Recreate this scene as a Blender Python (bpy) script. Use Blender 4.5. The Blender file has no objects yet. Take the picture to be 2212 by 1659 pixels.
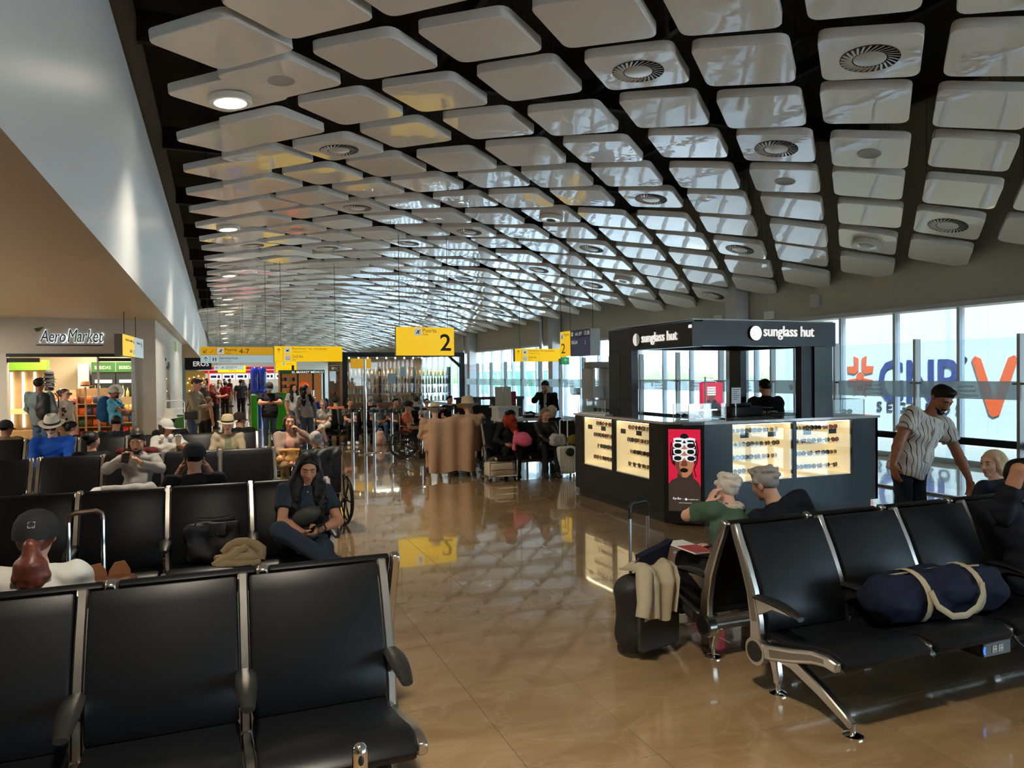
import bpy, bmesh, math, random
import numpy as np
from mathutils import Vector, Matrix, Euler
random.seed(7)
rng = np.random.default_rng(7)
PI = math.pi
SC = bpy.context.scene
COL = SC.collection

# ------------------------------------------------------------------ camera
cam_d = bpy.data.cameras.new('camera')
cam_d.sensor_width = 36.0
cam_d.lens = 36.0 * 1580.0 / 2212.0
cam_d.clip_end = 3000
cam = bpy.data.objects.new('camera', cam_d)
COL.objects.link(cam)
YAW, PITCH, ROLL, EYE = math.radians(21.9), math.radians(-0.74), math.radians(0.55), 1.78
_f = Vector((math.sin(YAW) * math.cos(PITCH), math.cos(YAW) * math.cos(PITCH), math.sin(PITCH)))
_r0 = Vector((math.cos(YAW), -math.sin(YAW), 0))
_u0 = _r0.cross(_f)
_r = _r0 * math.cos(ROLL) - _u0 * math.sin(ROLL)
_u = _r0 * math.sin(ROLL) + _u0 * math.cos(ROLL)
cam.matrix_world = Matrix(((_r.x, _u.x, -_f.x, 0), (_r.y, _u.y, -_f.y, 0), (_r.z, _u.z, -_f.z, EYE), (0, 0, 0, 1)))
SC.camera = cam

# ------------------------------------------------------------------ world, sun, exposure
world = bpy.data.worlds.new('world')
SC.world = world
world.use_nodes = True
wn, wl = world.node_tree.nodes, world.node_tree.links
wn.clear()
_out = wn.new('ShaderNodeOutputWorld')
_bg = wn.new('ShaderNodeBackground')
_tc = wn.new('ShaderNodeTexCoord')
_sx = wn.new('ShaderNodeSeparateXYZ')
_cr = wn.new('ShaderNodeValToRGB')
_cr.color_ramp.elements[0].position = 0.0
_cr.color_ramp.elements[0].color = (0.62, 0.80, 0.92, 1)
_cr.color_ramp.elements[1].position = 0.6
_cr.color_ramp.elements[1].color = (0.42, 0.62, 0.9, 1)
wl.new(_tc.outputs['Generated'], _sx.inputs[0])
wl.new(_sx.outputs['Z'], _cr.inputs[0])
wl.new(_cr.outputs[0], _bg.inputs[0])
_bg.inputs[1].default_value = 4.3
wl.new(_bg.outputs[0], _out.inputs[0])

sun_d = bpy.data.lights.new('sun', 'SUN')
sun_d.energy = 13.0
sun_d.angle = math.radians(1.0)
sun_d.color = (1.0, 0.96, 0.9)
sun = bpy.data.objects.new('sun', sun_d)
COL.objects.link(sun)
sun.rotation_euler = Vector((0.30, 0.5, -0.8)).to_track_quat('-Z', 'Y').to_euler()

SC.view_settings.view_transform = 'Standard'
SC.view_settings.look = 'None'
SC.view_settings.gamma = 1.0
SC.view_settings.use_curve_mapping = False
EXPO = 1.3
SC.view_settings.exposure = EXPO
SC.cycles.adaptive_threshold = 0.05
SC.cycles.max_bounces = 6
SC.cycles.diffuse_bounces = 4
SC.cycles.glossy_bounces = 4
SC.cycles.transparent_max_bounces = 16
SC.cycles.caustics_reflective = False
SC.cycles.caustics_refractive = False
SC.cycles.sample_clamp_indirect = 6.0

# ------------------------------------------------------------------ materials
MATS = {}
def srgb(r, g, b):
    f = lambda c: (c / 255 / 12.92) if c / 255 <= 0.04045 else ((c / 255 + 0.055) / 1.055) ** 2.4
    return (f(r), f(g), f(b))

def mat(name, col, rough=0.5, metal=0.0, spec=0.5, emit=0.0, ecol=None, coat=0.0, coat_r=0.03,
        var=0.0, vscale=4.0, bump=0.0, bscale=40.0, rnd=0.0, alpha=1.0, bdist=0.02, aniso=None, sheen=0.0):
    """procedural principled material; var = noise tint, rnd = per-object tint"""
    if name in MATS:
        return MATS[name]
    m = bpy.data.materials.new(name)
    m.use_nodes = True
    nt = m.node_tree
    b = nt.nodes['Principled BSDF']
    c = (col[0], col[1], col[2], 1)
    b.inputs['Base Color'].default_value = c
    b.inputs['Roughness'].default_value = rough
    b.inputs['Metallic'].default_value = metal
    b.inputs['Specular IOR Level'].default_value = spec
    b.inputs['Coat Weight'].default_value = coat
    b.inputs['Coat Roughness'].default_value = coat_r
    b.inputs['Sheen Weight'].default_value = sheen
    b.inputs['Alpha'].default_value = alpha
    if emit:
        b.inputs['Emission Color'].default_value = (*(ecol or col), 1)
        b.inputs['Emission Strength'].default_value = emit / 2 ** EXPO
    tc = None
    if var or bump:
        tc = nt.nodes.new('ShaderNodeTexCoord')
    src = None
    if var:
        n = nt.nodes.new('ShaderNodeTexNoise')
        n.inputs['Scale'].default_value = vscale
        n.inputs['Detail'].default_value = 5
        nt.links.new(tc.outputs['Object'], n.inputs['Vector'])
        mx = nt.nodes.new('ShaderNodeMix')
        mx.data_type = 'RGBA'
        nt.links.new(n.outputs['Fac'], mx.inputs[0])
        mx.inputs[6].default_value = tuple(max(0, x * (1 - var)) for x in col) + (1,)
        mx.inputs[7].default_value = tuple(min(1, x * (1 + var)) for x in col) + (1,)
        src = mx.outputs[2]
    if rnd:
        oi = nt.nodes.new('ShaderNodeObjectInfo')
        hs = nt.nodes.new('ShaderNodeHueSaturation')
        mr = nt.nodes.new('ShaderNodeMapRange')
        mr.inputs[3].default_value = 1 - rnd
        mr.inputs[4].default_value = 1 + rnd
        nt.links.new(oi.outputs['Random'], mr.inputs[0])
        nt.links.new(mr.outputs[0], hs.inputs['Value'])
        if src:
            nt.links.new(src, hs.inputs['Color'])
        else:
            hs.inputs['Color'].default_value = c
        src = hs.outputs[0]
    if src:
        nt.links.new(src, b.inputs['Base Color'])
    if bump:
        n2 = nt.nodes.new('ShaderNodeTexNoise')
        n2.inputs['Scale'].default_value = bscale
        n2.inputs['Detail'].default_value = 3
        nt.links.new(tc.outputs['Object'], n2.inputs['Vector'])
        bp = nt.nodes.new('ShaderNodeBump')
        bp.inputs['Strength'].default_value = bump
        bp.inputs['Distance'].default_value = bdist
        nt.links.new(n2.outputs['Fac'], bp.inputs['Height'])
        nt.links.new(bp.outputs[0], b.inputs['Normal'])
        if coat:
            nt.links.new(bp.outputs[0], b.inputs['Coat Normal'])
    MATS[name] = m
    return m

def glass_mat(name, tint=(0.9, 0.96, 0.97), refl=0.08, dif=0.0):
    """thin pane: mostly see-through, a fresnel reflection, some haze"""
    if name in MATS:
        return MATS[name]
    m = bpy.data.materials.new(name)
    m.use_nodes = True
    nt = m.node_tree
    nt.nodes.clear()
    o = nt.nodes.new('ShaderNodeOutputMaterial')
    t = nt.nodes.new('ShaderNodeBsdfTransparent')
    t.inputs[0].default_value = (*tint, 1)
    g = nt.nodes.new('ShaderNodeBsdfGlossy')
    g.inputs['Roughness'].default_value = 0.01
    geo = nt.nodes.new('ShaderNodeNewGeometry')
    dt = nt.nodes.new('ShaderNodeVectorMath')
    dt.operation = 'DOT_PRODUCT'
    nt.links.new(geo.outputs['Normal'], dt.inputs[0])
    nt.links.new(geo.outputs['Incoming'], dt.inputs[1])
    ab = nt.nodes.new('ShaderNodeMath')
    ab.operation = 'ABSOLUTE'
    nt.links.new(dt.outputs['Value'], ab.inputs[0])
    iv = nt.nodes.new('ShaderNodeMath')
    iv.operation = 'SUBTRACT'
    iv.inputs[0].default_value = 1.0
    nt.links.new(ab.outputs[0], iv.inputs[1])
    pw = nt.nodes.new('ShaderNodeMath')
    pw.operation = 'POWER'
    pw.inputs[1].default_value = 5.0
    nt.links.new(iv.outputs[0], pw.inputs[0])
    mul = nt.nodes.new('ShaderNodeMath')
    mul.operation = 'MULTIPLY_ADD'
    mul.inputs[1].default_value = 0.8
    mul.inputs[2].default_value = refl * 0.5
    nt.links.new(pw.outputs[0], mul.inputs[0])
    mx = nt.nodes.new('ShaderNodeMixShader')
    nt.links.new(mul.outputs[0], mx.inputs[0])
    nt.links.new(t.outputs[0], mx.inputs[1])
    nt.links.new(g.outputs[0], mx.inputs[2])
    last = mx
    if dif:
        d = nt.nodes.new('ShaderNodeBsdfTranslucent')
        d.inputs[0].default_value = (0.75, 0.8, 0.82, 1)
        d2 = nt.nodes.new('ShaderNodeBsdfDiffuse')
        d2.inputs[0].default_value = (0.7, 0.75, 0.77, 1)
        ad = nt.nodes.new('ShaderNodeMixShader')
        ad.inputs[0].default_value = 0.5
        nt.links.new(d.outputs[0], ad.inputs[1])
        nt.links.new(d2.outputs[0], ad.inputs[2])
        m2 = nt.nodes.new('ShaderNodeMixShader')
        m2.inputs[0].default_value = dif
        nt.links.new(mx.outputs[0], m2.inputs[1])
        nt.links.new(ad.outputs[0], m2.inputs[2])
        last = m2
    nt.links.new(last.outputs[0], o.inputs[0])
    MATS[name] = m
    return m

# ------------------------------------------------------------------ mesh builder
class MB:
    def __init__(s):
        s.v, s.f, s.m = [], [], []
    def add(s, vs, fs, mi=0, M=None):
        o = len(s.v)
        if M is not None:
            vs = [tuple(M @ Vector(v)) for v in vs]
        s.v.extend(tuple(v) for v in vs)
        for f in fs:
            s.f.append(tuple(i + o for i in f))
            s.m.append(mi)
        return s
    def box(s, x0, x1, y0, y1, z0, z1, mi=0, M=None):
        vs = [(x0, y0, z0), (x1, y0, z0), (x1, y1, z0), (x0, y1, z0), (x0, y0, z1), (x1, y0, z1), (x1, y1, z1), (x0, y1, z1)]
        fs = [(0, 3, 2, 1), (4, 5, 6, 7), (0, 1, 5, 4), (1, 2, 6, 5), (2, 3, 7, 6), (3, 0, 4, 7)]
        return s.add(vs, fs, mi, M)
    def rbox(s, x0, x1, y0, y1, z0, z1, r=0.02, seg=2, mi=0, M=None):
        bm = bmesh.new()
        bmesh.ops.create_cube(bm, size=1.0)
        for v in bm.verts:
            v.co = Vector(((x0 + x1) / 2 + v.co.x * (x1 - x0), (y0 + y1) / 2 + v.co.y * (y1 - y0), (z0 + z1) / 2 + v.co.z * (z1 - z0)))
        bmesh.ops.bevel(bm, geom=bm.edges[:], offset=r, segments=seg, profile=0.6, affect='EDGES')
        bm.verts.index_update()
        s.add([tuple(v.co) for v in bm.verts], [tuple(v.index for v in f.verts) for f in bm.faces], mi, M)
        bm.free()
        return s
    def prism(s, poly, a, b, axis='z', mi=0, M=None):
        """poly: list of 2-D points; extruded from a to b along axis"""
        n = len(poly)
        if axis == 'z':
            P = lambda p, t: (p[0], p[1], t)
        elif axis == 'x':
            P = lambda p, t: (t, p[0], p[1])
        else:
            P = lambda p, t: (p[0], t, p[1])
        vs = [P(p, a) for p in poly] + [P(p, b) for p in poly]
        area = sum(poly[i][0] * poly[(i + 1) % n][1] - poly[(i + 1) % n][0] * poly[i][1] for i in range(n))
        fs = [tuple(range(n))[::-1], tuple(range(n, 2 * n))] + [(i, (i + 1) % n, n + (i + 1) % n, n + i) for i in range(n)]
        flip = (area < 0) ^ (b < a) ^ (axis == 'y')
        if flip:
            fs = [f[::-1] for f in fs]
        return s.add(vs, fs, mi, M)
    def tube(s, pts, r, n=8, mi=0, caps=True, M=None, closed=False, flat=1.0):
        pts = [Vector(p) for p in pts]
        k = len(pts)
        rs = r if hasattr(r, '__len__') else [r] * k
        vs, fs = [], []
        up = None
        for i, p in enumerate(pts):
            if closed:
                t = pts[(i + 1) % k] - pts[i - 1]
            else:
                t = pts[min(i + 1, k - 1)] - pts[max(i - 1, 0)]
            t.normalize()
            if up is None:
                up = Vector((0, 0, 1)) if abs(t.z) < 0.9 else Vector((0, 1, 0))
            a = up - t * up.dot(t)
            if a.length < 1e-6:
                a = t.orthogonal()
            a.normalize()
            up = a
            b = t.cross(a)
            for j in range(n):
                w = 2 * PI * j / n
                vs.append(p + (a * math.cos(w) * flat + b * math.sin(w)) * rs[i])
        kk = k if closed else k - 1
        for i in range(kk):
            i2 = (i + 1) % k
            for j in range(n):
                j2 = (j + 1) % n
                fs.append((i * n + j, i * n + j2, i2 * n + j2, i2 * n + j))
        if caps and not closed:
            fs.append(tuple(range(n))[::-1])
            fs.append(tuple(range((k - 1) * n, k * n)))
        return s.add(vs, fs, mi, M)
    def cyl(s, p, q, r, n=12, mi=0, r2=None, M=None):
        return s.tube([p, q], [r, r if r2 is None else r2], n, mi, True, M)
    def lathe(s, prof, c=(0, 0, 0), n=20, mi=0, M=None, sx=1.0, sy=1.0):
        """prof: list of (radius, z)"""
        vs, fs = [], []
        k = len(prof)
        for r, z in prof:
            for j in range(n):
                w = 2 * PI * j / n
                vs.append((c[0] + r * math.cos(w) * sx, c[1] + r * math.sin(w) * sy, c[2] + z))
        for i in range(k - 1):
            for j in range(n):
                j2 = (j + 1) % n
                fs.append((i * n + j, i * n + j2, (i + 1) * n + j2, (i + 1) * n + j))
        if prof[0][0] > 1e-5:
            fs.append(tuple(range(n))[::-1])
        if prof[-1][0] > 1e-5:
            fs.append(tuple(range((k - 1) * n, k * n)))
        return s.add(vs, fs, mi, M)
    def ell(s, c, r, n=12, mi=0, M=None):
        prof = [(max(1e-6, math.sin(PI * i / (n // 2 + 2))), -math.cos(PI * i / (n // 2 + 2))) for i in range(n // 2 + 3)]
        vs, fs = [], []
        T = Matrix.Translation(Vector(c)) @ Matrix.Diagonal((r[0], r[1], r[2], 1))
        return s.lathe(prof, (0, 0, 0), n, mi, (M @ T) if M is not None else T)
    def mesh(s, name, mats, smooth=True, angle=38):
        me = bpy.data.meshes.new(name)
        me.from_pydata(s.v, [], s.f)
        for m in (mats if isinstance(mats, (list, tuple)) else [mats]):
            me.materials.append(m)
        if len(me.polygons):
            me.polygons.foreach_set('material_index', s.m)
        if smooth:
            me.polygons.foreach_set('use_smooth', [True] * len(me.polygons))
            me.set_sharp_from_angle(angle=math.radians(angle))
        me.update()
        return me
    def build(s, name, mats, parent=None, loc=(0, 0, 0), rot=(0, 0, 0), smooth=True, angle=38):
        return link(name, s.mesh(name, mats, smooth, angle), parent, loc, rot)

def link(name, me, parent=None, loc=(0, 0, 0), rot=(0, 0, 0), scale=None):
    o = bpy.data.objects.new(name, me)
    COL.objects.link(o)
    o.location = loc
    o.rotation_euler = rot
    if scale is not None:
        o.scale = scale
    if parent is not None:
        o.parent = parent
    return o

def thing(name, label, cat, loc=(0, 0, 0), rotz=0.0, group=None, rot=None):
    o = bpy.data.objects.new(name, None)
    COL.objects.link(o)
    o.empty_display_size = 0.1
    o.location = loc
    o.rotation_euler = rot if rot is not None else (0, 0, rotz)
    return tag(o, label, cat, group)

def tag(o, label, cat, group=None):
    o['label'] = label
    o['category'] = cat
    if group:
        o['group'] = group
    return o

def struct(o, label=None):
    o['kind'] = 'structure'
    if label:
        o['label'] = label
    return o

def stuff(o, label=None, cat=None):
    o['kind'] = 'stuff'
    if label:
        o['label'] = label
    if cat:
        o['category'] = cat
    return o

def text_mesh(body, size=1.0, extrude=0.002, shear=0.0, bold=0.0, width=None, height=None, align='LEFT', spacing=1.0):
    cu = bpy.data.curves.new('lettering', 'FONT')
    cu.body = body
    cu.size = size
    cu.extrude = extrude
    cu.shear = shear
    cu.offset = bold
    cu.align_x = align
    cu.space_character = spacing
    cu.resolution_u = 3
    ob = bpy.data.objects.new('lettering', cu)
    COL.objects.link(ob)
    dg = bpy.context.evaluated_depsgraph_get()
    me = bpy.data.meshes.new_from_object(ob.evaluated_get(dg))
    bpy.data.objects.remove(ob)
    bpy.data.curves.remove(cu)
    n = len(me.vertices)
    co = np.zeros(n * 3)
    me.vertices.foreach_get('co', co)
    co = co.reshape(-1, 3)
    w = np.ptp(co[:, 0]) or 1
    h = np.ptp(co[:, 1]) or 1
    sx = width / w if width else (height / h if height else 1)
    sy = height / h if height else (sx if width else 1)
    co[:, 0] *= sx
    co[:, 1] *= sy
    if align == 'LEFT':
        co[:, 0] -= co[:, 0].min()
    co[:, 1] -= co[:, 1].min() if height else 0
    me.vertices.foreach_set('co', co.ravel())
    me.update()
    return me

def text(body, m, parent, loc, rot=(PI / 2, 0, 0), name='lettering', **kw):
    """text that reads in the local XZ plane facing -Y (rot = (pi/2,0,0))"""
    me = text_mesh(body, **kw)
    me.materials.clear()
    me.materials.append(m)
    return link(name, me, parent, loc, rot)
# ================================================================== materials of the setting
M_tile = None
def floor_material():
    m = bpy.data.materials.new('polished_marble')
    m.use_nodes = True
    nt = m.node_tree
    b = nt.nodes['Principled BSDF']
    L = nt.links.new
    tc = nt.nodes.new('ShaderNodeTexCoord')
    oi = nt.nodes.new('ShaderNodeObjectInfo')
    geo = nt.nodes.new('ShaderNodeNewGeometry')
    mp = nt.nodes.new('ShaderNodeMapping')
    mp.inputs['Scale'].default_value = (0.8, 3.2, 1)
    L(geo.outputs['Position'], mp.inputs[0])
    n1 = nt.nodes.new('ShaderNodeTexNoise')
    n1.inputs['Scale'].default_value = 1.1
    n1.inputs['Detail'].default_value = 7
    n1.inputs['Roughness'].default_value = 0.62
    n1.inputs['Distortion'].default_value = 0.6
    L(mp.outputs[0], n1.inputs['Vector'])
    cr = nt.nodes.new('ShaderNodeValToRGB')
    cr.color_ramp.elements[0].position = 0.3
    cr.color_ramp.elements[0].color = (0.235, 0.150, 0.070, 1)
    cr.color_ramp.elements[1].position = 0.72
    cr.color_ramp.elements[1].color = (0.36, 0.25, 0.135, 1)
    L(n1.outputs['Fac'], cr.inputs[0])
    n2 = nt.nodes.new('ShaderNodeTexNoise')
    n2.inputs['Scale'].default_value = 1.7
    n2.inputs['Detail'].default_value = 9
    n2.inputs['Distortion'].default_value = 1.5
    L(geo.outputs['Position'], n2.inputs['Vector'])
    vr = nt.nodes.new('ShaderNodeValToRGB')
    e = vr.color_ramp.elements
    e[0].position = 0.485
    e[0].color = (0, 0, 0, 1)
    e[1].position = 0.5
    e[1].color = (1, 1, 1, 1)
    e.new(0.515).color = (0, 0, 0, 1)
    L(n2.outputs['Fac'], vr.inputs[0])
    mx = nt.nodes.new('ShaderNodeMix')
    mx.data_type = 'RGBA'
    sc = nt.nodes.new('ShaderNodeMath')
    sc.operation = 'MULTIPLY'
    sc.inputs[1].default_value = 0.14
    L(vr.outputs[0], sc.inputs[0])
    L(sc.outputs[0], mx.inputs[0])
    L(cr.outputs[0], mx.inputs[6])
    mx.inputs[7].default_value = (0.52, 0.42, 0.28, 1)
    hs = nt.nodes.new('ShaderNodeHueSaturation')
    mr = nt.nodes.new('ShaderNodeMapRange')
    mr.inputs[3].default_value = 0.93
    mr.inputs[4].default_value = 1.07
    L(oi.outputs['Random'], mr.inputs[0])
    L(mr.outputs[0], hs.inputs['Value'])
    L(mx.outputs[2], hs.inputs['Color'])
    L(hs.outputs[0], b.inputs['Base Color'])
    b.inputs['Roughness'].default_value = 0.16
    b.inputs['Specular IOR Level'].default_value = 0.55
    b.inputs['Coat Weight'].default_value = 1.0
    b.inputs['Coat Roughness'].default_value = 0.035
    n3 = nt.nodes.new('ShaderNodeTexNoise')
    n3.inputs['Scale'].default_value = 0.9
    L(geo.outputs['Position'], n3.inputs['Vector'])
    bp = nt.nodes.new('ShaderNodeBump')
    bp.inputs['Strength'].default_value = 0.05
    bp.inputs['Distance'].default_value = 0.05
    L(n3.outputs['Fac'], bp.inputs['Height'])
    L(bp.outputs[0], b.inputs['Coat Normal'])
    return m

M_floor = floor_material()
M_grout = mat('dark_grout', (0.10, 0.075, 0.05), 0.6)
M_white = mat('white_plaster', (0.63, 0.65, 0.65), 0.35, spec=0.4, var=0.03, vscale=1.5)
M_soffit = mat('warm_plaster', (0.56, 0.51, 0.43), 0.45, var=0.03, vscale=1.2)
M_wall = mat('beige_plaster', (0.52, 0.50, 0.43), 0.6, var=0.04, vscale=1.0)
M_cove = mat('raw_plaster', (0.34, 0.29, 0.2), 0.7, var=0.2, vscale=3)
M_black = mat('black_paint', (0.012, 0.012, 0.013), 0.5)
M_void = mat('dark_roof_void', (0.016, 0.015, 0.016), 0.8)
M_truss = mat('dark_steel', (0.03, 0.028, 0.028), 0.5, metal=0.3)
M_alu = mat('brushed_aluminium', (0.62, 0.62, 0.6), 0.28, metal=1.0)
M_alu2 = mat('satin_grey_metal', (0.42, 0.43, 0.43), 0.4, metal=0.7)
M_greyframe = mat('pale_grey_frame', (0.55, 0.58, 0.6), 0.45)
M_chrome = mat('chrome', (0.78, 0.78, 0.76), 0.08, metal=1.0)
M_glass = glass_mat('clear_glass', (0.93, 0.97, 0.98), 0.07)
M_frost = glass_mat('frosted_glass', (0.75, 0.82, 0.84), 0.05, dif=0.62)
M_whitemark = mat('white_print', (0.85, 0.86, 0.87), 0.5)
M_conc = mat('pale_concrete', (0.74, 0.72, 0.68), 0.8, var=0.08, vscale=0.3)

# ================================================================== floor
TX, TY = 0.61, 0.88
X0T, Y0T = 1.885, 2.9
floor = struct(MB().box(-14, 16.4, -12, 92, -0.10, -0.0012).build('floor', M_grout), 'polished beige marble tile floor of the departure hall')
tile_me = MB().rbox(0.0015, TX - 0.0015, 0.0015, TY - 0.0015, -0.02, 0.0, r=0.0008, seg=1).mesh('floor_tile', M_floor, smooth=False)
def in_view(x, y):
    dx, dy = x, y
    zc = dx * _f.x + dy * _f.y
    xc = dx * _r0.x + dy * _r0.y
    if zc < 1.4:
        return None
    u, v = xc / zc, 1.78 / zc
    if abs(u) > 0.76 or v > 0.56:
        return None
    return zc
cells = []
for i in range(-26, 25):
    for j in range(-17, 101):
        x, y = X0T + i * TX, Y0T + j * TY
        cells.append((in_view(x + TX / 2, y + TY / 2), x, y))
seen = sorted([c for c in cells if c[0]], key=lambda c: c[0])
near = seen[:290]
nearset = {(c[1], c[2]) for c in near}
for _, x, y in near:
    link('floor_tile', tile_me, floor, (x, y, 0))
mb = MB()
for _, x, y in cells:
    if (x, y) not in nearset:
        g = 0.0015
        mb.add([(x + g, y + g, 0), (x + TX - g, y + g, 0), (x + TX - g, y + TY - g, 0), (x + g, y + TY - g, 0)], [(0, 1, 2, 3)])
        for a, b in (((x + g, y + g), (x + TX - g, y + g)), ((x + TX - g, y + g), (x + TX - g, y + TY - g))):
            pass
stuff(mb.build('distant_floor_tiles', M_floor, floor, smooth=False))

# ================================================================== left side: soffit, fascia, cove
struct(MB().prism([(-1.0, 3.05), (-0.9, 5.32), (-1.05, 5.32), (-1.15, 3.06)], -12, 91, 'y').build('wall_left', M_white), 'tall pale fascia running along the hall above the shops')
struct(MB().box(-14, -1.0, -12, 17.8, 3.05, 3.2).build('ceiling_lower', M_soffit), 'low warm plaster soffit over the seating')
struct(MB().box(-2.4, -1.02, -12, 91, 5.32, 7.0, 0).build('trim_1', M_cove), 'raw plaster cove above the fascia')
MB_outer = MB().box(-14.2, -14, -12, 92, 0, 7.2)
struct(MB_outer.build('wall_outer', M_wall), 'plain side wall')
struct(MB().box(-14, 13.2, -12.2, -12, -0.1, 0.3).box(-14, 13.2, -12.2, -12, 2.97, 7.4).box(-14, 7.0, -12.2, -12, 0.3, 2.97).build('wall_back', M_wall), 'end wall behind the seating')
fill_win = struct(MB().box(7.0, 13.2, -12.15, -12.05, 0.3, 0.38).build('fill_window', M_greyframe), 'unseen end window behind the seating, added for fill daylight')  # invented glazing out of view, lets fill daylight into the hall
for k in range(4):
    MB().box(7.0 + k * 1.55, 7.06 + k * 1.55, -12.16, -12.02, 0.38, 2.97).build('mullion', M_greyframe, fill_win, smooth=False)
    MB().box(7.06 + k * 1.55, 8.55 + k * 1.55, -12.105, -12.095, 0.38, 2.97).build('pane', M_glass, fill_win, smooth=False)
struct(MB().box(-14, 13, 92, 92.2, 0, 7.4).build('wall_front', M_wall), 'far end wall')
# roof void above the panels
ceiling = struct(MB().box(-14.2, 13.6, -12.2, 92.2, 7.2, 7.4).build('ceiling', M_void), 'suspended ceiling of white parallelogram panels under a black void')
mb = MB()
for k in range(18):
    y = -4 + k * 5.2
    mb.box(-1, 13, y, y + 0.12, 6.55, 7.0)
for k in range(5):
    mb.box(0.4 + k * 2.9, 0.5 + k * 2.9, -12, 92, 6.75, 6.95)
mb.build('roof_purlins', M_truss, ceiling, smooth=False)
mb = MB()
for k in range(14):
    y = 3 + k * 4.1
    for a, b in (((1 + (k * 37 % 90) / 10, y, 6.9), (2.2 + (k * 37 % 90) / 10, y + 1.6, 6.2)), ((10 - (k * 23 % 60) / 10, y + 1, 6.5), (11 - (k * 23 % 60) / 10, y + 2.6, 6.95))):
        mb.cyl(a, b, 0.035, 6)
stuff(mb.build('roof_bracing', M_truss, ceiling))

# ceiling panels: parallelograms hung on a staggered lattice that follows a shallow vault
def panel_material():
    m = mat('gloss_white_panel', (0.82, 0.79, 0.735), 0.4, spec=0.3, coat=1.0, coat_r=0.012, bump=0.08, bscale=1.3, rnd=0.05, bdist=0.10)
    return m
M_panel = panel_material()
M_pedge = mat('panel_rim', (0.74, 0.73, 0.71), 0.45)
KS = 0.9
RV = 1 / 0.03
def lat(i, j, extra=(0, 0, 0)):
    s = 4.323 - 1.075 * i + 1.101 * j
    y = 6.571 + 0.901 * i + 0.978 * j
    th = -0.013 + 0.03 * s
    x = 3.0 + RV * (math.sin(th) - math.sin(-0.013))
    z = 5.9 + RV * (math.cos(th) - math.cos(-0.013))
    return (x * KS, y * KS, 1.78 + (z - 1.78) * KS, th)
U2, V2 = Vector((-1.075, 0.901)) * KS * 0.80, Vector((1.101, 0.978)) * KS * 0.735
def round_poly(pts, r, n=4):
    out = []
    k = len(pts)
    for i in range(k):
        p, a, b = pts[i], pts[i - 1], pts[(i + 1) % k]
        da, db = (a - p).normalized(), (b - p).normalized()
        for t in range(n + 1):
            w = t / n
            q = p + da * r * (1 - w) ** 2 + db * r * w ** 2
            out.append(q)
    return out
_c = [(-U2 - V2) / 2, (U2 - V2) / 2, (U2 + V2) / 2, (V2 - U2) / 2]
_area = sum(_c[i].x * _c[(i + 1) % 4].y - _c[(i + 1) % 4].x * _c[i].y for i in range(4))
if _area < 0:
    _c = _c[::-1]
PT = 0.115
def panel_mesh(n, hole=None):
    outer = round_poly(_c, 0.13, n)
    inner = round_poly([p * 0.985 for p in _c], 0.125, n)
    k = len(outer)
    vs = [(p.x, p.y, -PT + 0.01) for p in outer] + [(p.x, p.y, 0) for p in outer] + [(p.x, p.y, -PT) for p in inner]
    fs, mi = [], []
    fs.append(tuple(range(k, 2 * k))); mi.append(1)
    for i in range(k):
        i2 = (i + 1) % k
        fs.append((i, i2, k + i2, k + i)); mi.append(1)
        fs.append((2 * k + i, 2 * k + i2, i2, i)); mi.append(1)
    fs.append(tuple(range(2 * k, 3 * k))[::-1]); mi.append(0)
    return vs, fs, mi
def panel_data(name, n):
    vs, fs, mi = panel_mesh(n)
    me = bpy.data.meshes.new(name)
    me.from_pydata(vs, [], fs)
    me.materials.append(M_panel)
    me.materials.append(M_pedge)
    me.polygons.foreach_set('material_index', mi)
    me.polygons.foreach_set('use_smooth', [True] * len(fs))
    me.set_sharp_from_angle(angle=math.radians(32))
    return me
pan_me = panel_data('ceiling_panel', 4)
M_ventdark = mat('vent_shadow_gap', (0.006, 0.006, 0.006), 0.7)
M_ventmet = mat('vent_metal', (0.62, 0.61, 0.58), 0.35)
# swirl diffuser: ring of slots
mb = MB()
mb.lathe([(0.30, 0.0), (0.302, -0.004), (0.165, -0.004), (0.16, 0.0)], (0, 0, -PT), 36, 0)
for k in range(28):
    a = 2 * PI * k / 28
    ca, sa = math.cos(a), math.sin(a)
    Mr = Matrix.Translation((0, 0, -PT - 0.006)) @ Matrix.Rotation(a, 4, 'Z') @ Matrix.Translation((0.232, 0, 0)) @ Matrix.Rotation(0.5, 4, 'Z') @ Matrix.Rotation(0.42, 4, 'X')
    mb.box(-0.066, 0.066, -0.015, 0.013, -0.002, 0.002, 1, Mr)
mb.lathe([(1e-6, -0.012), (0.15, -0.012), (0.165, -0.006), (0.165, 0.0)][::-1], (0, 0, -PT), 28, 1)
vent_me = mb.mesh('air_vent', [M_ventdark, M_ventmet])
spk_me = MB().lathe([(0.16, 0.0), (0.158, -0.008), (0.14, -0.01), (0.13, -0.006), (1e-6, -0.006)], (0, 0, -PT), 28, 0).mesh('speaker_grille', mat('speaker_mesh', (0.4, 0.39, 0.37), 0.6))
M_lampon = mat('lit_lamp_lens', (1, 0.95, 0.82), 0.4, emit=20.0, ecol=(1.0, 0.9, 0.72))
M_lampoff = mat('unlit_lamp_lens', (0.5, 0.5, 0.47), 0.15, coat=1.0)
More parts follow.
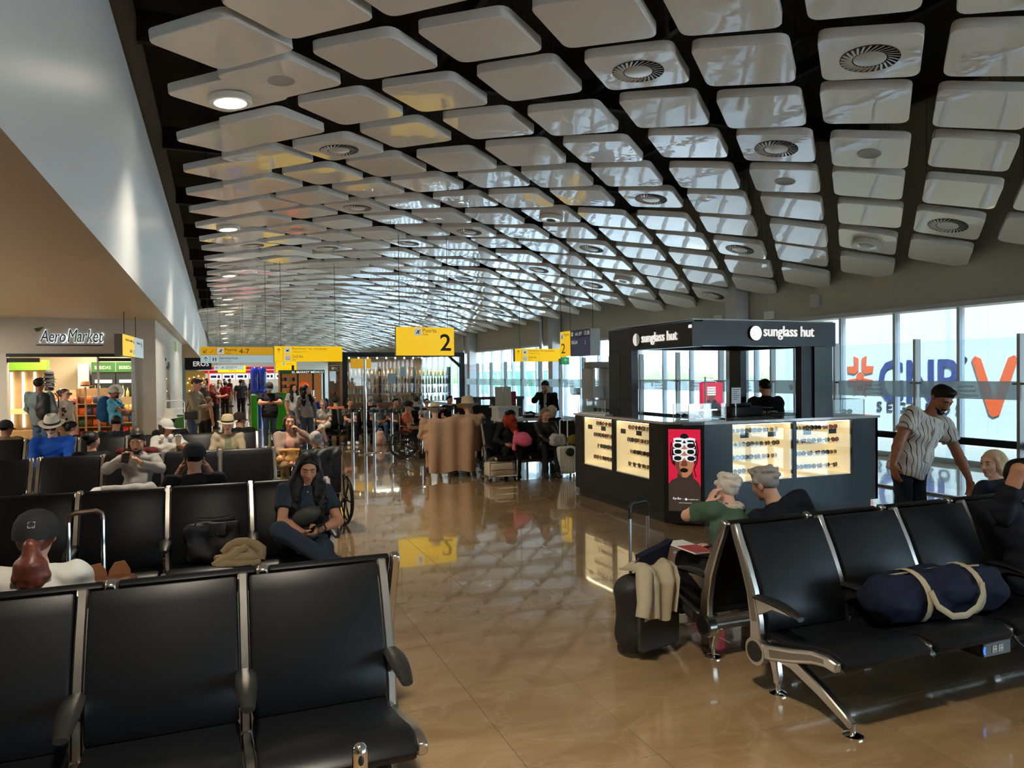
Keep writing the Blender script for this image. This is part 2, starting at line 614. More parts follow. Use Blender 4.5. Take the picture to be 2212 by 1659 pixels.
def lamp_mesh(on):
    mb = MB()
    mb.lathe([(0.24, 0.0), (0.262, -0.02), (0.262, -0.085), (0.25, -0.095), (0.236, -0.09)], (0, 0, -PT), 32, 0)
    mb.lathe([(0.236, -0.088), (0.11, -0.094), (0.10, -0.09)], (0, 0, -PT), 32, 1)
    mb.lathe([(0.10, -0.09), (0.09, -0.078), (1e-6, -0.078)], (0, 0, -PT), 24, 0)
    return mb.mesh('lamp', [M_ventmet, M_lampon if on else M_lampoff])
lamp_on, lamp_off = lamp_mesh(True), lamp_mesh(False)
VENT = {(2, 0), (1, 2), (2, 6), (0, 0), (3, 4), (3, 9), (5, 7), (6, 1), (6, 10), (-1, 4), (8, 4), (7, 9), (9, 7), (10, 11), (12, 6), (11, 15)}
OFFL = {(0, 5), (5, 5), (5, 9), (8, 12)}
SPK = {(1, 3), (5, -1), (0, 2), (10, 5)}
PAN = []
for i in range(-14, 60):
    for j in range(-16, 66):
        x, y, z, th = lat(i, j)
        if x < -0.75 or x > 12.5 or y < -8 or y > 84:
            continue
        left = x < 0.35
        r = random.Random(i * 1009 + j)
        if left:
            x += 0.33
            z += 0.09
        jit = (r.uniform(-0.05, 0.05), r.uniform(-0.05, 0.05), r.uniform(-0.035, 0.035))
        tilt = (r.uniform(-0.022, 0.022), r.uniform(-0.022, 0.022))
        vis = None
        zc = x * _f.x + y * _f.y + (z - 1.78) * _f.z
        if zc > 0.8:
            px = (x * _r.x + y * _r.y + (z - 1.78) * _r.z) / zc
            py = (x * _u.x + y * _u.y + (z - 1.78) * _u.z) / zc
            if abs(px) < 0.85 and py < 0.64:
                vis = zc
        PAN.append((vis if vis else 999 + y, i, j, x + jit[0], y + jit[1], z + jit[2], th, tilt))
PAN.sort()
lamp_light = bpy.data.lights.new('ceiling_lamp', 'AREA')
lamp_light.shape = 'DISK'
lamp_light.size = 0.46
lamp_light.energy = 52
lamp_light.spread = math.radians(108)
lamp_light.color = (1.0, 0.88, 0.70)
farmb = MB()
fv, ff, fm = panel_mesh(1)
for n, (d, i, j, x, y, z, th, tilt) in enumerate(PAN):
    rot = Euler((tilt[0], th + tilt[1], 0))
    lampcell = (i - j == 7) and ((i - 6) % 5 == 0)
    if n < 292 or lampcell:
        p = link('ceiling_panel', pan_me, ceiling, (x, y, z), rot)
        k = (i, j)
        sub = None
        if lampcell:
            link('lamp', lamp_on, p)
            lo = bpy.data.objects.new('ceiling_lamp_light', lamp_light)
            COL.objects.link(lo)
            lo.parent = p
            lo.location = (0, 0, -PT - 0.11)
        elif k in VENT or (k not in OFFL and k not in SPK and (i * 5 + j * 3) % 23 == 7 and i > 6):
            link('air_vent', vent_me, p)
        elif k in OFFL:
            link('lamp', lamp_off, p)
        elif k in SPK:
            link('speaker_grille', spk_me, p)
    else:
        Mx = Matrix.Translation((x, y, z)) @ rot.to_matrix().to_4x4()
        o = len(farmb.v)
        farmb.v.extend(tuple(Mx @ Vector(v)) for v in fv)
        farmb.f.extend(tuple(q + o for q in f) for f in ff)
        farmb.m.extend(fm)
stuff(farmb.build('distant_ceiling_panels', [M_panel, M_pedge], ceiling, smooth=False))
# thin suspension wires of the nearer panels
mb = MB()
for d, i, j, x, y, z, th, tilt in PAN[:292]:
    for sx, sy in ((0.35, 0.0), (-0.35, 0.0)):
        mb.cyl((x + sx, y + sy, z + 0.0), (x + sx, y + sy, 7.2), 0.004, 3)
stuff(mb.build('suspension_wires', M_truss, ceiling))

# ================================================================== window wall (right side)
WX = 13.0
HD = 2.97
struct(MB().box(WX - 0.12, WX + 0.25, -12, 92, HD, 7.3).build('wall_right', M_wall), 'beige wall band above the long window')
struct(MB().box(WX - 0.2, WX - 0.12, -12, 92, HD, HD + 0.09).build('trim_2', M_greyframe, smooth=False))
win = struct(MB().box(WX - 0.06, WX + 0.12, -12, 92, -0.05, 0.10).build('window_1', M_greyframe), 'long floor to header window wall facing the apron')
pane_me = MB().box(-0.008, 0.008, 0.03, 1.38, 0.10, HD).mesh('pane', M_glass, smooth=False)
mul_me = MB().box(-0.05, 0.09, -0.03, 0.03, 0.10, HD).mesh('mullion', M_greyframe, smooth=False)
fin_me = MB().box(-0.16, -0.05, -0.008, 0.008, 0.10, HD).mesh('glass_fin', M_glass, smooth=False)
for k in range(-15, 58):
    y = 9.66 + k * 1.41
    link('pane', pane_me, win, (WX, y, 0))
    link('mullion', mul_me, win, (WX, y, 0))
    if k % 3 == 0 and k < 30:
        link('glass_fin', fin_me, win, (WX, y + 0.16, 0))
# columns along the window wall
for k, y in enumerate((3.0, 15.4, 26.6, 37.0, 48.0)):
    struct(MB().box(WX - 0.55, WX - 0.15, y, y + 0.42, 0, 6.8).build('column', M_greyframe), 'pale grey square column beside the window wall')
    if k in (2, 3):
        struct(MB().cyl((WX - 0.35, y + 1.5, 0), (WX - 0.6, y + 1.0, 4.6), 0.09, 12).build('column', M_alu2), 'leaning grey steel strut beside the window wall')
# small boxes fixed to the wall band
for (y, z, w, h, c) in ((13.1, 3.42, 0.22, 0.3, M_greyframe), (16.6, 3.2, 0.32, 0.32, M_whitemark), (14.6, 3.2, 0.3, 0.2, M_whitemark)):
    o = MB().rbox(-0.1, 0.0, -w / 2, w / 2, -h / 2, h / 2, 0.02).box(-0.112, -0.1, -w / 4, w / 4, -h / 4, h / 4).build('junction_box', c, None, (WX - 0.12, y, z))
    tag(o, {13.1: 'grey electrical box on the beige band above the window', 16.6: 'white square box on the wall band behind the eyewear kiosk', 14.6: 'small white sensor box on the wall band above the kiosk sign'}[y], 'box')

# glass partition with posts and a frosted strip
PX = 9.5
part = struct(MB().box(PX - 0.03, PX + 0.03, 1.7, 30.2, 0.0, 0.03).build('partition', M_greyframe), 'waist to head high glass partition with grey posts and a frosted strip')
post_me = MB().box(-0.055, 0.055, -0.02, 0.02, 0, 2.24).mesh('post', M_alu2, smooth=False)
mb = MB().box(-0.006, 0.006, 0.05, 1.45, 0.12, 2.2)
ppane_me = mb.mesh('pane', M_glass, smooth=False)
strip_me = MB().box(-0.009, 0.009, 0.05, 1.45, 1.39, 1.63).mesh('frosted_strip', M_frost, smooth=False)
clip_me = MB().cyl((0.0, -0.09, 0), (0.0, 0.09, 0), 0.014, 8).mesh('clip', M_alu2)
def star_mesh(r=0.06):
    mb = MB()
    for k in range(6):
        a = k * PI / 3 + PI / 6
        p = [(0.25 * r * math.cos(a - 0.5), 0.25 * r * math.sin(a - 0.5)), (r * math.cos(a - 0.32), r * math.sin(a - 0.32)), (0.62 * r * math.cos(a), 0.62 * r * math.sin(a)), (r * math.cos(a + 0.32), r * math.sin(a + 0.32)), (0.25 * r * math.cos(a + 0.5), 0.25 * r * math.sin(a + 0.5))]
        mb.prism(p, 0, 0.002)
    return mb.mesh('star_emblem', M_whitemark, smooth=False)
star_me = star_mesh()
aer_me = text_mesh('Aeropuerto\nInternacional\nde Guanajuato', size=0.062, extrude=0.001)
aer_me.materials.append(M_whitemark)
ROT_NX = (PI / 2, 0, -PI / 2)      # text seen from -X
for k in range(-3, 16):
    y = 6.23 + k * 1.5
    link('post', post_me, part, (PX, y, 0))
    if k == 15:
        break
    link('pane', ppane_me, part, (PX, y, 0))
    link('frosted_strip', strip_me, part, (PX, y, 0))
    for zz in (0.42, 1.6):
        link('clip', clip_me, part, (PX - 0.03, y, zz))
    link('star_emblem', star_me, part, (PX - 0.012, y + 1.02, 1.51), ROT_NX)
    link('lettering', aer_me, part, (PX - 0.012, y + 0.92, 1.545), ROT_NX)
rail = MB().rbox(PX + 0.06, PX + 0.12, 1.7, 17.5, 0.75, 0.85, 0.01).build('handrail', mat('black_rail', (0.02, 0.02, 0.022), 0.35), part)

# ================================================================== the apron outside
struct(MB().box(13.3, 900, -400, 900, -0.5, -0.25).box(-400, 13.3, -400, -12.3, -0.5, -0.25).build('ground_apron', M_conc), 'pale concrete apron outside the window')
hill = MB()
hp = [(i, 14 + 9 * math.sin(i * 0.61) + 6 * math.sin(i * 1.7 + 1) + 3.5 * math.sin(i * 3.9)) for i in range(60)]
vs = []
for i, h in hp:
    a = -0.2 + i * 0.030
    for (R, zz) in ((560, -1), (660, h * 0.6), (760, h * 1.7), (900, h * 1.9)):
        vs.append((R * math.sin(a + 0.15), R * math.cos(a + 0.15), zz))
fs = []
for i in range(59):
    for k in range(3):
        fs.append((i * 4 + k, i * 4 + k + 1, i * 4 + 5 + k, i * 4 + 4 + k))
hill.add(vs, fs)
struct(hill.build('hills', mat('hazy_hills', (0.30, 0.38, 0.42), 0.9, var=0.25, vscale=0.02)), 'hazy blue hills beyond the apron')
stuffmb = MB()
for k in range(120):
    a = random.uniform(0.0, 1.5)
    R = random.uniform(150, 260)
    stuffmb.ell((R * math.sin(a), R * math.cos(a), 1.0), (random.uniform(3, 8), 3, random.uniform(2, 3.6)), 6)
stuff(stuffmb.build('treeline', mat('dusty_foliage', (0.10, 0.13, 0.06), 0.9, var=0.3)), 'low band of dusty trees beyond the apron', 'trees')

# white boarding-bridge side with painted advert, outside the window
adv = thing('boarding_bridge', 'white boarding bridge wall outside with a blue and orange insurance advert', 'boarding bridge', (16.6, 11.0, -0.25))
M_adv = mat('pale_blue_grey_cladding', (0.26, 0.32, 0.355), 0.6)
clad_me = MB().box(0, 0.2, -1.75, 1.745, 0, 5.2).mesh('cladding_panel', M_adv, smooth=False)
for k in range(-4, 2):
    link('cladding_panel', clad_me, adv, (0, k * 3.5 + 2.4, 0))
MB().box(0.2, 2.6, -13.3, 5.9, 0.6, 5.2).build('tunnel', M_adv, adv)
M_blue = mat('advert_blue', srgb(14, 34, 84), 0.6)
M_orange = mat('advert_orange', srgb(150, 58, 20), 0.6)
M_navy = mat('advert_navy', srgb(22, 28, 52), 0.6)
A = lambda y, z: (-0.012, y - 11.0, z + 0.25)
text('GNP', M_blue, adv, A(14.66, 0.95), ROT_NX, height=1.12, width=2.3, bold=0.02, extrude=0.01)
text('SEGUROS', M_navy, adv, A(14.72, 0.70), ROT_NX, height=0.26, width=2.45, spacing=1.6, extrude=0.01)
text('\u00ae', M_navy, adv, A(12.3, 1.95), ROT_NX, height=0.16, extrude=0.01)
emb = MB()
def petal(p, mi=0):
    emb.prism([(-q[0], q[1]) for q in p], 0, 0.012, 'x', mi)
for sg in (-1, 1):
    emb.prism([(sg * 0.06, 0.18), (sg * 0.06, 0.52), (sg * 0.22, 0.58), (sg * 0.2, 0.3), (sg * 0.45, 0.3), (sg * 0.42, 0.12), (sg * 0.18, 0.08)], -0.012, 0, 'x')
    emb.prism([(sg * 0.04, -0.08), (sg * 0.16, -0.04), (sg * 0.42, -0.08), (sg * 0.36, -0.26), (sg * 0.2, -0.2), (sg * 0.22, -0.5), (sg * 0.06, -0.42)], -0.012, 0, 'x')
emb.lathe([(0.13, 0), (0.13, 0.012), (1e-6, 0.012)], (0, 0, 0), 20, 0, Matrix.Rotation(-PI / 2, 4, 'Y'))
emb.build('emblem', M_orange, adv, A(15.27, 1.62), smooth=False)
MB().prism([(0.30, 1.0), (0.44, 1.06), (0.52, 0.98), (0.10, -0.30), (0.0, -0.36), (-0.14, -0.30), (-0.56, 0.98), (-0.48, 1.06), (-0.34, 1.0), (0.0, 0.1)][::-1], -0.012, 0, 'x').build('emblem_stroke', M_orange, adv, A(11.5, 1.05), smooth=False)

# green hoarding and parked vehicle far out on the apron
hd = thing('hoarding', 'green hoarding with white diagonal bars out on the apron', 'hoarding', (26, 54, -0.25))
M_green = mat('hoarding_green', srgb(60, 190, 130), 0.7)
board_me = MB().box(0, 0.1, 0, 2.9, 0, 2.35).mesh('board', M_green, smooth=False)
bar_me = MB().prism([(0.2, 0.1), (0.45, 0.1), (1.6, 2.2), (1.35, 2.2)], -0.03, 0, 'x').prism([(1.75, 0.1), (2.0, 0.1), (2.6, 2.2), (2.35, 2.2)], -0.03, 0, 'x').mesh('white_bars', M_whitemark, smooth=False)
for k in range(8):
    link('board', board_me, hd, (0, k * 3.0, 0))
    link('white_bars', bar_me, hd, (0, k * 3.0, 0))
MB().box(-0.03, 0.2, 0, 24, 2.35, 2.55).build('top_rail', M_whitemark, hd)
trk = thing('service_truck', 'white airport service truck parked on the apron behind the hoarding', 'truck', (33, 58, -0.25))
MB().rbox(-1.2, 1.2, 0, 7, 0.7, 3.1, 0.1).build('box_body', M_whitemark, trk)
MB().prism([(-2.4, 0.6), (0, 0.6), (0, 2.7), (-1.3, 2.6), (-2.3, 1.6)], -1.1, 1.1, 'x').build('cab', M_whitemark, trk)
for y in (-1.5, 2.0, 5.5):
    MB().cyl((-1.25, y, 0.45), (1.25, y, 0.45), 0.45, 16).build('wheel', M_black, trk)
# ================================================================== tandem seating
M_leather = mat('black_leather', (0.006, 0.007, 0.009), 0.38, spec=0.24, bump=0.12, bscale=160, bdist=0.002)
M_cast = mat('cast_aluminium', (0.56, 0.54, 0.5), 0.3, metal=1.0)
M_cast2 = mat('cast_aluminium_dark', (0.30, 0.285, 0.26), 0.45, metal=0.9)
M_pad = mat('black_arm_pad', (0.012, 0.012, 0.012), 0.42)
PITCH_S = 0.62

def offset_curve(pts, w0, w1):
    """closed polygon around a centre line, width w0 -> w1"""
    pts = [Vector(p) for p in pts]
    L, R = [], []
    k = len(pts)
    for i, p in enumerate(pts):
        t = (pts[min(i + 1, k - 1)] - pts[max(i - 1, 0)]).normalized()
        n = Vector((-t.y, t.x))
        w = w0 + (w1 - w0) * i / (k - 1)
        L.append(p + n * w / 2)
        R.append(p - n * w / 2)
    return [tuple(p) for p in L + R[::-1]]

def bevelled_prism(poly, x0, x1, r, seg=2):
    mb = MB().prism(poly, x0, x1, 'x')
    bm = bmesh.new()
    vs = [bm.verts.new(v) for v in mb.v]
    for f in mb.f:
        bm.faces.new([vs[i] for i in f])
    bmesh.ops.recalc_face_normals(bm, faces=bm.faces[:])
    ed = [e for e in bm.edges if len(e.link_faces) == 2 and e.calc_face_angle(0) > 0.6]
    bmesh.ops.bevel(bm, geom=ed, offset=r, segments=seg, profile=0.55, affect='EDGES')
    bm.verts.index_update()
    out = MB().add([tuple(v.co) for v in bm.verts], [tuple(v.index for v in f.verts) for f in bm.faces])
    bm.free()
    return out

# side view (y, z); the row faces -Y, the top of the back is at y = 0
up_line = [(-0.205, 0.26), (-0.20, 0.40), (-0.165, 0.56), (-0.10, 0.72), (-0.045, 0.83), (-0.015, 0.905)]
rail_line = [(-0.20, 0.245), (-0.32, 0.262), (-0.47, 0.30), (-0.62, 0.345), (-0.70, 0.355), (-0.775, 0.345)]
back_line = [(-0.235, 0.345), (-0.225, 0.45), (-0.195, 0.56), (-0.135, 0.70), (-0.075, 0.82), (-0.035, 0.895)]
seat_line = [(-0.225, 0.315), (-0.38, 0.318), (-0.52, 0.345), (-0.66, 0.378), (-0.74, 0.372), (-0.80, 0.338)]
hub = (-0.205, 0.235)
frame_mb = MB()
for line, w0, w1 in ((up_line, 0.085, 0.05), (rail_line, 0.085, 0.05)):
    o = bevelled_prism(offset_curve(line, w0, w1), -0.021, 0.021, 0.007, 1)
    frame_mb.add(o.v, o.f, 0)
    frame_mb.prism(offset_curve(line[1:-1], w0 * 0.5, w1 * 0.42), -0.0222, 0.0222, 'x', 1)  # slightly raised darker inlay, imitates a recessed face by its colour
frame_mb.cyl((-0.024, *hub), (0.024, *hub), 0.075, 24, 0)
frame_me = frame_mb.mesh('side_frame', [M_cast, M_cast2])
cap_me = MB().cyl((-0.028, *hub), (0.028, *hub), 0.056, 24, 0).mesh('hub_cap', M_pad)
HW = PITCH_S / 2 - 0.026
back_me = bevelled_prism(offset_curve(back_line, 0.052, 0.044), -HW, HW, 0.014, 2).mesh('backrest', M_leather)
seat_me = bevelled_prism(offset_curve(seat_line, 0.062, 0.05), -HW, HW, 0.016, 2).mesh('seat', M_leather)
# armrest: pad on an aluminium bracket
pad_mb = MB()
pp = []
for k in range(9):
    t = k / 8
    y = -0.20 - 0.33 * t
    w = 0.043 * math.sin(PI * min(1, 0.25 + t * 0.62)) ** 0.6
    pp.append((y, 0.535 + 0.012 * math.sin(t * 3) - 0.03 * t * t, w))
ring = []
vs, fs = [], []
for (y, z, w) in pp:
    for a in range(10):
        q = 2 * PI * a / 10
        vs.append((w * math.cos(q), y, z + 0.013 * math.sin(q)))
for i in range(8):
    for a in range(10):
        fs.append((i * 10 + a, i * 10 + (a + 1) % 10, (i + 1) * 10 + (a + 1) % 10, (i + 1) * 10 + a))
fs.append(tuple(range(10))[::-1]); fs.append(tuple(range(80, 90)))
fs = [f[::-1] for f in fs]
pad_mb.add(vs, fs)
arm_me = pad_mb.mesh('armrest', M_pad)
brk_mb = bevelled_prism([(-0.17, 0.53), (-0.17, 0.42), (-0.225, 0.44), (-0.34, 0.50), (-0.50, 0.502), (-0.50, 0.518), (-0.34, 0.526)], -0.017, 0.017, 0.005, 1)
brk_me = brk_mb.mesh('arm_bracket', M_cast)
# legs
fl = MB()
o = bevelled_prism(offset_curve([(-0.23, 0.235), (-0.38, 0.22), (-0.58, 0.145), (-0.73, 0.075), (-0.775, 0.045)], 0.085, 0.034), -0.022, 0.022, 0.006, 1)
fl.add(o.v, o.f)
fl.cyl((0, -0.775, 0.065), (0, -0.775, 0.015), 0.014, 10)
fleg_me = fl.mesh('leg', M_cast)
rl = MB()
o = bevelled_prism(offset_curve([(-0.20, 0.225), (-0.245, 0.17), (-0.262, 0.10), (-0.26, 0.055)], 0.07, 0.034), -0.02, 0.02, 0.006, 1)
rl.add(o.v, o.f)
rl.cyl((0, -0.26, 0.07), (0, -0.26, 0.015), 0.014, 10)
rleg_me = rl.mesh('leg', M_cast)
foot_me = MB().lathe([(0.046, 0.0), (0.048, 0.008), (0.03, 0.016), (0.012, 0.022)], (0, 0, 0), 18).mesh('foot', M_chrome)

def seat_unit(x_left, yc, label, face=-1, n=4, group=None):
    """bench of n seats; x_left..x_left+n*pitch; face -1 looks to -Y, +1 to +Y"""
    w = n * PITCH_S
    t = thing('tandem_bench', label, 'bench', (x_left + w / 2, yc, 0), 0 if face < 0 else PI, group)
    for k in range(n):
        x = -w / 2 + (k + 0.5) * PITCH_S
        link('seat', seat_me, t, (x, 0, 0))
        link('backrest', back_me, t, (x, 0, 0))
    for k in range(n + 1):
        x = -w / 2 + k * PITCH_S
        f = link('side_frame', frame_me, t, (x, 0, 0))
        if k in (0, n):
            link('hub_cap', cap_me, f)
        a = link('armrest', arm_me, t, (x, 0, 0))
        link('arm_bracket', brk_me, a)
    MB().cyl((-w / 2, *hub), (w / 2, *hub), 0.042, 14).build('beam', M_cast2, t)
    for x in (-w / 2 + 0.09, w / 2 - 0.09):
        a = link('leg', fleg_me, t, (x, 0, 0))
        link('foot', foot_me, a, (0, -0.775, 0))
        a = link('leg', rleg_me, t, (x, 0, 0))
        link('foot', foot_me, a, (0, -0.26, 0))
    return t

U4 = 4 * PITCH_S
benchA = seat_unit(0.71 - U4, 3.49, 'black leather bench nearest the camera with empty seats facing us')
seat_unit(0.80 - U4, 3.54, 'black bench back to back with the nearest empty bench, ponytail woman on it', 1)
seat_unit(0.86 - U4, 6.42, 'black bench where the girl with the waist bag looks at her phone')
seat_unit(0.86 - U4, 6.47, 'black bench back to back with the phone girl, man in black cap on it', 1)
seat_unit(0.86 - 2 * U4 - 0.07, 6.42, 'black bench at the picture edge beside the phone girl bench')
seat_unit(0.63 - U4, 9.50, 'black bench where the man in the grey hoodie sits')
seat_unit(0.63 - U4, 9.55, 'black bench back to back with the hoodie man, two dark heads on it', 1)
seat_unit(0.63 - 2 * U4 - 0.07, 9.50, 'black bench beside the hoodie man bench, near the picture edge')
seat_unit(0.57 - U4, 12.50, 'black bench with the white cap woman and the man in straw hat')
seat_unit(0.57 - U4, 12.55, 'black bench behind the straw hat man, facing the shops', 1)
seat_unit(0.57 - 2 * U4 - 0.07, 12.50, 'black bench with the bearded man in blue shirt')
seat_unit(0.57 - 2 * U4 - 0.07, 12.55, 'black bench behind the bearded man in blue, facing the snack shop', 1)
benchR = seat_unit(2.76, 3.45, 'black leather bench with the navy duffel bag on its seat')
seat_unit(2.76, 3.50, 'black bench back to back with the duffel bench, white-haired couple on it', 1)
seat_unit(2.76 + U4 + 0.07, 3.45, 'black bench continuing past the duffel bench at the picture edge')
seat_unit(2.76 + U4 + 0.07, 3.50, 'black bench with the blonde woman at the picture edge', 1)
seat_unit(2.35, 20.0, 'black bench with the striped blouse woman in front of the bottle shop')
seat_unit(2.35 + U4 + 0.07, 20.0, 'black bench behind the queue belts in front of the bottle shop')
seat_unit(2.35, 20.05, 'black bench facing the bottle shop behind the striped blouse woman', 1)
seat_unit(2.35 + U4 + 0.07, 20.05, 'black bench facing the bottle shop, behind the queue belts', 1)
seat_unit(4.36, 12.35, 'black bench with the woman in black jacket beside the white suitcase')
seat_unit(4.36, 12.40, 'black bench with the seated blonde woman in front of the gate desk', 1)

# power outlet box under the duffel bench, with its cable
ob = thing('power_outlet', 'grey power outlet box with blue lit edge under the duffel bench', 'power outlet', (4.02, 2.80, 0.235))
Mo = Matrix.Identity(4)
MB().rbox(-0.115, 0.115, -0.02, 0.26, -0.055, 0.035, 0.028, 3).build('housing', M_pad, ob)
MB().rbox(-0.112, 0.112, -0.034, -0.02, -0.05, 0.03, 0.006, 1).build('face_plate', mat('outlet_grey', (0.16, 0.16, 0.165), 0.5), ob)
M_sock = mat('cream_socket', (0.72, 0.7, 0.62), 0.5)
for sx in (-0.028, 0.022):
    so = MB().rbox(sx - 0.02, sx + 0.02, -0.039, -0.033, -0.028, 0.012, 0.002, 1).build('socket', M_sock, ob)
    mb = MB()
    for dz in (-0.018, 0.002):
        for dx in (-0.007, 0.007):
            mb.box(sx + dx - 0.0015, sx + dx + 0.0015, -0.0405, -0.038, dz - 0.005, dz + 0.005)
    stuff(mb.build('slots', M_black, so))
MB().tube([(-0.105, -0.036, -0.03), (-0.112, -0.036, -0.01), (-0.105, -0.036, 0.012)], 0.005, 6).build('blue_light', mat('blue_led', (0.05, 0.15, 0.9), 0.4, emit=1.5, ecol=(0.05, 0.2, 1.0)), ob)
cbl = MB()
pts = []
for k in range(25):
    t = k / 24
    a = PI * (0.05 + 1.0 * t)
    pts.append((4.52 - 0.38 * math.cos(a), 2.78 - 0.10 * math.sin(a), 0.30 - 0.17 * math.sin(a)))
tag(cbl.tube(pts, 0.008, 6).build('power_cable', M_black), 'black power cable looping under the seats beside the outlet box', 'cable')
# ================================================================== eyewear kiosk
kio = thing('eyewear_kiosk', 'dark eyewear kiosk with lit display windows and a white lettered sign band', 'kiosk', (0, 0, 0))
M_kio = mat('dark_laminate', (0.009, 0.011, 0.014), 0.3, spec=0.3)
M_kio2 = mat('kiosk_fascia', (0.009, 0.010, 0.012), 0.35, spec=0.3)
M_cream = mat('glowing_cream_lining', (0.86, 0.72, 0.46), 0.6, emit=0.55, ecol=(1.0, 0.78, 0.44))  # lining glows by itself, standing in for the strip light on it
M_led = mat('warm_led_strip', (1, 0.9, 0.7), 0.5, emit=10, ecol=(1.0, 0.82, 0.52))
M_ctop = mat('kiosk_counter_top', (0.45, 0.44, 0.42), 0.12, coat=0.5)
M_acr = glass_mat('acrylic', (0.95, 0.97, 0.97), 0.1)
M_letter = mat('lit_white_letter', (0.95, 0.93, 0.9), 0.4, emit=0.6, ecol=(1.0, 0.95, 0.9))
CT = 1.21
T = 0.36
# plinth
MB().prism([(4.92, 9.6), (4.92, 7.36), (5.24, 7.06), (7.84, 7.06), (7.84, 9.6)][::-1], 0, 0.13).build('plinth', M_black, kio)
# body panels around the display cases
def wall_with_windows(name, A, B, wins, z0=0.13, z1=CT - 0.03):
    """vertical cabinet front from A to B with rectangular openings (t0,t1,z0,z1), depth T inwards"""
    A, B = Vector((*A, 0)), Vector((*B, 0))
    d = (B - A).normalized()
    nrm = Vector((d.y, -d.x, 0))          # outward
    M = Matrix(((d.x, -nrm.x, 0, A.x), (d.y, -nrm.y, 0, A.y), (0, 0, 1, 0), (0, 0, 0, 1)))
    Ln = (B - A).length
    mb = MB()
    wins = sorted(wins)
    t = 0
    for (a, b, wz0, wz1) in wins:
        mb.box(t, a, 0, 0.04, z0, z1, 0, M)
        mb.box(a, b, 0, 0.04, z0, wz0, 0, M)
        if wz1 < z1 - 0.001:
            mb.box(a, b, 0, 0.04, wz1, z1, 0, M)
        t = b
    mb.box(t, Ln, 0, 0.04, z0, z1, 0, M)
    mb.build(name, M_kio, kio, smooth=False)
    return M
# travelling with the outside on the right-hand side: left face goes from back (9.6) to front, etc.
ML = wall_with_windows('side_panel', (4.85, 9.6), (4.85, 7.3), [(0.22, 1.07, 0.49, 1.165), (1.13, 1.98, 0.49, 1.165)])
MC = wall_with_windows('corner_panel', (4.85, 7.3), (5.2, 7.0), [])
MF = wall_with_windows('front_panel', (5.2, 7.0), (7.9, 7.0), [(0.40, 1.31, 0.48, 1.165), (1.36, 2.27, 0.48, 1.165)])
MR = wall_with_windows('side_panel', (7.9, 7.0), (7.9, 9.6), [])
MBk = wall_with_windows('back_panel', (7.9, 9.6), (6.6, 9.6), [])
# counter top ring
ct = MB()
ct.prism([(4.83, 9.62), (4.83, 7.29), (5.19, 6.98), (7.92, 6.98), (7.92, 7.5), (5.35, 7.5), (5.35, 9.62)][::-1], CT - 0.03, CT)
ct.box(7.4, 7.92, 7.5, 9.62, CT - 0.03, CT)
ct.build('counter_top', M_ctop, kio, smooth=False)
MB().box(4.9, 7.86, 6.99, 6.998, CT - 0.03, CT + 0.0).build('counter_edge', M_kio, kio)
# sunglasses (one mesh, shared)
def glasses_mesh(name, frame, lens, w=0.145, cat=False):
    mb = MB()
    for s in (-1, 1):
        cx = s * w * 0.26
        ring = []
        for k in range(12):
            a = 2 * PI * k / 12
            rx, rz = 0.031, 0.024
            sq = 1.0 + 0.12 * abs(math.sin(2 * a))
            ring.append((cx + rx * sq * math.cos(a), 0.0, rz * sq * math.sin(a) + (0.004 * s * math.cos(a) if cat else 0)))
        mb.tube(ring, 0.0055, 5, 0, closed=True)
        mb.add([(p[0], 0.001, p[2]) for p in ring], [tuple(range(12))], 1)
        mb.tube([(s * w / 2, 0.0, 0.010), (s * (w / 2 + 0.003), 0.05, 0.006), (s * w / 2, 0.115, 0.002), (s * (w / 2 - 0.006), 0.145, -0.02)], 0.0032, 4, 0)
    mb.tube([(-0.012, 0, 0.006), (0, -0.002, 0.011), (0.012, 0, 0.006)], 0.004, 5, 0)
    return mb.mesh(name, [frame, lens])
M_lensd = mat('dark_lens', (0.02, 0.018, 0.016), 0.08, coat=1.0)
M_lensb = mat('brown_lens', (0.09, 0.045, 0.02), 0.08, coat=1.0)
M_lensg = mat('blue_grey_lens', (0.07, 0.09, 0.12), 0.08, coat=1.0)
GL = [glasses_mesh('sunglasses', mat('black_acetate', (0.012, 0.011, 0.011), 0.2), M_lensd),
      glasses_mesh('sunglasses', mat('tortoise_acetate', (0.10, 0.04, 0.015), 0.25), M_lensb),
      glasses_mesh('sunglasses', mat('gold_wire', (0.7, 0.5, 0.22), 0.25, metal=1.0), M_lensg),
      glasses_mesh('sunglasses', mat('red_acetate', (0.30, 0.03, 0.03), 0.25), M_lensd, cat=True),
      glasses_mesh('sunglasses', mat('white_acetate', (0.8, 0.8, 0.78), 0.3), M_lensd)]
shelf_word = ['top', 'second', 'third', 'bottom']
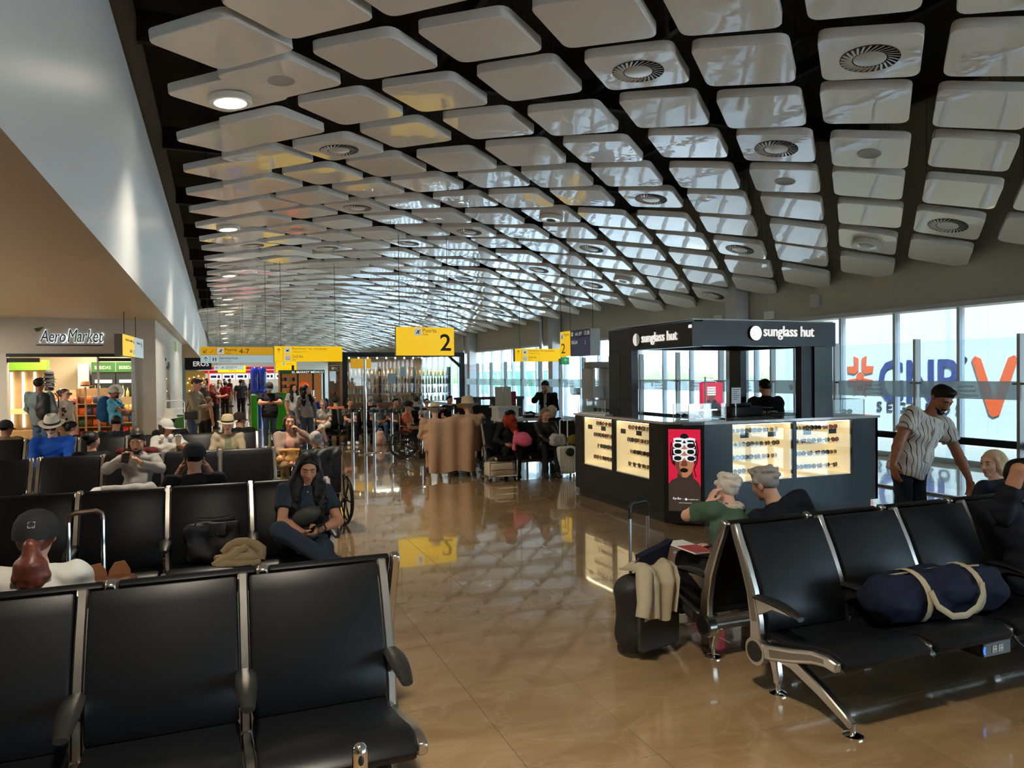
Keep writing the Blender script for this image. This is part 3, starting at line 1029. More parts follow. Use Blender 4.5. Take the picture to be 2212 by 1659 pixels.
def display_case(M, a, b, z0, z1, where, seed, flip=False):
    w = b - a
    D = T
    c = MB()
    c.box(a, b, D - 0.01, D, z0, z1, 0, M)            # back
    c.box(a, a + 0.012, 0.04, D, z0, z1, 0, M)
    c.box(b - 0.012, b, 0.04, D, z0, z1, 0, M)
    c.box(a, b, 0.04, D, z0, z0 + 0.012, 0, M)
    cs = c.build('display_case', M_cream, kio, smooth=False)
    MB().box(a, b, 0.008, 0.014, z0, z1, 0, M).build('pane', M_acr, cs, smooth=False)
    MB().box(a + 0.02, b - 0.02, 0.05, 0.075, z1 - 0.012, z1 - 0.004, 0, M).build('led_strip', M_led, cs, smooth=False)
    r = random.Random(seed)
    n = 4
    for s in range(n):
        zz = z1 - 0.105 - s * (z1 - z0 - 0.11) / 3.55
        yy = D - 0.17 - 0.03 * (s % 2)
        MB().box(a + 0.05, b - 0.05, yy - 0.02, D - 0.01, zz - 0.030, zz - 0.022, 0, M).build('shelf', M_acr, cs, smooth=False)
        k = 6
        for q in range(k):
            t = a + 0.13 + (w - 0.26) * q / (k - 1)
            o = link('sunglasses', GL[r.choice([0, 0, 1, 1, 2, 2, 3] if where != 'first window beside the poster screen' else [0, 2, 2, 2, 1])], None)
            base = M @ Matrix.Translation((t, yy, zz + 0.012)) @ Matrix.Rotation(r.uniform(-0.25, 0.25) + (0.25 if not flip else -0.2), 4, 'Z') @ Matrix.Rotation(-0.12, 4, 'X')
            o.matrix_world = base
            tag(o, 'sunglasses on the %s shelf of the kiosk %s' % (shelf_word[s], where), 'sunglasses', 'sunglasses on the %s shelf, %s' % (shelf_word[s], where))
    for q in range(2):
        t = a + w * (0.22 + 0.45 * q)
        MB().box(t - 0.06, t + 0.06, 0.03, 0.036, z1 - 0.165, z1 - 0.105, 0, M).build('brand_plate', M_kio2, cs, smooth=False)
display_case(ML, 0.22, 1.07, 0.49, 1.165, 'far window on the hall side', 1, True)
display_case(ML, 1.13, 1.98, 0.49, 1.165, 'near window on the hall side', 2, True)
display_case(MF, 0.40, 1.31, 0.48, 1.165, 'first window beside the poster screen', 3)
display_case(MF, 1.36, 2.27, 0.48, 1.165, 'front window farther from the poster screen', 4)
# poster screen on the chamfered corner, local frame: x along the chamfer, y inwards, z up
scr = MB().box(0.0, 0.461, -0.03, 0.0, 0.03, CT - 0.035, 0, MC).build('poster_screen', M_black, kio, smooth=False)
PW0, PW1, PZ0, PZ1 = 0.055, 0.42, 0.17, 1.125
def flat(poly, m, depth, name='poster_print'):
    """flat printed shape on the screen; poly in poster units (0..1, 0..1 from bottom)"""
    pts = [(PW0 + (PW1 - PW0) * x, PZ0 + (PZ1 - PZ0) * y) for x, y in poly]
    mb = MB().prism(pts, -0.0305 - depth, -0.0305 - depth - 0.0003, 'y', 0, MC)
    return mb.build(name, m, scr, smooth=False)
def E_(n_, c, e=0.9):
    return mat(n_, c, 0.4, emit=e)
M_pr = E_('poster_red', srgb(206, 28, 62))
M_ps = E_('poster_skin', srgb(176, 116, 84))
M_psh = E_('poster_skin_shade', srgb(104, 62, 46))
M_pd = E_('poster_dark', srgb(58, 46, 40))
M_pk = E_('poster_black', srgb(14, 12, 12))
M_pw = E_('poster_white', srgb(225, 232, 236))
def elp(cx, cy, rx, ry, n=24, a0=0, sq=0.0):
    return [(cx + rx * math.cos(2 * PI * k / n) * (1 + sq * abs(math.sin(4 * PI * k / n))), cy + ry * math.sin(2 * PI * k / n) * (1 + sq * abs(math.sin(4 * PI * k / n)))) for k in range(n)]
flat([(0, 0), (1, 0), (1, 1), (0, 1)], M_pr, 0.0)
flat([(0, 0), (1, 0), (1, 0.30), (0.93, 0.36), (0.78, 0.41), (0.74, 0.50), (0.30, 0.50), (0.27, 0.41), (0.10, 0.38), (0, 0.33)], M_pd, 0.0004)
flat(elp(0.5, 0.905, 0.13, 0.045), M_pk, 0.0005)
flat(elp(0.5, 0.70, 0.40, 0.20), M_pk, 0.0004)
flat([(0.20, 0.80), (0.80, 0.80), (0.80, 0.58), (0.72, 0.47), (0.58, 0.415), (0.44, 0.415), (0.30, 0.47), (0.20, 0.58)], M_ps, 0.0008)
flat([(0.20, 0.80), (0.36, 0.80), (0.34, 0.55), (0.44, 0.42), (0.30, 0.47), (0.20, 0.58)], M_psh, 0.0010)
flat([(0.44, 0.62), (0.56, 0.62), (0.60, 0.565), (0.54, 0.548), (0.42, 0.55), (0.38, 0.565)], M_psh, 0.0010)
flat(elp(0.49, 0.502, 0.125, 0.028), M_pk, 0.0012)
for cy, wd in ((0.855, 0.34), (0.800, 0.36), (0.725, 0.35), (0.645, 0.37)):
    flat([(0.5 - wd, cy + 0.035), (0.5 - wd * 0.5, cy + 0.045), (0.5, cy + 0.030), (0.5 + wd * 0.5, cy + 0.045), (0.5 + wd, cy + 0.035), (0.5 + wd * 0.95, cy - 0.02), (0.5 + wd * 0.6, cy - 0.042), (0.5 + wd * 0.22, cy - 0.028), (0.5, cy + 0.012), (0.5 - wd * 0.22, cy - 0.028), (0.5 - wd * 0.6, cy - 0.042), (0.5 - wd * 0.95, cy - 0.02)], M_pw, 0.0015 + (0.86 - cy) * 0.002)
    for s in (-1, 1):
        flat(elp(0.5 + s * wd * 0.56, cy + 0.002, wd * 0.31, 0.027 if cy < 0.85 else 0.012, sq=0.08), M_pk, 0.0017 + (0.86 - cy) * 0.002)
for xs in ([(0.10, 0.84), (0.06, 0.7), (0.12, 0.6), (0.20, 0.56)], [(0.86, 0.86), (0.93, 0.74), (0.90, 0.62), (0.80, 0.52), (0.86, 0.42)], [(0.78, 0.86), (0.86, 0.76), (0.84, 0.64)]):
    flat(offset_curve(xs, 0.035, 0.025), M_pk, 0.0022)
def ptext(body, x, y, h, w, shear=0, bold=0):
    me = text_mesh(body, height=h, width=w, extrude=0.0003, shear=shear, bold=bold)
    me.materials.clear(); me.materials.append(M_pw)
    o = link('lettering', me, scr)
    o.matrix_world = MC @ Matrix.Translation((PW0 + (PW1 - PW0) * x, -0.0325, PZ0 + (PZ1 - PZ0) * y)) @ Matrix.Rotation(PI / 2, 4, 'X')
ptext('Ray-Ban', 0.13, 0.135, 0.034, 0.095, 0.3, 0.01)
ptext('x', 0.44, 0.145, 0.01, 0.01)
ptext('sunglass hut', 0.60, 0.14, 0.018, 0.12)
ptext('SOLO EN SUNGLASS HUT', 0.32, 0.10, 0.009, 0.15)
flat(elp(0.545, 0.15, 0.038, 0.0145), M_pw, 0.0022)
# upper frame: posts and fascia
fx0, fx1, fy0, fy1 = 5.0, 7.13, 7.0, 8.85
mb = MB()
mb.box(fx0, fx0 + 0.14, fy0 - 0.06, fy1, 2.08, 2.365)
mb.box(fx0 + 0.14, fx1 - 0.14, fy0 - 0.06, fy0 + 0.1, 2.09, 2.385)
mb.box(fx1 - 0.14, fx1, fy0 - 0.06, fy1, 2.09, 2.385)
mb.box(fx0 + 0.14, fx1 - 0.14, fy1 - 0.14, fy1, 2.10, 2.37)
mb.build('fascia', M_kio2, kio, smooth=False)
MB().box(fx0 + 0.02, fx1 - 0.02, fy0 - 0.04, fy1 - 0.02, 2.385, 2.40).build('canopy', M_greyframe, kio)
MB().box(fx0, fx0 + 0.12, 8.56, fy1, CT, 2.09).build('post', M_kio, kio)
MB().box(fx0 + 0.0, fx0 + 0.10, 8.26, 8.555, CT, 2.08).build('post', M_kio2, kio)
MB().box(6.84, fx1, 6.99, 7.1, CT, 2.09).build('post', M_kio, kio)
MB().box(6.66, 6.838, 7.02, 7.12, CT, 2.09).build('post', M_black, kio)
MB().box(fx1 - 0.1, fx1, 8.6, fy1, CT, 2.09).build('post', M_kio2, kio)
def ftext(body, M, x, z, h, w, m=M_letter, bold=0.0):
    me = text_mesh(body, height=h, width=w, extrude=0.008, bold=bold)
    me.materials.clear(); me.materials.append(m)
    o = link('lettering', me, kio)
    o.matrix_world = M @ Matrix.Translation((x, 0, z)) @ Matrix.Rotation(PI / 2, 4, 'X')
MFF = Matrix.Translation((0, fy0 - 0.075, 0))
MLL = Matrix(((0, 1, 0, fx0 - 0.012), (-1, 0, 0, 0), (0, 0, 1, 0), (0, 0, 0, 1)))   # x -> -Y, outward -X
ftext('sunglass hut', MFF, 6.0, 2.165, 0.165, 0.77, bold=0.006)
ftext('sunglass hut', MLL, -7.99, 2.13, 0.155, 0.77, bold=0.006)
ftext('64', MLL, -6.99, 2.29, 0.04, 0.05)
M_mirror = mat('mirror_disc', (0.85, 0.88, 0.86), 0.06, metal=1.0)
def disc(M, x, z, r):
    d = MB().lathe([(r, 0), (r, 0.012), (1e-6, 0.012)], (0, 0, 0), 28, 0, M @ Matrix.Translation((x, 0, z)) @ Matrix.Rotation(PI / 2, 4, 'X')).build('logo_disc', M_mirror, kio)
    MB().prism([(r * math.cos(a), r * math.sin(a)) for a in [PI / 2 + PI * k / 12 for k in range(13)]], 0.0125, 0.014, 'z', 0, M @ Matrix.Translation((x, 0, z)) @ Matrix.Rotation(PI / 2, 4, 'X')).build('logo_half', M_letter, d)
disc(MFF, 5.875, 2.24, 0.085)
disc(MLL, -8.10, 2.21, 0.080)
# acrylic showcases standing on the counter
def showcase(x0, x1, y0, y1, label, items):
    t = thing('showcase', label, 'showcase', ((x0 + x1) / 2, (y0 + y1) / 2, CT))
    w, d, h = (x1 - x0) / 2, (y1 - y0) / 2, 0.21
    mb = MB()
    for (a, b, c, e) in ((-w, w, -d, -d + 0.006), (-w, w, d - 0.006, d), (-w, -w + 0.006, -d, d), (w - 0.006, w, -d, d)):
        mb.box(a, b, c, e, 0.0, h)
    mb.box(-w, w, -d, d, h, h + 0.006)
    mb.build('acrylic_cover', M_acr, t, smooth=False)
    MB().box(-w, w, -d, d, 0.0, 0.012).build('base', M_whitemark, t)
    mb = MB()
    for sx in (-1, 1):
        for sy in (-1, 1):
            mb.box(sx * w - 0.004, sx * w + 0.004, sy * d - 0.004, sy * d + 0.004, 0, h)
    stuff(mb.build('edge_strips', M_whitemark, t))
    for (gx, gy, gm, rz, lab) in items:
        o = link('sunglasses', GL[gm], None, ((x0 + x1) / 2 + gx, (y0 + y1) / 2 + gy, CT + 0.05), (0, 0, rz))
        tag(o, lab, 'sunglasses')
showcase(5.0, 5.52, 7.02, 7.32, 'clear acrylic showcase on the kiosk corner above the poster screen', [(0.02, 0.02, 4, 0.2, 'white framed sunglasses in the showcase above the poster screen'), (-0.12, -0.04, 0, 0.3, 'black framed sunglasses in the showcase above the poster screen')])
showcase(7.2, 7.72, 7.05, 7.4, 'clear acrylic showcase on the kiosk corner near the window', [(-0.1, 0, 2, 0.4, 'wire framed sunglasses in the showcase near the window'), (0.1, -0.05, 0, -0.3, 'dark sunglasses lying in the showcase near the window')])
showcase(4.88, 5.3, 8.75, 9.55, 'long clear acrylic showcase at the far end of the kiosk', [(0, 0.2, 0, -1.2, 'dark sunglasses at the back of the far kiosk showcase'), (0, -0.1, 1, -1.0, 'tortoise sunglasses in the middle of the far kiosk showcase')])
# small poster card, notice and lamp post on the counter
pc = thing('poster_card', 'small red poster card with stacked white sunglasses on the kiosk counter', 'poster card', (5.62, 7.42, CT))
MB().box(-0.17, 0.17, 0, 0.01, 0.12, 0.45).build('card', M_pr, pc)
MB().box(-0.015, 0.015, 0.0, 0.012, 0, 0.12).box(-0.07, 0.07, -0.05, 0.06, 0, 0.01).build('stand', M_acr, pc)
MB().prism([(-0.17, 0.12), (0.17, 0.12), (0.1, 0.2), (0.05, 0.24), (-0.05, 0.24), (-0.1, 0.2)], -0.001, 0, 'y').build('shoulders_print', M_pk, pc)
MB().prism(elp(0, 0.30, 0.055, 0.085), -0.002, -0.001, 'y').build('face_print', M_psh, pc)
for k in range(4):
    MB().prism([(-0.065, 0.395 - k * 0.028), (0.065, 0.395 - k * 0.028), (0.06, 0.375 - k * 0.028), (-0.06, 0.375 - k * 0.028)], -0.003, -0.002, 'y').build('glasses_print', M_pw, pc)
nt_ = thing('notice_sheet', 'white notice sheet in a clear stand on the kiosk counter', 'notice', (6.02, 7.45, CT))
MB().box(-0.07, 0.07, 0.0, 0.006, 0.18, 0.38).build('sheet', M_whitemark, nt_)
MB().box(-0.01, 0.01, 0.0, 0.008, 0, 0.18).box(-0.05, 0.05, -0.03, 0.04, 0, 0.008).build('stand', M_acr, nt_)
mb = MB()
for k in range(6):
    mb.box(-0.05, 0.05 - 0.02 * (k % 3), -0.002, 0, 0.35 - k * 0.024, 0.356 - k * 0.024)
stuff(mb.build('print_lines', M_black, nt_))
pm = thing('mirror_panel', 'dark framed photo panel standing behind the red poster card', 'display panel', (5.98, 7.95, CT))
MB().box(-0.11, 0.11, 0, 0.02, 0.10, 0.45).build('frame', M_black, pm)
MB().ell((-0.02, -0.004, 0.27), (0.05, 0.004, 0.08), 12).build('picture', M_psh, pm)
MB().box(-0.02, 0.02, 0.0, 0.02, 0, 0.1).box(-0.06, 0.06, -0.04, 0.05, 0, 0.012).build('stand', M_black, pm)
tl = thing('till_terminal', 'black cash drawer and till in front of the kiosk attendant', 'till', (6.42, 7.85, CT))
MB().rbox(-0.25, 0.25, -0.13, 0.12, 0, 0.12, 0.01, 1).build('drawer', M_black, tl)
MB().rbox(-0.12, 0.16, -0.02, 0.10, 0.12, 0.17, 0.01, 1).build('printer', M_pad, tl)
MB().box(5.35, 7.4, 7.5, 8.1, CT - 0.28, CT - 0.02).box(6.3, 7.3, 7.6, 8.1, CT - 0.02, CT).build('inner_desk', M_kio2, kio)
for x in (5.32, 6.22):
    pass
ph = MB().cyl((5.50, 7.38, CT), (5.50, 7.38, CT + 0.52), 0.012, 8).lathe([(0.05, 0), (0.05, 0.01), (0.012, 0.02)], (5.50, 7.38, CT), 14).build('support_pole', M_alu)
tag(ph, 'thin grey metal pole on the kiosk counter beside the red poster card', 'pole')
# ================================================================== hanging signs
M_sy = mat('sign_yellow', srgb(240, 196, 0), 0.35, emit=0.72, ecol=srgb(255, 206, 0))
M_sy2 = mat('sign_amber', srgb(226, 172, 16), 0.35, emit=0.45, ecol=srgb(240, 180, 10))
M_sb = mat('sign_pale_blue', srgb(205, 222, 226), 0.35, emit=0.4, ecol=srgb(190, 220, 230))
M_sk = mat('sign_black_print', (0.02, 0.018, 0.012), 0.5)
M_sg = mat('sign_grey_print', (0.16, 0.13, 0.05), 0.5)
M_sw = mat('sign_white_print', (0.85, 0.85, 0.85), 0.4, emit=0.35)
M_case = mat('sign_case_grey', (0.16, 0.16, 0.16), 0.45)
M_sgreen = mat('exit_green', srgb(30, 150, 90), 0.4, emit=0.7)

def icon_polys(kind):
    P = []
    if kind == 'plane':
        P = [[(0.18, 0.30), (0.30, 0.28), (0.82, 0.70), (0.85, 0.80), (0.75, 0.80), (0.25, 0.40)], [(0.40, 0.78), (0.52, 0.78), (0.66, 0.52), (0.55, 0.45)], [(0.50, 0.40), (0.62, 0.50), (0.72, 0.25), (0.64, 0.22)]]
    elif kind == 'bag':
        P = [[(0.25, 0.30), (0.70, 0.30), (0.70, 0.55), (0.25, 0.55)], [(0.55, 0.55), (0.62, 0.55), (0.78, 0.78), (0.70, 0.80)]]
    elif kind == 'exit':
        P = [[(0.2, 0.2), (0.8, 0.2), (0.8, 0.26), (0.2, 0.26)], [(0.2, 0.2), (0.26, 0.2), (0.26, 0.7), (0.2, 0.7)], [(0.74, 0.2), (0.8, 0.2), (0.8, 0.7), (0.74, 0.7)], [(0.44, 0.6), (0.56, 0.6), (0.56, 0.75), (0.44, 0.75)]]
    elif kind == 'wc':
        for c in (0.30, 0.70):
            P += [[(c - 0.1, 0.45), (c + 0.1, 0.45), (c + 0.1, 0.68), (c - 0.1, 0.68)], [(c - 0.06, 0.15), (c + 0.06, 0.15), (c + 0.06, 0.45), (c - 0.06, 0.45)], [(c - 0.05, 0.72), (c + 0.05, 0.72), (c + 0.05, 0.84), (c - 0.05, 0.84)]]
    elif kind == 'up':
        P = [[(0.46, 0.12), (0.54, 0.12), (0.54, 0.85), (0.46, 0.85)], [(0.5, 0.92), (0.16, 0.58), (0.22, 0.50), (0.5, 0.78), (0.78, 0.50), (0.84, 0.58)]]
    elif kind == 'down_left':
        P = [[(0.18, 0.26), (0.26, 0.18), (0.86, 0.78), (0.78, 0.86)], [(0.14, 0.14), (0.72, 0.14), (0.72, 0.24), (0.24, 0.24), (0.24, 0.72), (0.14, 0.72)]]
    elif kind == 'left':
        P = [[(0.12, 0.46), (0.88, 0.46), (0.88, 0.54), (0.12, 0.54)], [(0.08, 0.5), (0.42, 0.16), (0.50, 0.22), (0.22, 0.5), (0.50, 0.78), (0.42, 0.84)]]
    elif kind == 'stairs':
        P = [[(0.1, 0.15), (0.35, 0.15), (0.75, 0.6), (0.92, 0.6), (0.92, 0.68), (0.70, 0.68), (0.30, 0.24), (0.1, 0.24)]]
    return P

class Sign:
    """hanging sign in the local XZ plane, face towards -Y; w, h in metres, origin at lower left of the face"""
    def __init__(s, label, loc, w, h, rotz=0.0, depth=0.14, face=None, case=M_case, cables=(), ztop=5.3, name='hanging_sign'):
        s.t = thing(name, label, 'sign', loc, rotz)
        s.w, s.h = w, h
        MB().box(0, w, 0.004, depth, 0, h).build('case', case, s.t, smooth=False)
        if face is not None:
            s.band(0, 1, 0, 1, face, 'face_panel')
        for f in cables:
            MB().cyl((w * f, depth / 2, h), (w * f, depth / 2, ztop - loc[2]), 0.007, 6).build('cable', M_sk, s.t)
    def band(s, x0, x1, z0, z1, m, name='face_panel', d=0.0):
        return MB().box(s.w * x0, s.w * x1, -0.004 - d, 0.004, s.h * z0, s.h * z1).build(name, m, s.t, smooth=False)
    def txt(s, body, x, z, h, w=None, m=M_sk, bold=0.0):
        text(body, m, s.t, (s.w * x, -0.0045, s.h * z), height=s.h * h, width=(s.w * w if w else None), extrude=0.0012, bold=bold)
    def icon(s, kind, x, z, size, m=M_sk, plate=None, d=0.0):
        o = s.t
        sz = s.h * size
        X, Z = s.w * x, s.h * z
        if plate is not None:
            o = MB().box(X, X + sz, -0.0055, -0.004, Z, Z + sz).build('pictogram_plate', plate, s.t, smooth=False)
            d += 0.002
        mb = MB()
        for p in icon_polys(kind):
            mb.prism([(X + q[0] * sz, Z + q[1] * sz) for q in p], -0.0045 - d, -0.0065 - d, 'y')
        stuff(mb.build('pictogram', m, o, smooth=False))
    def line(s, x, z0, z1, m=M_sg):
        s.band(x, x + 0.004 * 2 / s.w, z0, z1, m, 'divider', 0.001)

# gate 2
S = Sign('large yellow hanging sign reading Puerta Gate 2', (4.11, 17.9, 2.28), 1.5, 0.71, face=M_sy, cables=(0.07, 0.9))
S.icon('plane', 0.31, 0.70, 0.25, plate=M_sw)
S.txt('Puerta', 0.455, 0.815, 0.15, 0.235, M_sg)
S.txt('Gate', 0.455, 0.715, 0.09, 0.09, M_sg)
S.txt('2', 0.755, 0.17, 0.60, 0.19, bold=0.012)
# gates 4-7 / restrooms
S = Sign('two-tone hanging sign, amber Puerta 4-7 above pale Sanitarios', (-0.47, 23.5, 2.21), 2.05, 0.48, cables=(0.1, 0.9))
S.band(0, 1, 0.5, 1, M_sy2)
S.band(0, 1, 0, 0.485, M_sb)
S.icon('down_left', 0.03, 0.58, 0.30)
S.icon('stairs', 0.115, 0.58, 0.32, M_sg)
S.line(0.21, 0.55, 0.95)
S.icon('plane', 0.225, 0.55, 0.38, plate=M_sw)
S.txt('Puerta', 0.33, 0.74, 0.17, 0.165)
S.txt('Gates', 0.33, 0.57, 0.09, 0.085, M_sg)
S.txt('4-7', 0.525, 0.58, 0.30, 0.14)
S.icon('up', 0.03, 0.07, 0.34)
S.line(0.125, 0.06, 0.42)
S.icon('wc', 0.145, 0.05, 0.36, plate=M_sb)
S.txt('Sanitarios', 0.25, 0.23, 0.17, 0.255)
S.txt('Restrooms', 0.255, 0.07, 0.09, 0.165, M_sg)
def baggage(label, loc, w, h, cables, rotz=0):
    S = Sign(label, loc, w, h, rotz, face=M_sy, cables=cables)
    S.icon('up', 0.025, 0.56, 0.34)
    S.line(0.125, 0.04, 0.96)
    S.icon('bag', 0.15, 0.56, 0.36, plate=M_sw)
    S.icon('exit', 0.15, 0.06, 0.36, plate=M_sw)
    S.txt('Reclamo de equipaje', 0.26, 0.74, 0.19, 0.51, M_sg)
    S.txt('Baggage claim', 0.26, 0.60, 0.09, 0.22, M_sg)
    S.txt('Salida', 0.26, 0.26, 0.18, 0.155, M_sg)
    S.txt('Exit', 0.26, 0.09, 0.09, 0.055, M_sg)
    return S
baggage('long yellow hanging sign for baggage claim and exit beside the gates 4-7 sign', (1.60, 23.3, 2.24), 2.03, 0.47, (0.1, 0.9))
S = Sign('distant yellow hanging sign with the number 1', (2.92, 41.7, 2.03), 1.1, 0.56, face=M_sy, cables=(0.15, 0.85))
S.txt('1', 0.76, 0.12, 0.55, 0.12, bold=0.01)
S.icon('plane', 0.32, 0.66, 0.28, plate=M_sw)
S.txt('Puerta', 0.52, 0.74, 0.14, 0.25, M_sg)
S = Sign('distant pale blue Sanitarios sign with arrow in the corridor', (-0.16, 35.4, 2.12), 1.25, 0.20, face=M_sb, cables=(0.1, 0.9))
S.icon('left', 0.05, 0.15, 0.7)
S.icon('wc', 0.24, 0.15, 0.7)
S.txt('Sanitarios', 0.40, 0.48, 0.38, 0.38)
S.txt('Restrooms', 0.40, 0.14, 0.22, 0.26, M_sg)
S = Sign('distant plain yellow sign behind the pale Sanitarios sign', (0.0, 36.4, 2.0), 1.22, 0.32, face=M_sy, cables=(0.1, 0.9))
S.txt('Salida', 0.4, 0.15, 0.25, 0.25, M_sg)
baggage('yellow baggage claim and exit sign hanging before the windows', (8.55, 21.0, 2.18), 1.75, 0.40, (0.11, 0.92))
# gate 2 sign seen almost edge-on, with flight monitor
S = Sign('narrow yellow gate 2 sign seen at an angle beside the flight monitor', (9.2, 19.12, 2.29), 0.65, 0.70, -PI / 2, face=M_sy, cables=(0.8,), ztop=4.7)
S.icon('plane', 0.06, 0.66, 0.26, plate=M_sw)
S.txt('Puerta', 0.42, 0.82, 0.11, 0.5, M_sg)
S.txt('2', 0.12, 0.12, 0.40, 0.4)
M_mon = mat('monitor_blue', srgb(44, 44, 82), 0.3, emit=0.35)
M_mon2 = mat('monitor_dark_band', srgb(34, 34, 52), 0.3, emit=0.25)
S = Sign('dark blue flight monitor listing a flight to Dallas', (9.2, 18.44, 2.27), 1.15, 0.72, -PI / 2, face=M_mon, case=M_greyframe, cables=(0.9,), ztop=4.7, depth=0.3, name='flight_monitor')
S.band(0, 1, 0.72, 1, M_mon2, 'header_band', 0.001)
S.txt('AAL 877', 0.24, 0.78, 0.13, 0.36, M_sw)
S.txt('13:38', 0.72, 0.78, 0.15, 0.25, M_sw)
S.txt('DALLAS', 0.05, 0.47, 0.13, 0.32, M_sw)
S.txt('2', 0.74, 0.44, 0.12, 0.05, M_sw)
S.icon('plane', 0.04, 0.78, 0.15, plate=M_sw)
# green exit sign
S = Sign('small green emergency exit sign with white arrow under the yellow signs', (9.42, 19.5, 2.06), 0.26, 0.22, face=M_sgreen, depth=0.05, cables=(0.5,), ztop=2.3)
S.icon('up', 0.2, 0.15, 0.7, M_sw, d=0.002)
# sign by the snack shop, hung from the soffit, seen from its oblique side
ang = math.atan2(17.8 - 15.2, -1.42 + 1.6)
S = Sign('yellow and pale blue double sign hung from the soffit beside the snack shop', (-1.62, 15.2, 2.2), 2.2, 0.40, ang, face=None, cables=(0.25, 0.8), ztop=3.05)
S.band(0.0, 0.55, 0, 1, M_sy)
S.band(0.57, 1.0, 0, 1, M_sb)
S.txt('Reclamo de equipaje', 0.12, 0.68, 0.16, 0.32, M_sg)
S.txt('Salida', 0.3, 0.2, 0.16, 0.12, M_sg)
S.icon('bag', 0.46, 0.56, 0.36, plate=M_sw)
S.icon('exit', 0.46, 0.08, 0.36, plate=M_sw)
S.txt('Sanitarios', 0.64, 0.68, 0.14, 0.2)
S.icon('wc', 0.86, 0.5, 0.36)
# ================================================================== shops and fixtures
M_bulk = mat('shop_bulkhead', (0.55, 0.53, 0.48), 0.5)
M_jamb = mat('shop_jamb', (0.60, 0.58, 0.52), 0.5)
M_inwall = mat('shop_interior_wall', (0.68, 0.56, 0.38), 0.6)
M_shopgreen = mat('shop_green', srgb(110, 160, 36), 0.5, emit=0.12)
M_dgreen = mat('dark_green', srgb(40, 90, 34), 0.5)
M_wood = mat('oak_veneer', (0.36, 0.23, 0.11), 0.5, var=0.3, vscale=6)
M_striplight = mat('strip_light', (1, 0.92, 0.75), 0.4, emit=4.0, ecol=(1.0, 0.88, 0.62))
struct(MB().box(-14, -1.26, 17.8, 18.0, 2.3, 3.06).build('wall_shopfront', M_bulk), 'plain bulkhead above the snack shop opening')
struct(MB().box(-1.68, -1.26, 17.8, 18.0, 0, 2.3).build('wall_jamb', M_jamb), 'pale pier at the corner of the snack shop')
struct(MB().box(-14, -4.02, 17.8, 18.0, 0, 2.3).build('wall_pier', M_jamb), 'pale pier at the picture edge of the snack shop')
struct(MB().box(-4.02, -1.68, 17.76, 17.84, 2.24, 2.31).build('trim_3', M_black))
sidew = struct(MB().box(-1.5, -1.26, 18.0, 20.95, 0, 3.06).box(-1.5, -1.26, 22.6, 30.6, 0, 3.06).box(-1.5, -1.26, 20.95, 22.6, 2.3, 3.06).build('wall_side', M_jamb), 'pale side wall of the shops along the corridor')
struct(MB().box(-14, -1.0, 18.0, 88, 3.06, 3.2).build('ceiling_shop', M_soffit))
struct(MB().box(-9, -1.5, 23.0, 23.15, 0, 3.06).build('wall_shop_back', M_inwall), 'warm beige back wall inside the snack shop')
struct(MB().box(-9.1, -9.0, 18, 23, 0, 3.06).build('wall_shop_side', M_inwall))
tag(MB().cyl((-1.70, 17.72, 0), (-1.70, 17.72, 2.3), 0.035, 16).lathe([(0.06, 0), (0.06, 0.012), (0.035, 0.02)], (-1.70, 17.72, 0), 16).build('door_post', M_alu2), 'tall grey metal post at the snack shop door', 'post')
dr = struct(MB().box(-2.40, -2.36, 17.86, 17.9, 0, 2.24).build('door_1', M_jamb), 'sliding glass door of the snack shop')
MB().box(-2.36, -1.72, 17.875, 17.885, 0.02, 2.15).build('pane', M_glass, dr, smooth=False)
MB().box(-2.37, -1.72, 17.85, 17.91, 2.15, 2.22).build('door_rail', M_black, dr, smooth=False)
MB().lathe([(0.155, 0), (0.155, 0.002), (1e-6, 0.002)], (0, 0, 0), 28, 0, Matrix.Translation((-2.05, 17.87, 1.5)) @ Matrix.Rotation(PI / 2, 4, 'X')).build('round_sticker', mat('sticker_white', (0.7, 0.72, 0.6), 0.5), dr)
MB().box(-4.02, -3.45, 17.84, 17.92, 2.13, 2.22).build('door_rail', M_black, dr, smooth=False)
# lit shop name
nm = thing('shop_sign', 'backlit Aero Market shop sign on the pale bulkhead', 'sign', (-3.52, 17.8, 2.5))
MB().prism([(0.02, -0.02), (1.26, -0.02), (1.24, 0.0), (0.04, 0.0)], -0.035, -0.02, 'y').build('underline', mat('sign_navy', srgb(52, 50, 78), 0.4), nm)
M_halo = mat('sign_halo', (0.8, 0.9, 1), 0.5, emit=1.6, ecol=(0.85, 0.93, 1.0))
for bd, x, w, m, h, z in (('Aero', 0.10, 0.47, MATS['sign_navy'], 0.25, 0.05), ('Market', 0.60, 0.66, mat('sign_leaf_green', srgb(62, 92, 44), 0.4), 0.27, 0.05)):
    text(bd, m, nm, (x, -0.045, z), height=h, width=w, shear=0.25, extrude=0.008)
    text(bd, M_halo, nm, (x - 0.014, -0.02, z - 0.014), height=h + 0.028, width=w + 0.028, shear=0.25, extrude=0.003, name='glow_letter')
MB().prism([(0.0, 0.33), (0.10, 0.35), (0.17, 0.37), (0.10, 0.28), (0.04, 0.26)], -0.045, -0.03, 'y').build('leaf', MATS['sign_leaf_green'], nm)
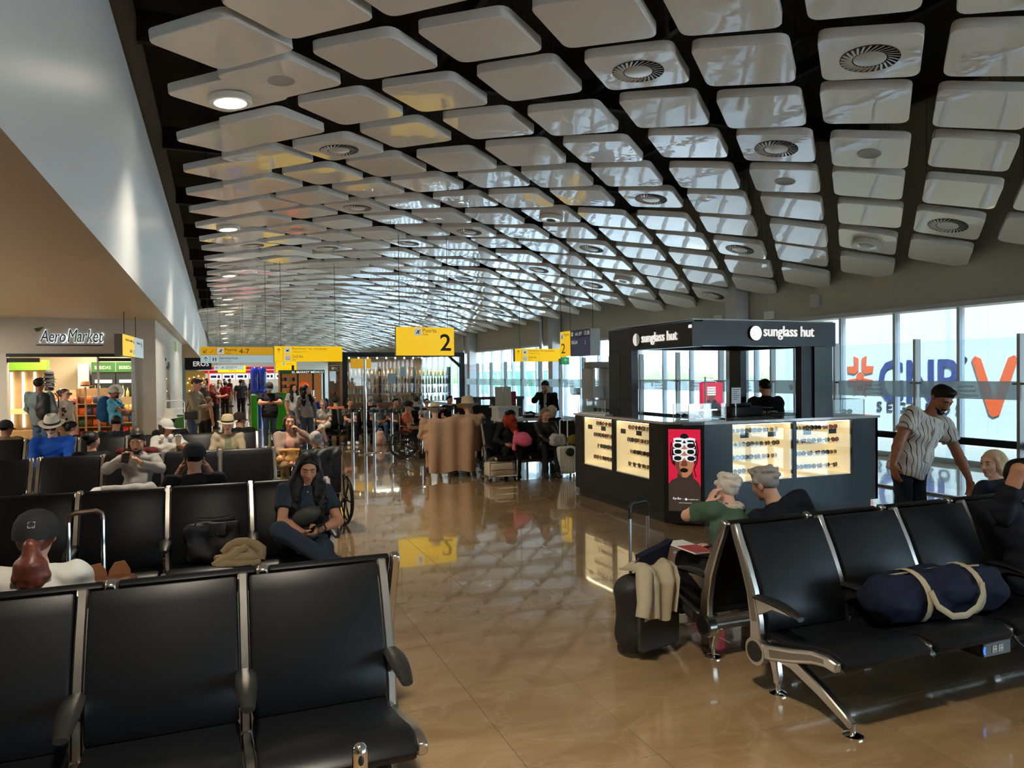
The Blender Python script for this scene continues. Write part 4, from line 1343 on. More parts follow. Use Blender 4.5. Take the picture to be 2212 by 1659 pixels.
# interior lamps of the shops (warm ceiling panels)
def shop_lamp(x, y, z, sx, sy, e, label, col=(1.0, 0.85, 0.62)):
    t = thing('ceiling_light', label, 'light', (x, y, z))
    MB().box(-sx / 2, sx / 2, -sy / 2, sy / 2, 0, 0.04).build('diffuser', mat('warm_diffuser', (1, 0.95, 0.85), 0.5, emit=3.0, ecol=(1.0, 0.9, 0.72)), t)
    MB().box(-sx / 2 - 0.03, sx / 2 + 0.03, -sy / 2 - 0.03, sy / 2 + 0.03, 0.02, 0.055).build('frame', M_jamb, t)
    d = bpy.data.lights.new('shop_light', 'AREA')
    d.shape = 'RECTANGLE'
    d.size, d.size_y = sx, sy
    d.energy = e
    d.color = col
    o = bpy.data.objects.new('shop_light', d)
    COL.objects.link(o)
    o.parent = t
    o.location = (0, 0, -0.01)
for k, (x, y) in enumerate(((-5.6, 6.5), (-5.6, 11.0), (-5.4, 15.2))):  # unseen lamps put in to brighten the shopfront and the seats
    shop_lamp(x, y, 3.0, 0.9, 0.9, 55, 'added square soffit light out of view over the seating, %s from the snack shop' % ['third', 'second', 'first'][k], (1.0, 0.9, 0.74))
shop_lamp(-3.4, 19.6, 3.0, 1.2, 1.2, 90, 'warm ceiling light panel inside the snack shop entrance')
shop_lamp(-2.4, 21.6, 3.0, 1.0, 1.0, 50, 'warm ceiling light panel above the drinks coolers')

# ---- goods: packets and bottles share a few meshes
PKC = [srgb(170, 30, 24), srgb(208, 96, 28), srgb(216, 170, 60), srgb(110, 60, 30), srgb(200, 190, 170), srgb(50, 90, 50), srgb(40, 50, 90), srgb(140, 20, 50)]
M_pk = [mat('packet_colour_%s' % 'abcdefgh'[k], c, 0.35, rnd=0.25) for k, c in enumerate(PKC)]
packet_me = []
for m in M_pk:
    mb = MB()
    n = 5
    vs = []
    for i in range(n):
        u = i / (n - 1)
        b = 0.028 * math.sin(PI * u) ** 0.5 + 0.002
        for (sx, sy) in ((-1, -1), (0, -1.35), (1, -1), (1, 1), (0, 1.35), (-1, 1)):
            vs.append((sx * 0.06, sy * b, u * 0.17))
    fs = [tuple(i * 6 + k for k in range(6))[::-1] if i == 0 else tuple(i * 6 + k for k in range(6)) for i in (0, n - 1)]
    for i in range(n - 1):
        for k in range(6):
            fs.append((i * 6 + k, i * 6 + (k + 1) % 6, (i + 1) * 6 + (k + 1) % 6, (i + 1) * 6 + k))
    mb.add(vs, fs)
    packet_me.append(mb.mesh('snack_packet', m))
def bottle_mesh(m, prof, cap):
    return MB().lathe(prof, (0, 0, 0), 10, 0).lathe([(0.014, prof[-1][1] - 0.003), (0.014, prof[-1][1] + 0.02), (1e-6, prof[-1][1] + 0.02)], (0, 0, 0), 8, 1).mesh('bottle', [m, cap])
BP = [(0.036, 0), (0.038, 0.02), (0.038, 0.17), (0.03, 0.20), (0.014, 0.235), (0.013, 0.30)]
BP2 = [(0.045, 0), (0.046, 0.01), (0.046, 0.13), (0.03, 0.165), (0.014, 0.185), (0.014, 0.23)]
M_caps = mat('bottle_cap', (0.5, 0.36, 0.12), 0.3, metal=0.6)
bott = [bottle_mesh(mat('bottle_amber', (0.36, 0.17, 0.04), 0.1, coat=1), BP, M_caps), bottle_mesh(mat('bottle_clear', (0.55, 0.56, 0.5), 0.08, coat=1), BP, M_caps),
        bottle_mesh(mat('bottle_gold', (0.55, 0.36, 0.10), 0.1, coat=1), BP2, M_caps), bottle_mesh(mat('bottle_white', (0.7, 0.68, 0.6), 0.2, coat=1), BP2, M_caps),
        bottle_mesh(mat('bottle_green', (0.05, 0.13, 0.06), 0.1, coat=1), BP, M_caps)]

# ---- snack shop furniture
def rack(x, y, w, d, h, n, label, goods_word, meshes, seed, name='snack_rack', m=M_wood, per=6, back=True):
    t = thing(name, label, 'rack', (x, y, 0))
    for s in (-1, 1):
        MB().box(s * w / 2 - 0.012, s * w / 2 + 0.012, -d / 2, d / 2, 0, h).build('side', m, t, smooth=False)
    if back:
        MB().box(-w / 2, w / 2, d / 2 - 0.015, d / 2, 0, h).build('back', m, t, smooth=False)
    r = random.Random(seed)
    for k in range(n):
        z = 0.12 + k * (h - 0.2) / n
        MB().box(-w / 2 + 0.012, w / 2 - 0.012, -d / 2, d / 2 - 0.015, z - 0.02, z).build('shelf', m, t, smooth=False)
        for q in range(per):
            o = link(meshes[0].name.split('.')[0], r.choice(meshes), None, (x - w / 2 + (q + 0.5) * w / per, y - d / 2 + 0.09 + r.uniform(0, 0.02), z), (0, 0, r.uniform(-0.15, 0.15)))
            tag(o, '%s on shelf %s of the %s' % (goods_word, ['one', 'two', 'three', 'four', 'five', 'six'][k], label.split(' with ')[0].split(' inside')[0]), 'snack' if 'packet' in goods_word else 'bottle', '%s, shelf %d, %s' % (goods_word, k + 1, label[:40]))
    return t
rack(-2.65, 19.6, 0.75, 0.4, 1.55, 5, 'oak snack rack inside the shop by the glass door', 'colourful snack packet', packet_me, 11, per=5)
rack(-3.45, 20.2, 0.75, 0.4, 1.5, 5, 'oak snack rack inside the shop behind the polka dot woman', 'bright snack packet', packet_me[:5], 12, per=5)
rack(-2.1, 20.9, 0.6, 0.4, 1.3, 4, 'low oak rack inside the shop before the coolers', 'shiny snack packet', packet_me, 13, per=4)
# tall shelf with vertical light strips and green header
ls = thing('display_shelf', 'tall oak display shelf with vertical light strips and green header', 'shelf', (-4.45, 20.6, 0))
MB().box(-0.55, 0.62, 0.25, 0.3, 0, 2.0).build('back', M_wood, ls)
MB().box(-0.55, 0.62, 0.0, 0.3, 2.0, 2.24).build('header', M_shopgreen, ls)
MB().box(-0.55, 0.62, -0.05, 0.3, 0, 0.55).build('base_cabinet', M_wood, ls)
for k in range(5):
    MB().box(-0.42 + k * 0.24, -0.375 + k * 0.24, 0.20, 0.245, 0.62, 1.95).build('light_strip', M_striplight, ls)
MB().box(-0.55, 0.62, -0.06, 0.24, 1.02, 1.06).build('shelf', M_wood, ls)
MB().box(-0.55, 0.62, -0.075, -0.06, 0.95, 1.08).build('price_rail', mat('price_rail_cream', (0.75, 0.55, 0.25), 0.5, emit=0.3), ls)
# coolers
for k, x in enumerate((-2.86, -2.28)):
    c = thing('drinks_cooler', ['black drinks cooler with green Bebidas header, beside the blue column', 'black drinks cooler with green Bebidas header, nearest the glass door'][k], 'cooler', (x, 22.4, 0))
    MB().box(-0.28, 0.28, 0.0, 0.55, 0, 1.95).build('body', M_black, c)
    MB().box(-0.28, 0.28, -0.03, 0.02, 1.95, 2.22).build('header', M_dgreen, c)
    text('BEBIDAS', mat('header_lettering', (0.6, 0.75, 0.4), 0.5, emit=0.2), c, (-0.2, -0.034, 2.03), height=0.09, width=0.38, extrude=0.002)
    MB().box(-0.2, 0.2, -0.02, 0.0, 1.66, 1.74).build('light_bar', M_striplight, c)
    MB().box(-0.25, 0.25, -0.025, -0.015, 0.1, 1.65).build('glass_door', M_glass, c, smooth=False)
    for q in range(4):
        MB().box(-0.25, 0.25, -0.012, 0.0, 0.3 + q * 0.32, 0.32 + q * 0.32).build('shelf_edge', M_greyframe, c)
for q in range(8):
    tag(link('bottle', bott[q % 5], None, (-3.05 + 0.11 * q, 22.33, 1.28 if q % 2 else 1.28)), 'small drink bottle at the front of the coolers', 'bottle', 'drinks in the coolers')
tag(MB().box(-3.45, -3.2, 22.3, 22.9, 0, 2.18).build('pillar_clad', mat('pale_blue_column', (0.35, 0.42, 0.5), 0.5)), 'pale blue clad column beside the drinks coolers', 'column')
# hat stand with a straw hat and a stack of dark caps
hs_ = thing('hat_stand', 'slim wooden hat stand inside the snack shop', 'stand', (-2.82, 19.2, 0))
MB().cyl((0, 0, 0.02), (0, 0, 1.62), 0.02, 8).build('pole', M_wood, hs_)
MB().lathe([(0.16, 0), (0.16, 0.02), (0.03, 0.03)], (0, 0, 0), 20).build('base', M_wood, hs_)
def cap_mesh(m, m2=None):
    mb = MB()
    mb.lathe([(0.098, 0.0), (0.100, 0.03), (0.092, 0.065), (0.07, 0.095), (0.035, 0.112), (0.006, 0.116), (1e-6, 0.116)], (0, 0, 0), 20, 0, sy=1.14)
    vs, fs = [], []
    n = 10
    for i in range(n + 1):
        a = -PI / 2 - 1.05 + 2.1 * i / n
        c, s = math.cos(a), math.sin(a)
        e = max(0.0, -s)
        vs += [(0.099 * c, 0.112 * s, 0.006), (0.105 * c, 0.112 * s - 0.075 * (1 - ((i - n / 2) / (n / 2)) ** 2) ** 0.5, -0.006), (0.099 * c, 0.112 * s, 0.012)]
    for i in range(n):
        a, b = i * 3, i * 3 + 3
        fs += [(a, b, b + 1, a + 1), (a + 2, a + 1, b + 1, b + 2)]
    mb.add(vs, fs, 1)
    mb.ell((0, 0, 0.116), (0.008, 0.008, 0.004), 6, 0)
    return mb.mesh('cap', [m, m2 or m])
M_capk = mat('black_cotton', (0.012, 0.012, 0.014), 0.85, bump=0.1, bscale=200, bdist=0.002)
cap_black_me = cap_mesh(M_capk)
def brim_hat_mesh(name, m, band, crown=0.12, brim=0.16, tilt=0.0, dent=True, r=0.098):
    mb = MB()
    mb.lathe([(r + 0.004, 0.0), (r, 0.045), (r - 0.006, 0.085), (r - 0.02, crown), (r - 0.045, crown + 0.012), (0.03, crown - (0.012 if dent else -0.02)), (1e-6, crown - (0.015 if dent else -0.024))], (0, 0, 0), 24, 0, sy=1.16)
    vs, fs = [], []
    n = 28
    for i in range(n):
        a = 2 * PI * i / n
        c, s = math.cos(a), math.sin(a)
        lift = 0.018 * abs(c) ** 2 - 0.012 * abs(s) ** 2 + tilt * s
        vs += [((r) * c, r * 1.16 * s, 0.0), ((r + 0.035) * c, (r + 0.035) * 1.14 * s, 0.0 + lift * 0.3), (brim * c, brim * 1.1 * s, lift), ((brim) * c, brim * 1.1 * s, lift + 0.004), (r * c, r * 1.16 * s, 0.007)]
    for i in range(n):
        a, b = i * 5, ((i + 1) % n) * 5
        fs += [(a, a + 1, b + 1, b), (a + 1, a + 2, b + 2, b + 1), (a + 2, a + 3, b + 3, b + 2), (a + 3, a + 4, b + 4, b + 3)]
    mb.add(vs, fs, 0)
    mb.lathe([(r + 0.006, 0.004), (r + 0.005, 0.034), (r - 0.002, 0.036)], (0, 0, 0), 24, 1, sy=1.16)
    return mb.mesh(name, [m, band])
M_straw = mat('pale_straw', (0.62, 0.50, 0.32), 0.75, bump=0.5, bscale=120, bdist=0.003, var=0.12, vscale=60)
M_straww = mat('ivory_straw', (0.72, 0.68, 0.58), 0.75, bump=0.4, bscale=120, bdist=0.003)
M_brownband = mat('brown_band', (0.03, 0.014, 0.010), 0.7)
M_tanhat = mat('tan_felt', (0.42, 0.2, 0.08), 0.8)
tag(link('felt_hat', brim_hat_mesh('felt_hat', M_tanhat, M_brownband), None, (-2.82, 19.2, 1.60)), 'tan hat on top of the hat stand in the snack shop', 'hat')
cs_ = thing('cap_rack', 'wooden pole rack holding dark caps in the snack shop', 'rack', (-3.66, 19.9, 0))
MB().cyl((0, 0, 0.02), (0, 0, 2.02), 0.018, 8).build('pole', M_wood, cs_)
MB().lathe([(0.2, 0), (0.2, 0.02), (0.03, 0.03)], (0, 0, 0), 20).build('base', M_wood, cs_)
for k in range(5):
    tag(link('cap', cap_black_me, None, (-3.66, 19.9, 1.52 + 0.09 * k), (0.1, 0, k * 0.8)), 'dark cap, %s from the top of the pole rack in the snack shop' % ['fifth', 'fourth', 'third', 'second', 'first'][k], 'cap', 'caps on the pole rack')
# pharmacy-like doorway further along the side wall
d2 = struct(MB().box(-1.30, -1.24, 20.95, 21.0, 0, 2.3).box(-1.30, -1.24, 22.55, 22.6, 0, 2.3).box(-1.30, -1.24, 20.95, 22.6, 2.22, 2.3).build('door_2', M_greyframe), 'narrow glazed doorway along the corridor wall')
MB().box(-1.28, -1.27, 21.0, 22.55, 0.02, 2.22).build('pane', M_glass, d2, smooth=False)
struct(MB().box(-1.9, -1.8, 20.9, 22.7, 0, 2.6).build('wall_behind_door', M_dgreen))
tag(MB().box(-1.26, -1.2, 25.3, 25.9, 2.62, 2.92).prism([(25.35, 2.68), (25.55, 2.88), (25.7, 2.7), (25.85, 2.86), (25.8, 2.64)], -1.2, -1.19, 'x').build('wall_logo', mat('small_green_sign', (0.35, 0.45, 0.2), 0.5, emit=0.4)), 'small green square shop sign high on the corridor wall', 'sign')
# white trolley in front of the doorway
tr = thing('luggage_trolley', 'white tubular trolley with green panel beside the corridor wall', 'trolley', (-1.02, 20.3, 0))
mb = MB().tube([(-0.22, 0, 0.02), (-0.22, 0, 1.15), (-0.18, 0, 1.2), (0.18, 0, 1.2), (0.22, 0, 1.15), (0.22, 0, 0.02)], 0.014, 8)
for z in (0.86, 1.0):
    mb.cyl((-0.22, 0, z), (0.22, 0, z), 0.01, 6)
mb.build('frame', M_whitemark, tr)
MB().box(-0.21, 0.21, -0.012, 0.012, 0.5, 0.84).build('panel', M_dgreen, tr)
# black shop sign and fairy-light wall deeper in the corridor
bs = thing('shop_sign', 'black shop sign ending in EROS jutting into the corridor', 'sign', (-1.26, 33.0, 1.98))
MB().box(0.0, 1.02, 0, 0.2, 0.12, 0.62).build('panel', M_black, bs)
text('EROS', M_letter, bs, (0.32, -0.004, 0.27), height=0.2, width=0.6, extrude=0.003, bold=0.01)
fw = thing('feature_wall', 'amber shop wall hung with fairy lights along the corridor', 'shop wall', (-1.25, 33.4, 0))
MB().box(0, 0.75, 0, 0.12, 0, 2.05).build('wall_face', mat('amber_wall', (0.5, 0.3, 0.06), 0.6, emit=0.25), fw)
for k in range(16):
    link('fairy_light', MB().ell((0, 0, 0), (0.022, 0.022, 0.028), 6).mesh('fairy_light', mat('fairy_light', (1, 0.8, 0.4), 0.5, emit=5, ecol=(1, 0.75, 0.35))), fw, (0.08 + (k % 4) * 0.18 + (k // 4 % 2) * 0.06, -0.02, 0.9 + (k // 4) * 0.28 + 0.05 * (k % 3)))
tag(MB().cyl((-0.35, 33.3, 0), (-0.35, 33.3, 2.05), 0.03, 10).lathe([(0.07, 0), (0.07, 0.01), (0.03, 0.02)], (-0.35, 33.3, 0), 12).build('neon_post', mat('neon_red', (0.9, 0.1, 0.05), 0.4, emit=1.2)), 'red glowing post at the corner of the fairy light wall', 'post')

# ---- far end of the corridor: bulkhead, red band, menu boards
struct(MB().box(-14, 13, 88, 88.2, 0, 7.2).build('wall_end_bulkhead', M_jamb), 'pale wall closing the far end of the hall')
struct(MB().box(-1.5, 7.5, 66, 66.2, 0, 3.2).build('wall_end', M_jamb))
struct(MB().box(-1.5, 6.4, 57.9, 66, 3.1, 3.25).build('ceiling_end', M_soffit))
rb = thing('light_band', 'red light band across the far food court', 'light band', (-1.1, 57.4, 2.08))
M_rb = mat('red_band', srgb(190, 24, 40), 0.4, emit=0.7)
MB().box(0, 5.0, 0, 0.15, 0.0, 0.46).build('band', M_rb, rb)
MB().box(0, 5.0, -0.02, 0, 0.2, 0.26).build('white_line', M_sw, rb)
for k in range(6):
    o = thing('menu_board', 'lit white menu board, number %s along the far food court' % ['one', 'two', 'three', 'four', 'five', 'six'][k], 'menu board', (-0.6 + k * 0.95, 59.5, 1.62))
    MB().box(0, 0.85, 0, 0.08, 0, 0.42).build('panel', mat('menu_white', (0.8, 0.88, 0.95), 0.5, emit=1.0), o)
    MB().box(0.1, 0.5, -0.01, 0, 0.12, 0.3).box(0.58, 0.75, -0.01, 0, 0.1, 0.32).build('print_blocks', M_mon, o)
struct(MB().box(-1.2, 5.2, 60.5, 61.0, 0, 1.05).build('wall_counter', M_jamb), 'food court counter at the far end')
shop_lamp(2.0, 50.0, 2.9, 0.6, 0.6, 0.01, 'small lamp over the far corridor') if False else None
shop_lamp(1.0, 62.0, 3.05, 4.0, 2.0, 120, 'bright light panel over the far food court', (1, 0.95, 0.85))

# ---- El Market kiosk
em = thing('souvenir_shop', 'small dark souvenir shop with green El Market Mexico header', 'shop', (2.8, 37.0, 0))
MB().box(0, 2.1, 0.0, 0.12, 1.92, 2.1).build('header', mat('header_green', srgb(28, 70, 50), 0.5), em)
text('EL MARKET M\u00c9XICO', M_letter, em, (0.55, -0.006, 1.95), height=0.12, width=1.5, extrude=0.003, bold=0.01)
for x in (0.0, 0.78, 1.5, 2.02):
    MB().box(x, x + 0.08, 0, 0.12, 0, 1.92).build('frame_post', M_black, em)
MB().box(0, 2.1, 1.2, 1.3, 0, 2.1).build('back', mat('souvenir_back', (0.35, 0.14, 0.03), 0.6, emit=0.3), em)
MB().box(0, 2.1, 0.1, 1.2, 2.05, 2.1).build('roof', M_black, em)
r = random.Random(5)
for k in range(4):
    MB().box(0.08, 0.78, 0.5, 0.9, 0.5 + k * 0.35, 0.52 + k * 0.35).build('shelf', M_wood, em)
    for q in range(5):
        tag(link('souvenir', packet_me[r.randrange(8)], None, (2.95 + q * 0.13, 37.6, 0.52 + k * 0.35)), 'small souvenir on the shelves of the green-headed souvenir shop, row %s' % ['one', 'two', 'three', 'four'][k], 'souvenir', 'souvenirs row %d' % (k + 1))
tag(MB().ell((0, 0, 0), (0.26, 0.2, 0.2), 14).lathe([(0.3, -0.32), (0.32, -0.25), (0.1, -0.22)], (0, 0, 0), 14).cyl((0, 0, -1.3), (0, 0, -0.2), 0.04, 8).build('flower_display', mat('orange_paper', srgb(230, 90, 30), 0.6, emit=0.6), None, (3.95, 37.7, 1.32)), 'glowing orange paper flower display in the souvenir shop', 'display')

# ---- bottle shop with glazed front
bsx0, bsx1, bsy = 4.07, 8.55, 26.0
bo = thing('bottle_shop', 'glazed bottle shop with a black frame and bulb lights', 'shop', (bsx0, bsy, 0))
W = bsx1 - bsx0
MB().box(0, W, 0, 0.14, 2.46, 2.62).build('frame_top', M_black, bo)
for x in (0.0, W - 0.16):
    MB().box(x, x + 0.16, 0, 0.16, 0, 2.46).build('frame_post', M_black, bo)
MB().prism([(W - 0.62, 2.46), (W - 0.16, 2.05), (W - 0.16, 2.18), (W - 0.5, 2.46)], 0.02, 0.12, 'y').build('frame_brace', M_black, bo)
for k in range(3):
    MB().box(0.16 + k * (W - 0.32) / 3, 0.16 + (k + 1) * (W - 0.32) / 3 - 0.01, 0.06, 0.07, 0.05, 2.46).build('pane', M_glass, bo, smooth=False)
MB().box(0.16, 3.3, 1.75, 1.85, 0, 2.46).build('back_wall', mat('bottle_shop_back', (0.22, 0.13, 0.07), 0.6), bo)
MB().box(0, W, 0.14, 1.85, 2.52, 2.6).build('roof', M_black, bo)
MB().box(0.16, W - 0.16, 0.3, 0.7, 0, 0.5).build('base_cabinet', M_wood, bo)
for k in range(13):
    link('bulb', MB().ell((0, 0, 0), (0.03, 0.03, 0.035), 8).mesh('bulb', mat('bulb_glow', (1, 0.85, 0.6), 0.4, emit=8, ecol=(1, 0.85, 0.6))) if k == 0 else bpy.data.meshes['bulb'], bo, (0.25 + k * (W - 0.5) / 12, 0.2, 2.42))
ld = bpy.data.lights.new('bottle_shop_light', 'AREA')
ld.shape = 'RECTANGLE'; ld.size, ld.size_y = 3.6, 0.5; ld.energy = 22; ld.color = (1, 0.86, 0.6)
lo = bpy.data.objects.new('bottle_shop_light', ld); COL.objects.link(lo); lo.parent = bo; lo.location = (W / 2, 0.9, 2.45)
r = random.Random(3)
for k, z in enumerate((0.82, 1.14, 1.46, 1.78)):
    sh = MB().box(0.2, W - 0.3, 0.85, 1.25, z - 0.018, z).build('shelf', M_alu2, bo)
    n = 34 if k in (1, 2) else 26
    for q in range(n):
        x = bsx0 + 0.3 + (W - 0.7) * q / (n - 1)
        kind = [3, 3, 1, 1, 2] if q < n * 0.45 else [0, 2, 2, 1, 4]
        tag(link('bottle', bott[r.choice(kind)], None, (x, bsy + 1.0 + 0.04 * (q % 2), z)), 'bottle on the %s shelf of the glazed bottle shop' % ['lowest', 'second', 'third', 'top'][k], 'bottle', 'bottles on the %s shelf' % ['lowest', 'second', 'third', 'top'][k])
for x in (0.2, 1.5, 2.75, W - 0.3):
    MB().box(x - 0.012, x + 0.012, 0.85, 1.25, 0.5, 2.1).build('upright', M_black, bo)
# papers stuck to the glass
for k, (x, z, w, h, c) in enumerate(((0.72, 1.55, 0.16, 0.3, M_whitemark), (0.98, 1.55, 0.10, 0.3, M_whitemark), (1.6, 1.5, 0.28, 0.36, mat('pale_blue_paper', (0.45, 0.6, 0.7), 0.6)), (2.05, 1.75, 0.2, 0.35, MATS['pale_blue_paper']))):
    MB().box(x, x + w, 0.05, 0.058, z, z + h).build('paper_notice', c, bo, smooth=False)
MB().box(0.28, 1.0, 0.05, 0.058, 2.05, 2.4).build('yellow_poster', M_sy2, bo, smooth=False)
# hat display beside the bottle shop
hd_ = thing('glass_cabinet', 'narrow glass hat cabinet beside the bottle shop', 'cabinet', (3.62, 26.1, 0))
MB().box(0, 0.4, 0.3, 0.34, 0, 2.3).build('back', M_wood, hd_)
MB().box(0, 0.4, 0, 0.34, 0, 0.4).build('base', M_wood, hd_)
MB().box(0, 0.4, 0, 0.008, 0.4, 2.3).build('pane', M_glass, hd_, smooth=False)
for z in (1.1, 1.6, 1.95):
    MB().box(0.0, 0.4, 0.06, 0.3, z - 0.015, z).build('shelf', M_wood, hd_)
for k, z in enumerate((1.1, 1.6, 1.95)):
    tag(link('straw_hat', brim_hat_mesh('straw_hat', [MATS['red_acetate'], M_tanhat, M_straw][k], M_brownband, brim=0.15) if True else None, None, (3.82, 26.28, z + 0.02), (-0.0, 0, 0.3)), ['red hat on the low shelf of the hat cabinet', 'tan hat on the middle shelf of the hat cabinet', 'straw hat on the top shelf of the hat cabinet'][k], 'hat')

# ---- children's play corner
pl = thing('play_tower', 'blue and green plastic play tower beside the walkway', 'play tower', (1.2, 27.0, 0))
M_pb = mat('blue_plastic', srgb(24, 44, 160), 0.25, coat=0.6)
M_pg = mat('green_plastic', srgb(60, 190, 20), 0.3, coat=0.4)
M_po = mat('orange_plastic', srgb(240, 160, 10), 0.35)
for x in (0.0, 0.24):
    MB().lathe([(0.15, 1.28), (0.155, 1.3), (0.155, 1.95), (0.14, 2.05), (0.08, 2.12), (1e-6, 2.13)], (x, 0, 0), 18).build('blue_column', M_pb, pl)
MB().lathe([(0.3, 1.2), (0.32, 1.24), (0.32, 1.32), (0.2, 1.34)], (0.12, 0, 0), 20).build('blue_collar', M_pb, pl)
MB().cyl((0.12, 0, 0), (0.12, 0, 1.25), 0.12, 14).build('stem', M_pb, pl)
for k, (x, y, w, m, lab, h) in enumerate(((1.5, 24.8, 0.6, M_pg, 'bright green moulded play panel behind the walking man', 1.27), (0.98, 25.2, 0.22, M_pg, 'narrow bright green play panel left of the walking man', 1.2), (2.28, 24.6, 0.24, M_po, 'orange plastic play panel beside the walking woman', 1.25))):
    t = thing('play_board', lab.replace(' left of', ' beside'), 'panel', (x, y, 0))
    MB().rbox(0, w, 0, 0.12, 0.05, h, 0.05, 3).build('board', m, t)
    if w > 0.5:
        MB().ell((0.36, -0.005, 0.95), (0.12, 0.03, 0.17), 14).ell((0.25, -0.005, 0.45), (0.17, 0.03, 0.22), 14).build('relief', m, t)
    MB().box(0.02, w - 0.02, 0.02, 0.1, 0, 0.05).build('foot', M_pb, t)
for k, (x, y) in enumerate(((2.2, 24.9), (2.95, 25.3))):
    t = thing('barrier_post', ['steel post with rings beside the green play panel', 'steel post with rings beside the souvenir aisle'][k], 'post', (x, y, 0))
    MB().cyl((0, 0, 0.02), (0, 0, 1.32), 0.05, 14).build('pole', M_alu, t)
    MB().lathe([(0.1, 0), (0.1, 0.02), (0.05, 0.03)], (0, 0, 0), 16).build('base', M_alu, t)
    for z in (0.35, 1.05):
        MB().lathe([(0.05, z), (0.09, z + 0.01), (0.09, z + 0.03), (0.05, z + 0.04)], (0, 0, 0), 14).build('ring', M_alu, t)
tag(MB().prism([(0, 0), (0.9, 0), (0.9, 0.5), (0.5, 0.9), (0.0, 0.7)], 0, 0.4, 'y').box(0.0, 0.9, -0.02, 0.42, 0, 0.12).build('play_slide', M_pb, None, (3.55, 30.0, 0.0)), 'blue plastic slide beside the souvenir shop', 'slide')

# ---- queue posts and belts
def stanchion(x, y, label, h=0.92, tall=False):
    t = thing('queue_post', label, 'post', (x, y, 0))
    MB().cyl((0, 0, 0.012), (0, 0, h), 0.032 if not tall else 0.036, 16).build('pole', M_chrome, t)
    MB().lathe([(0.17, 0.0), (0.17, 0.012), (0.14, 0.022), (0.04, 0.03)], (0, 0, 0), 28).build('base', M_chrome, t)
    if tall:
        MB().cyl((0, 0, h), (0, 0, 2.15), 0.028, 14).lathe([(0.032, 2.15), (0.032, 2.16), (1e-6, 2.165)], (0, 0, 0), 14).build('upper_pole', M_alu, t)
    else:
        MB().cyl((0, 0, h), (0, 0, h + 0.09), 0.036, 14).build('belt_head', M_black, t)
    return t
stanchion(3.08, 16.58, 'tall steel pole standing ahead of the queue belts', 1.65, True)
SP = [(2.95, 17.5), (3.35, 16.95), (3.72, 16.75), (4.15, 17.1), (4.75, 17.3), (5.4, 17.4)]
for k, (x, y) in enumerate(SP):
    stanchion(x, y, 'chrome queue belt post, %s from the tall steel pole' % ['first', 'second', 'third', 'fourth', 'fifth', 'sixth'][k])
M_belt = mat('black_belt', (0.012, 0.012, 0.014), 0.6)
for k in range(5):
    a, b = Vector((*SP[k], 0)), Vector((*SP[k + 1], 0))
    d = (b - a).normalized()
    M = Matrix(((d.x, -d.y, 0, a.x), (d.y, d.x, 0, a.y), (0, 0, 1, 0), (0, 0, 0, 1)))
    L = (b - a).length
    t = tag(MB().box(0.03, L - 0.03, -0.002, 0.002, 0.935, 0.99, 0, M).build('queue_belt', M_belt, None, smooth=False), 'black queue belt between the %s and %s chrome posts' % (['first', 'second', 'third', 'fourth', 'fifth'][k], ['second', 'third', 'fourth', 'fifth', 'sixth'][k]), 'belt')
    MB().box(0.3 * L, 0.36 * L, -0.004, -0.002, 0.95, 0.975, 0, M).box(0.62 * L, 0.7 * L, -0.004, -0.002, 0.95, 0.975, 0, M).build('belt_print', M_whitemark, t, smooth=False)

# ---- gate desk
gd = thing('gate_desk', 'white boarding gate desk with tilted notice boards', 'desk', (5.1, 13.3, 0))
M_desk = mat('white_laminate', (0.72, 0.72, 0.68), 0.4)
MB().box(0, 1.05, -0.05, 0.55, 0.86, 0.92).build('worktop', M_desk, gd)
MB().box(0.0, 0.42, 0.1, 0.5, 0.92, 1.12).box(-0.04, 0.46, 0.06, 0.54, 1.12, 1.15).build('raised_shelf', M_desk, gd)
MB().box(0.05, 0.5, 0.45, 0.5, 0, 0.86).build('modesty_panel', M_greyframe, gd)
for x in (0.06, 0.6, 1.0):
    MB().cyl((x, 0.1, 0), (x, 0.1, 0.86), 0.025, 10).build('leg', M_alu, gd)
for k, x in enumerate((0.1, 0.28)):
    MB().prism([(x, 1.16), (x + 0.17, 1.16), (x + 0.17, 1.56), (x, 1.56)], 0.16, 0.18, 'y', 0, Matrix.Translation((0, 0.25, 0)) @ Matrix.Rotation(-0.1, 4, 'X')).build('notice_board', mat('board_buff', (0.5, 0.44, 0.32), 0.6), gd)
kb = thing('telephone', 'black desk telephone and keyboard on the gate desk', 'telephone', (5.72, 13.35, 0.92))
MB().rbox(-0.1, 0.1, -0.09, 0.09, 0, 0.06, 0.015).build('base', M_pad, kb)
MB().tube([(-0.1, -0.1, 0.1), (0, -0.1, 0.12), (0.1, -0.08, 0.08)], 0.02, 8).build('handset', M_pad, kb)
MB().rbox(0.13, 0.42, -0.1, 0.06, 0, 0.025, 0.008, 1).build('keyboard', M_pad, kb)
rp = thing('information_panel', 'dark red information panel behind the gate desk', 'panel', (5.62, 14.4, 0))
MB().box(-0.2, 0.26, 0, 0.05, 0.85, 1.42).build('panel', mat('dark_red_panel', srgb(130, 26, 40), 0.5), rp)
MB().box(-0.02, 0.06, 0.0, 0.04, 0, 0.85).box(-0.2, 0.26, -0.12, 0.16, 0, 0.02).build('stand', M_alu2, rp)
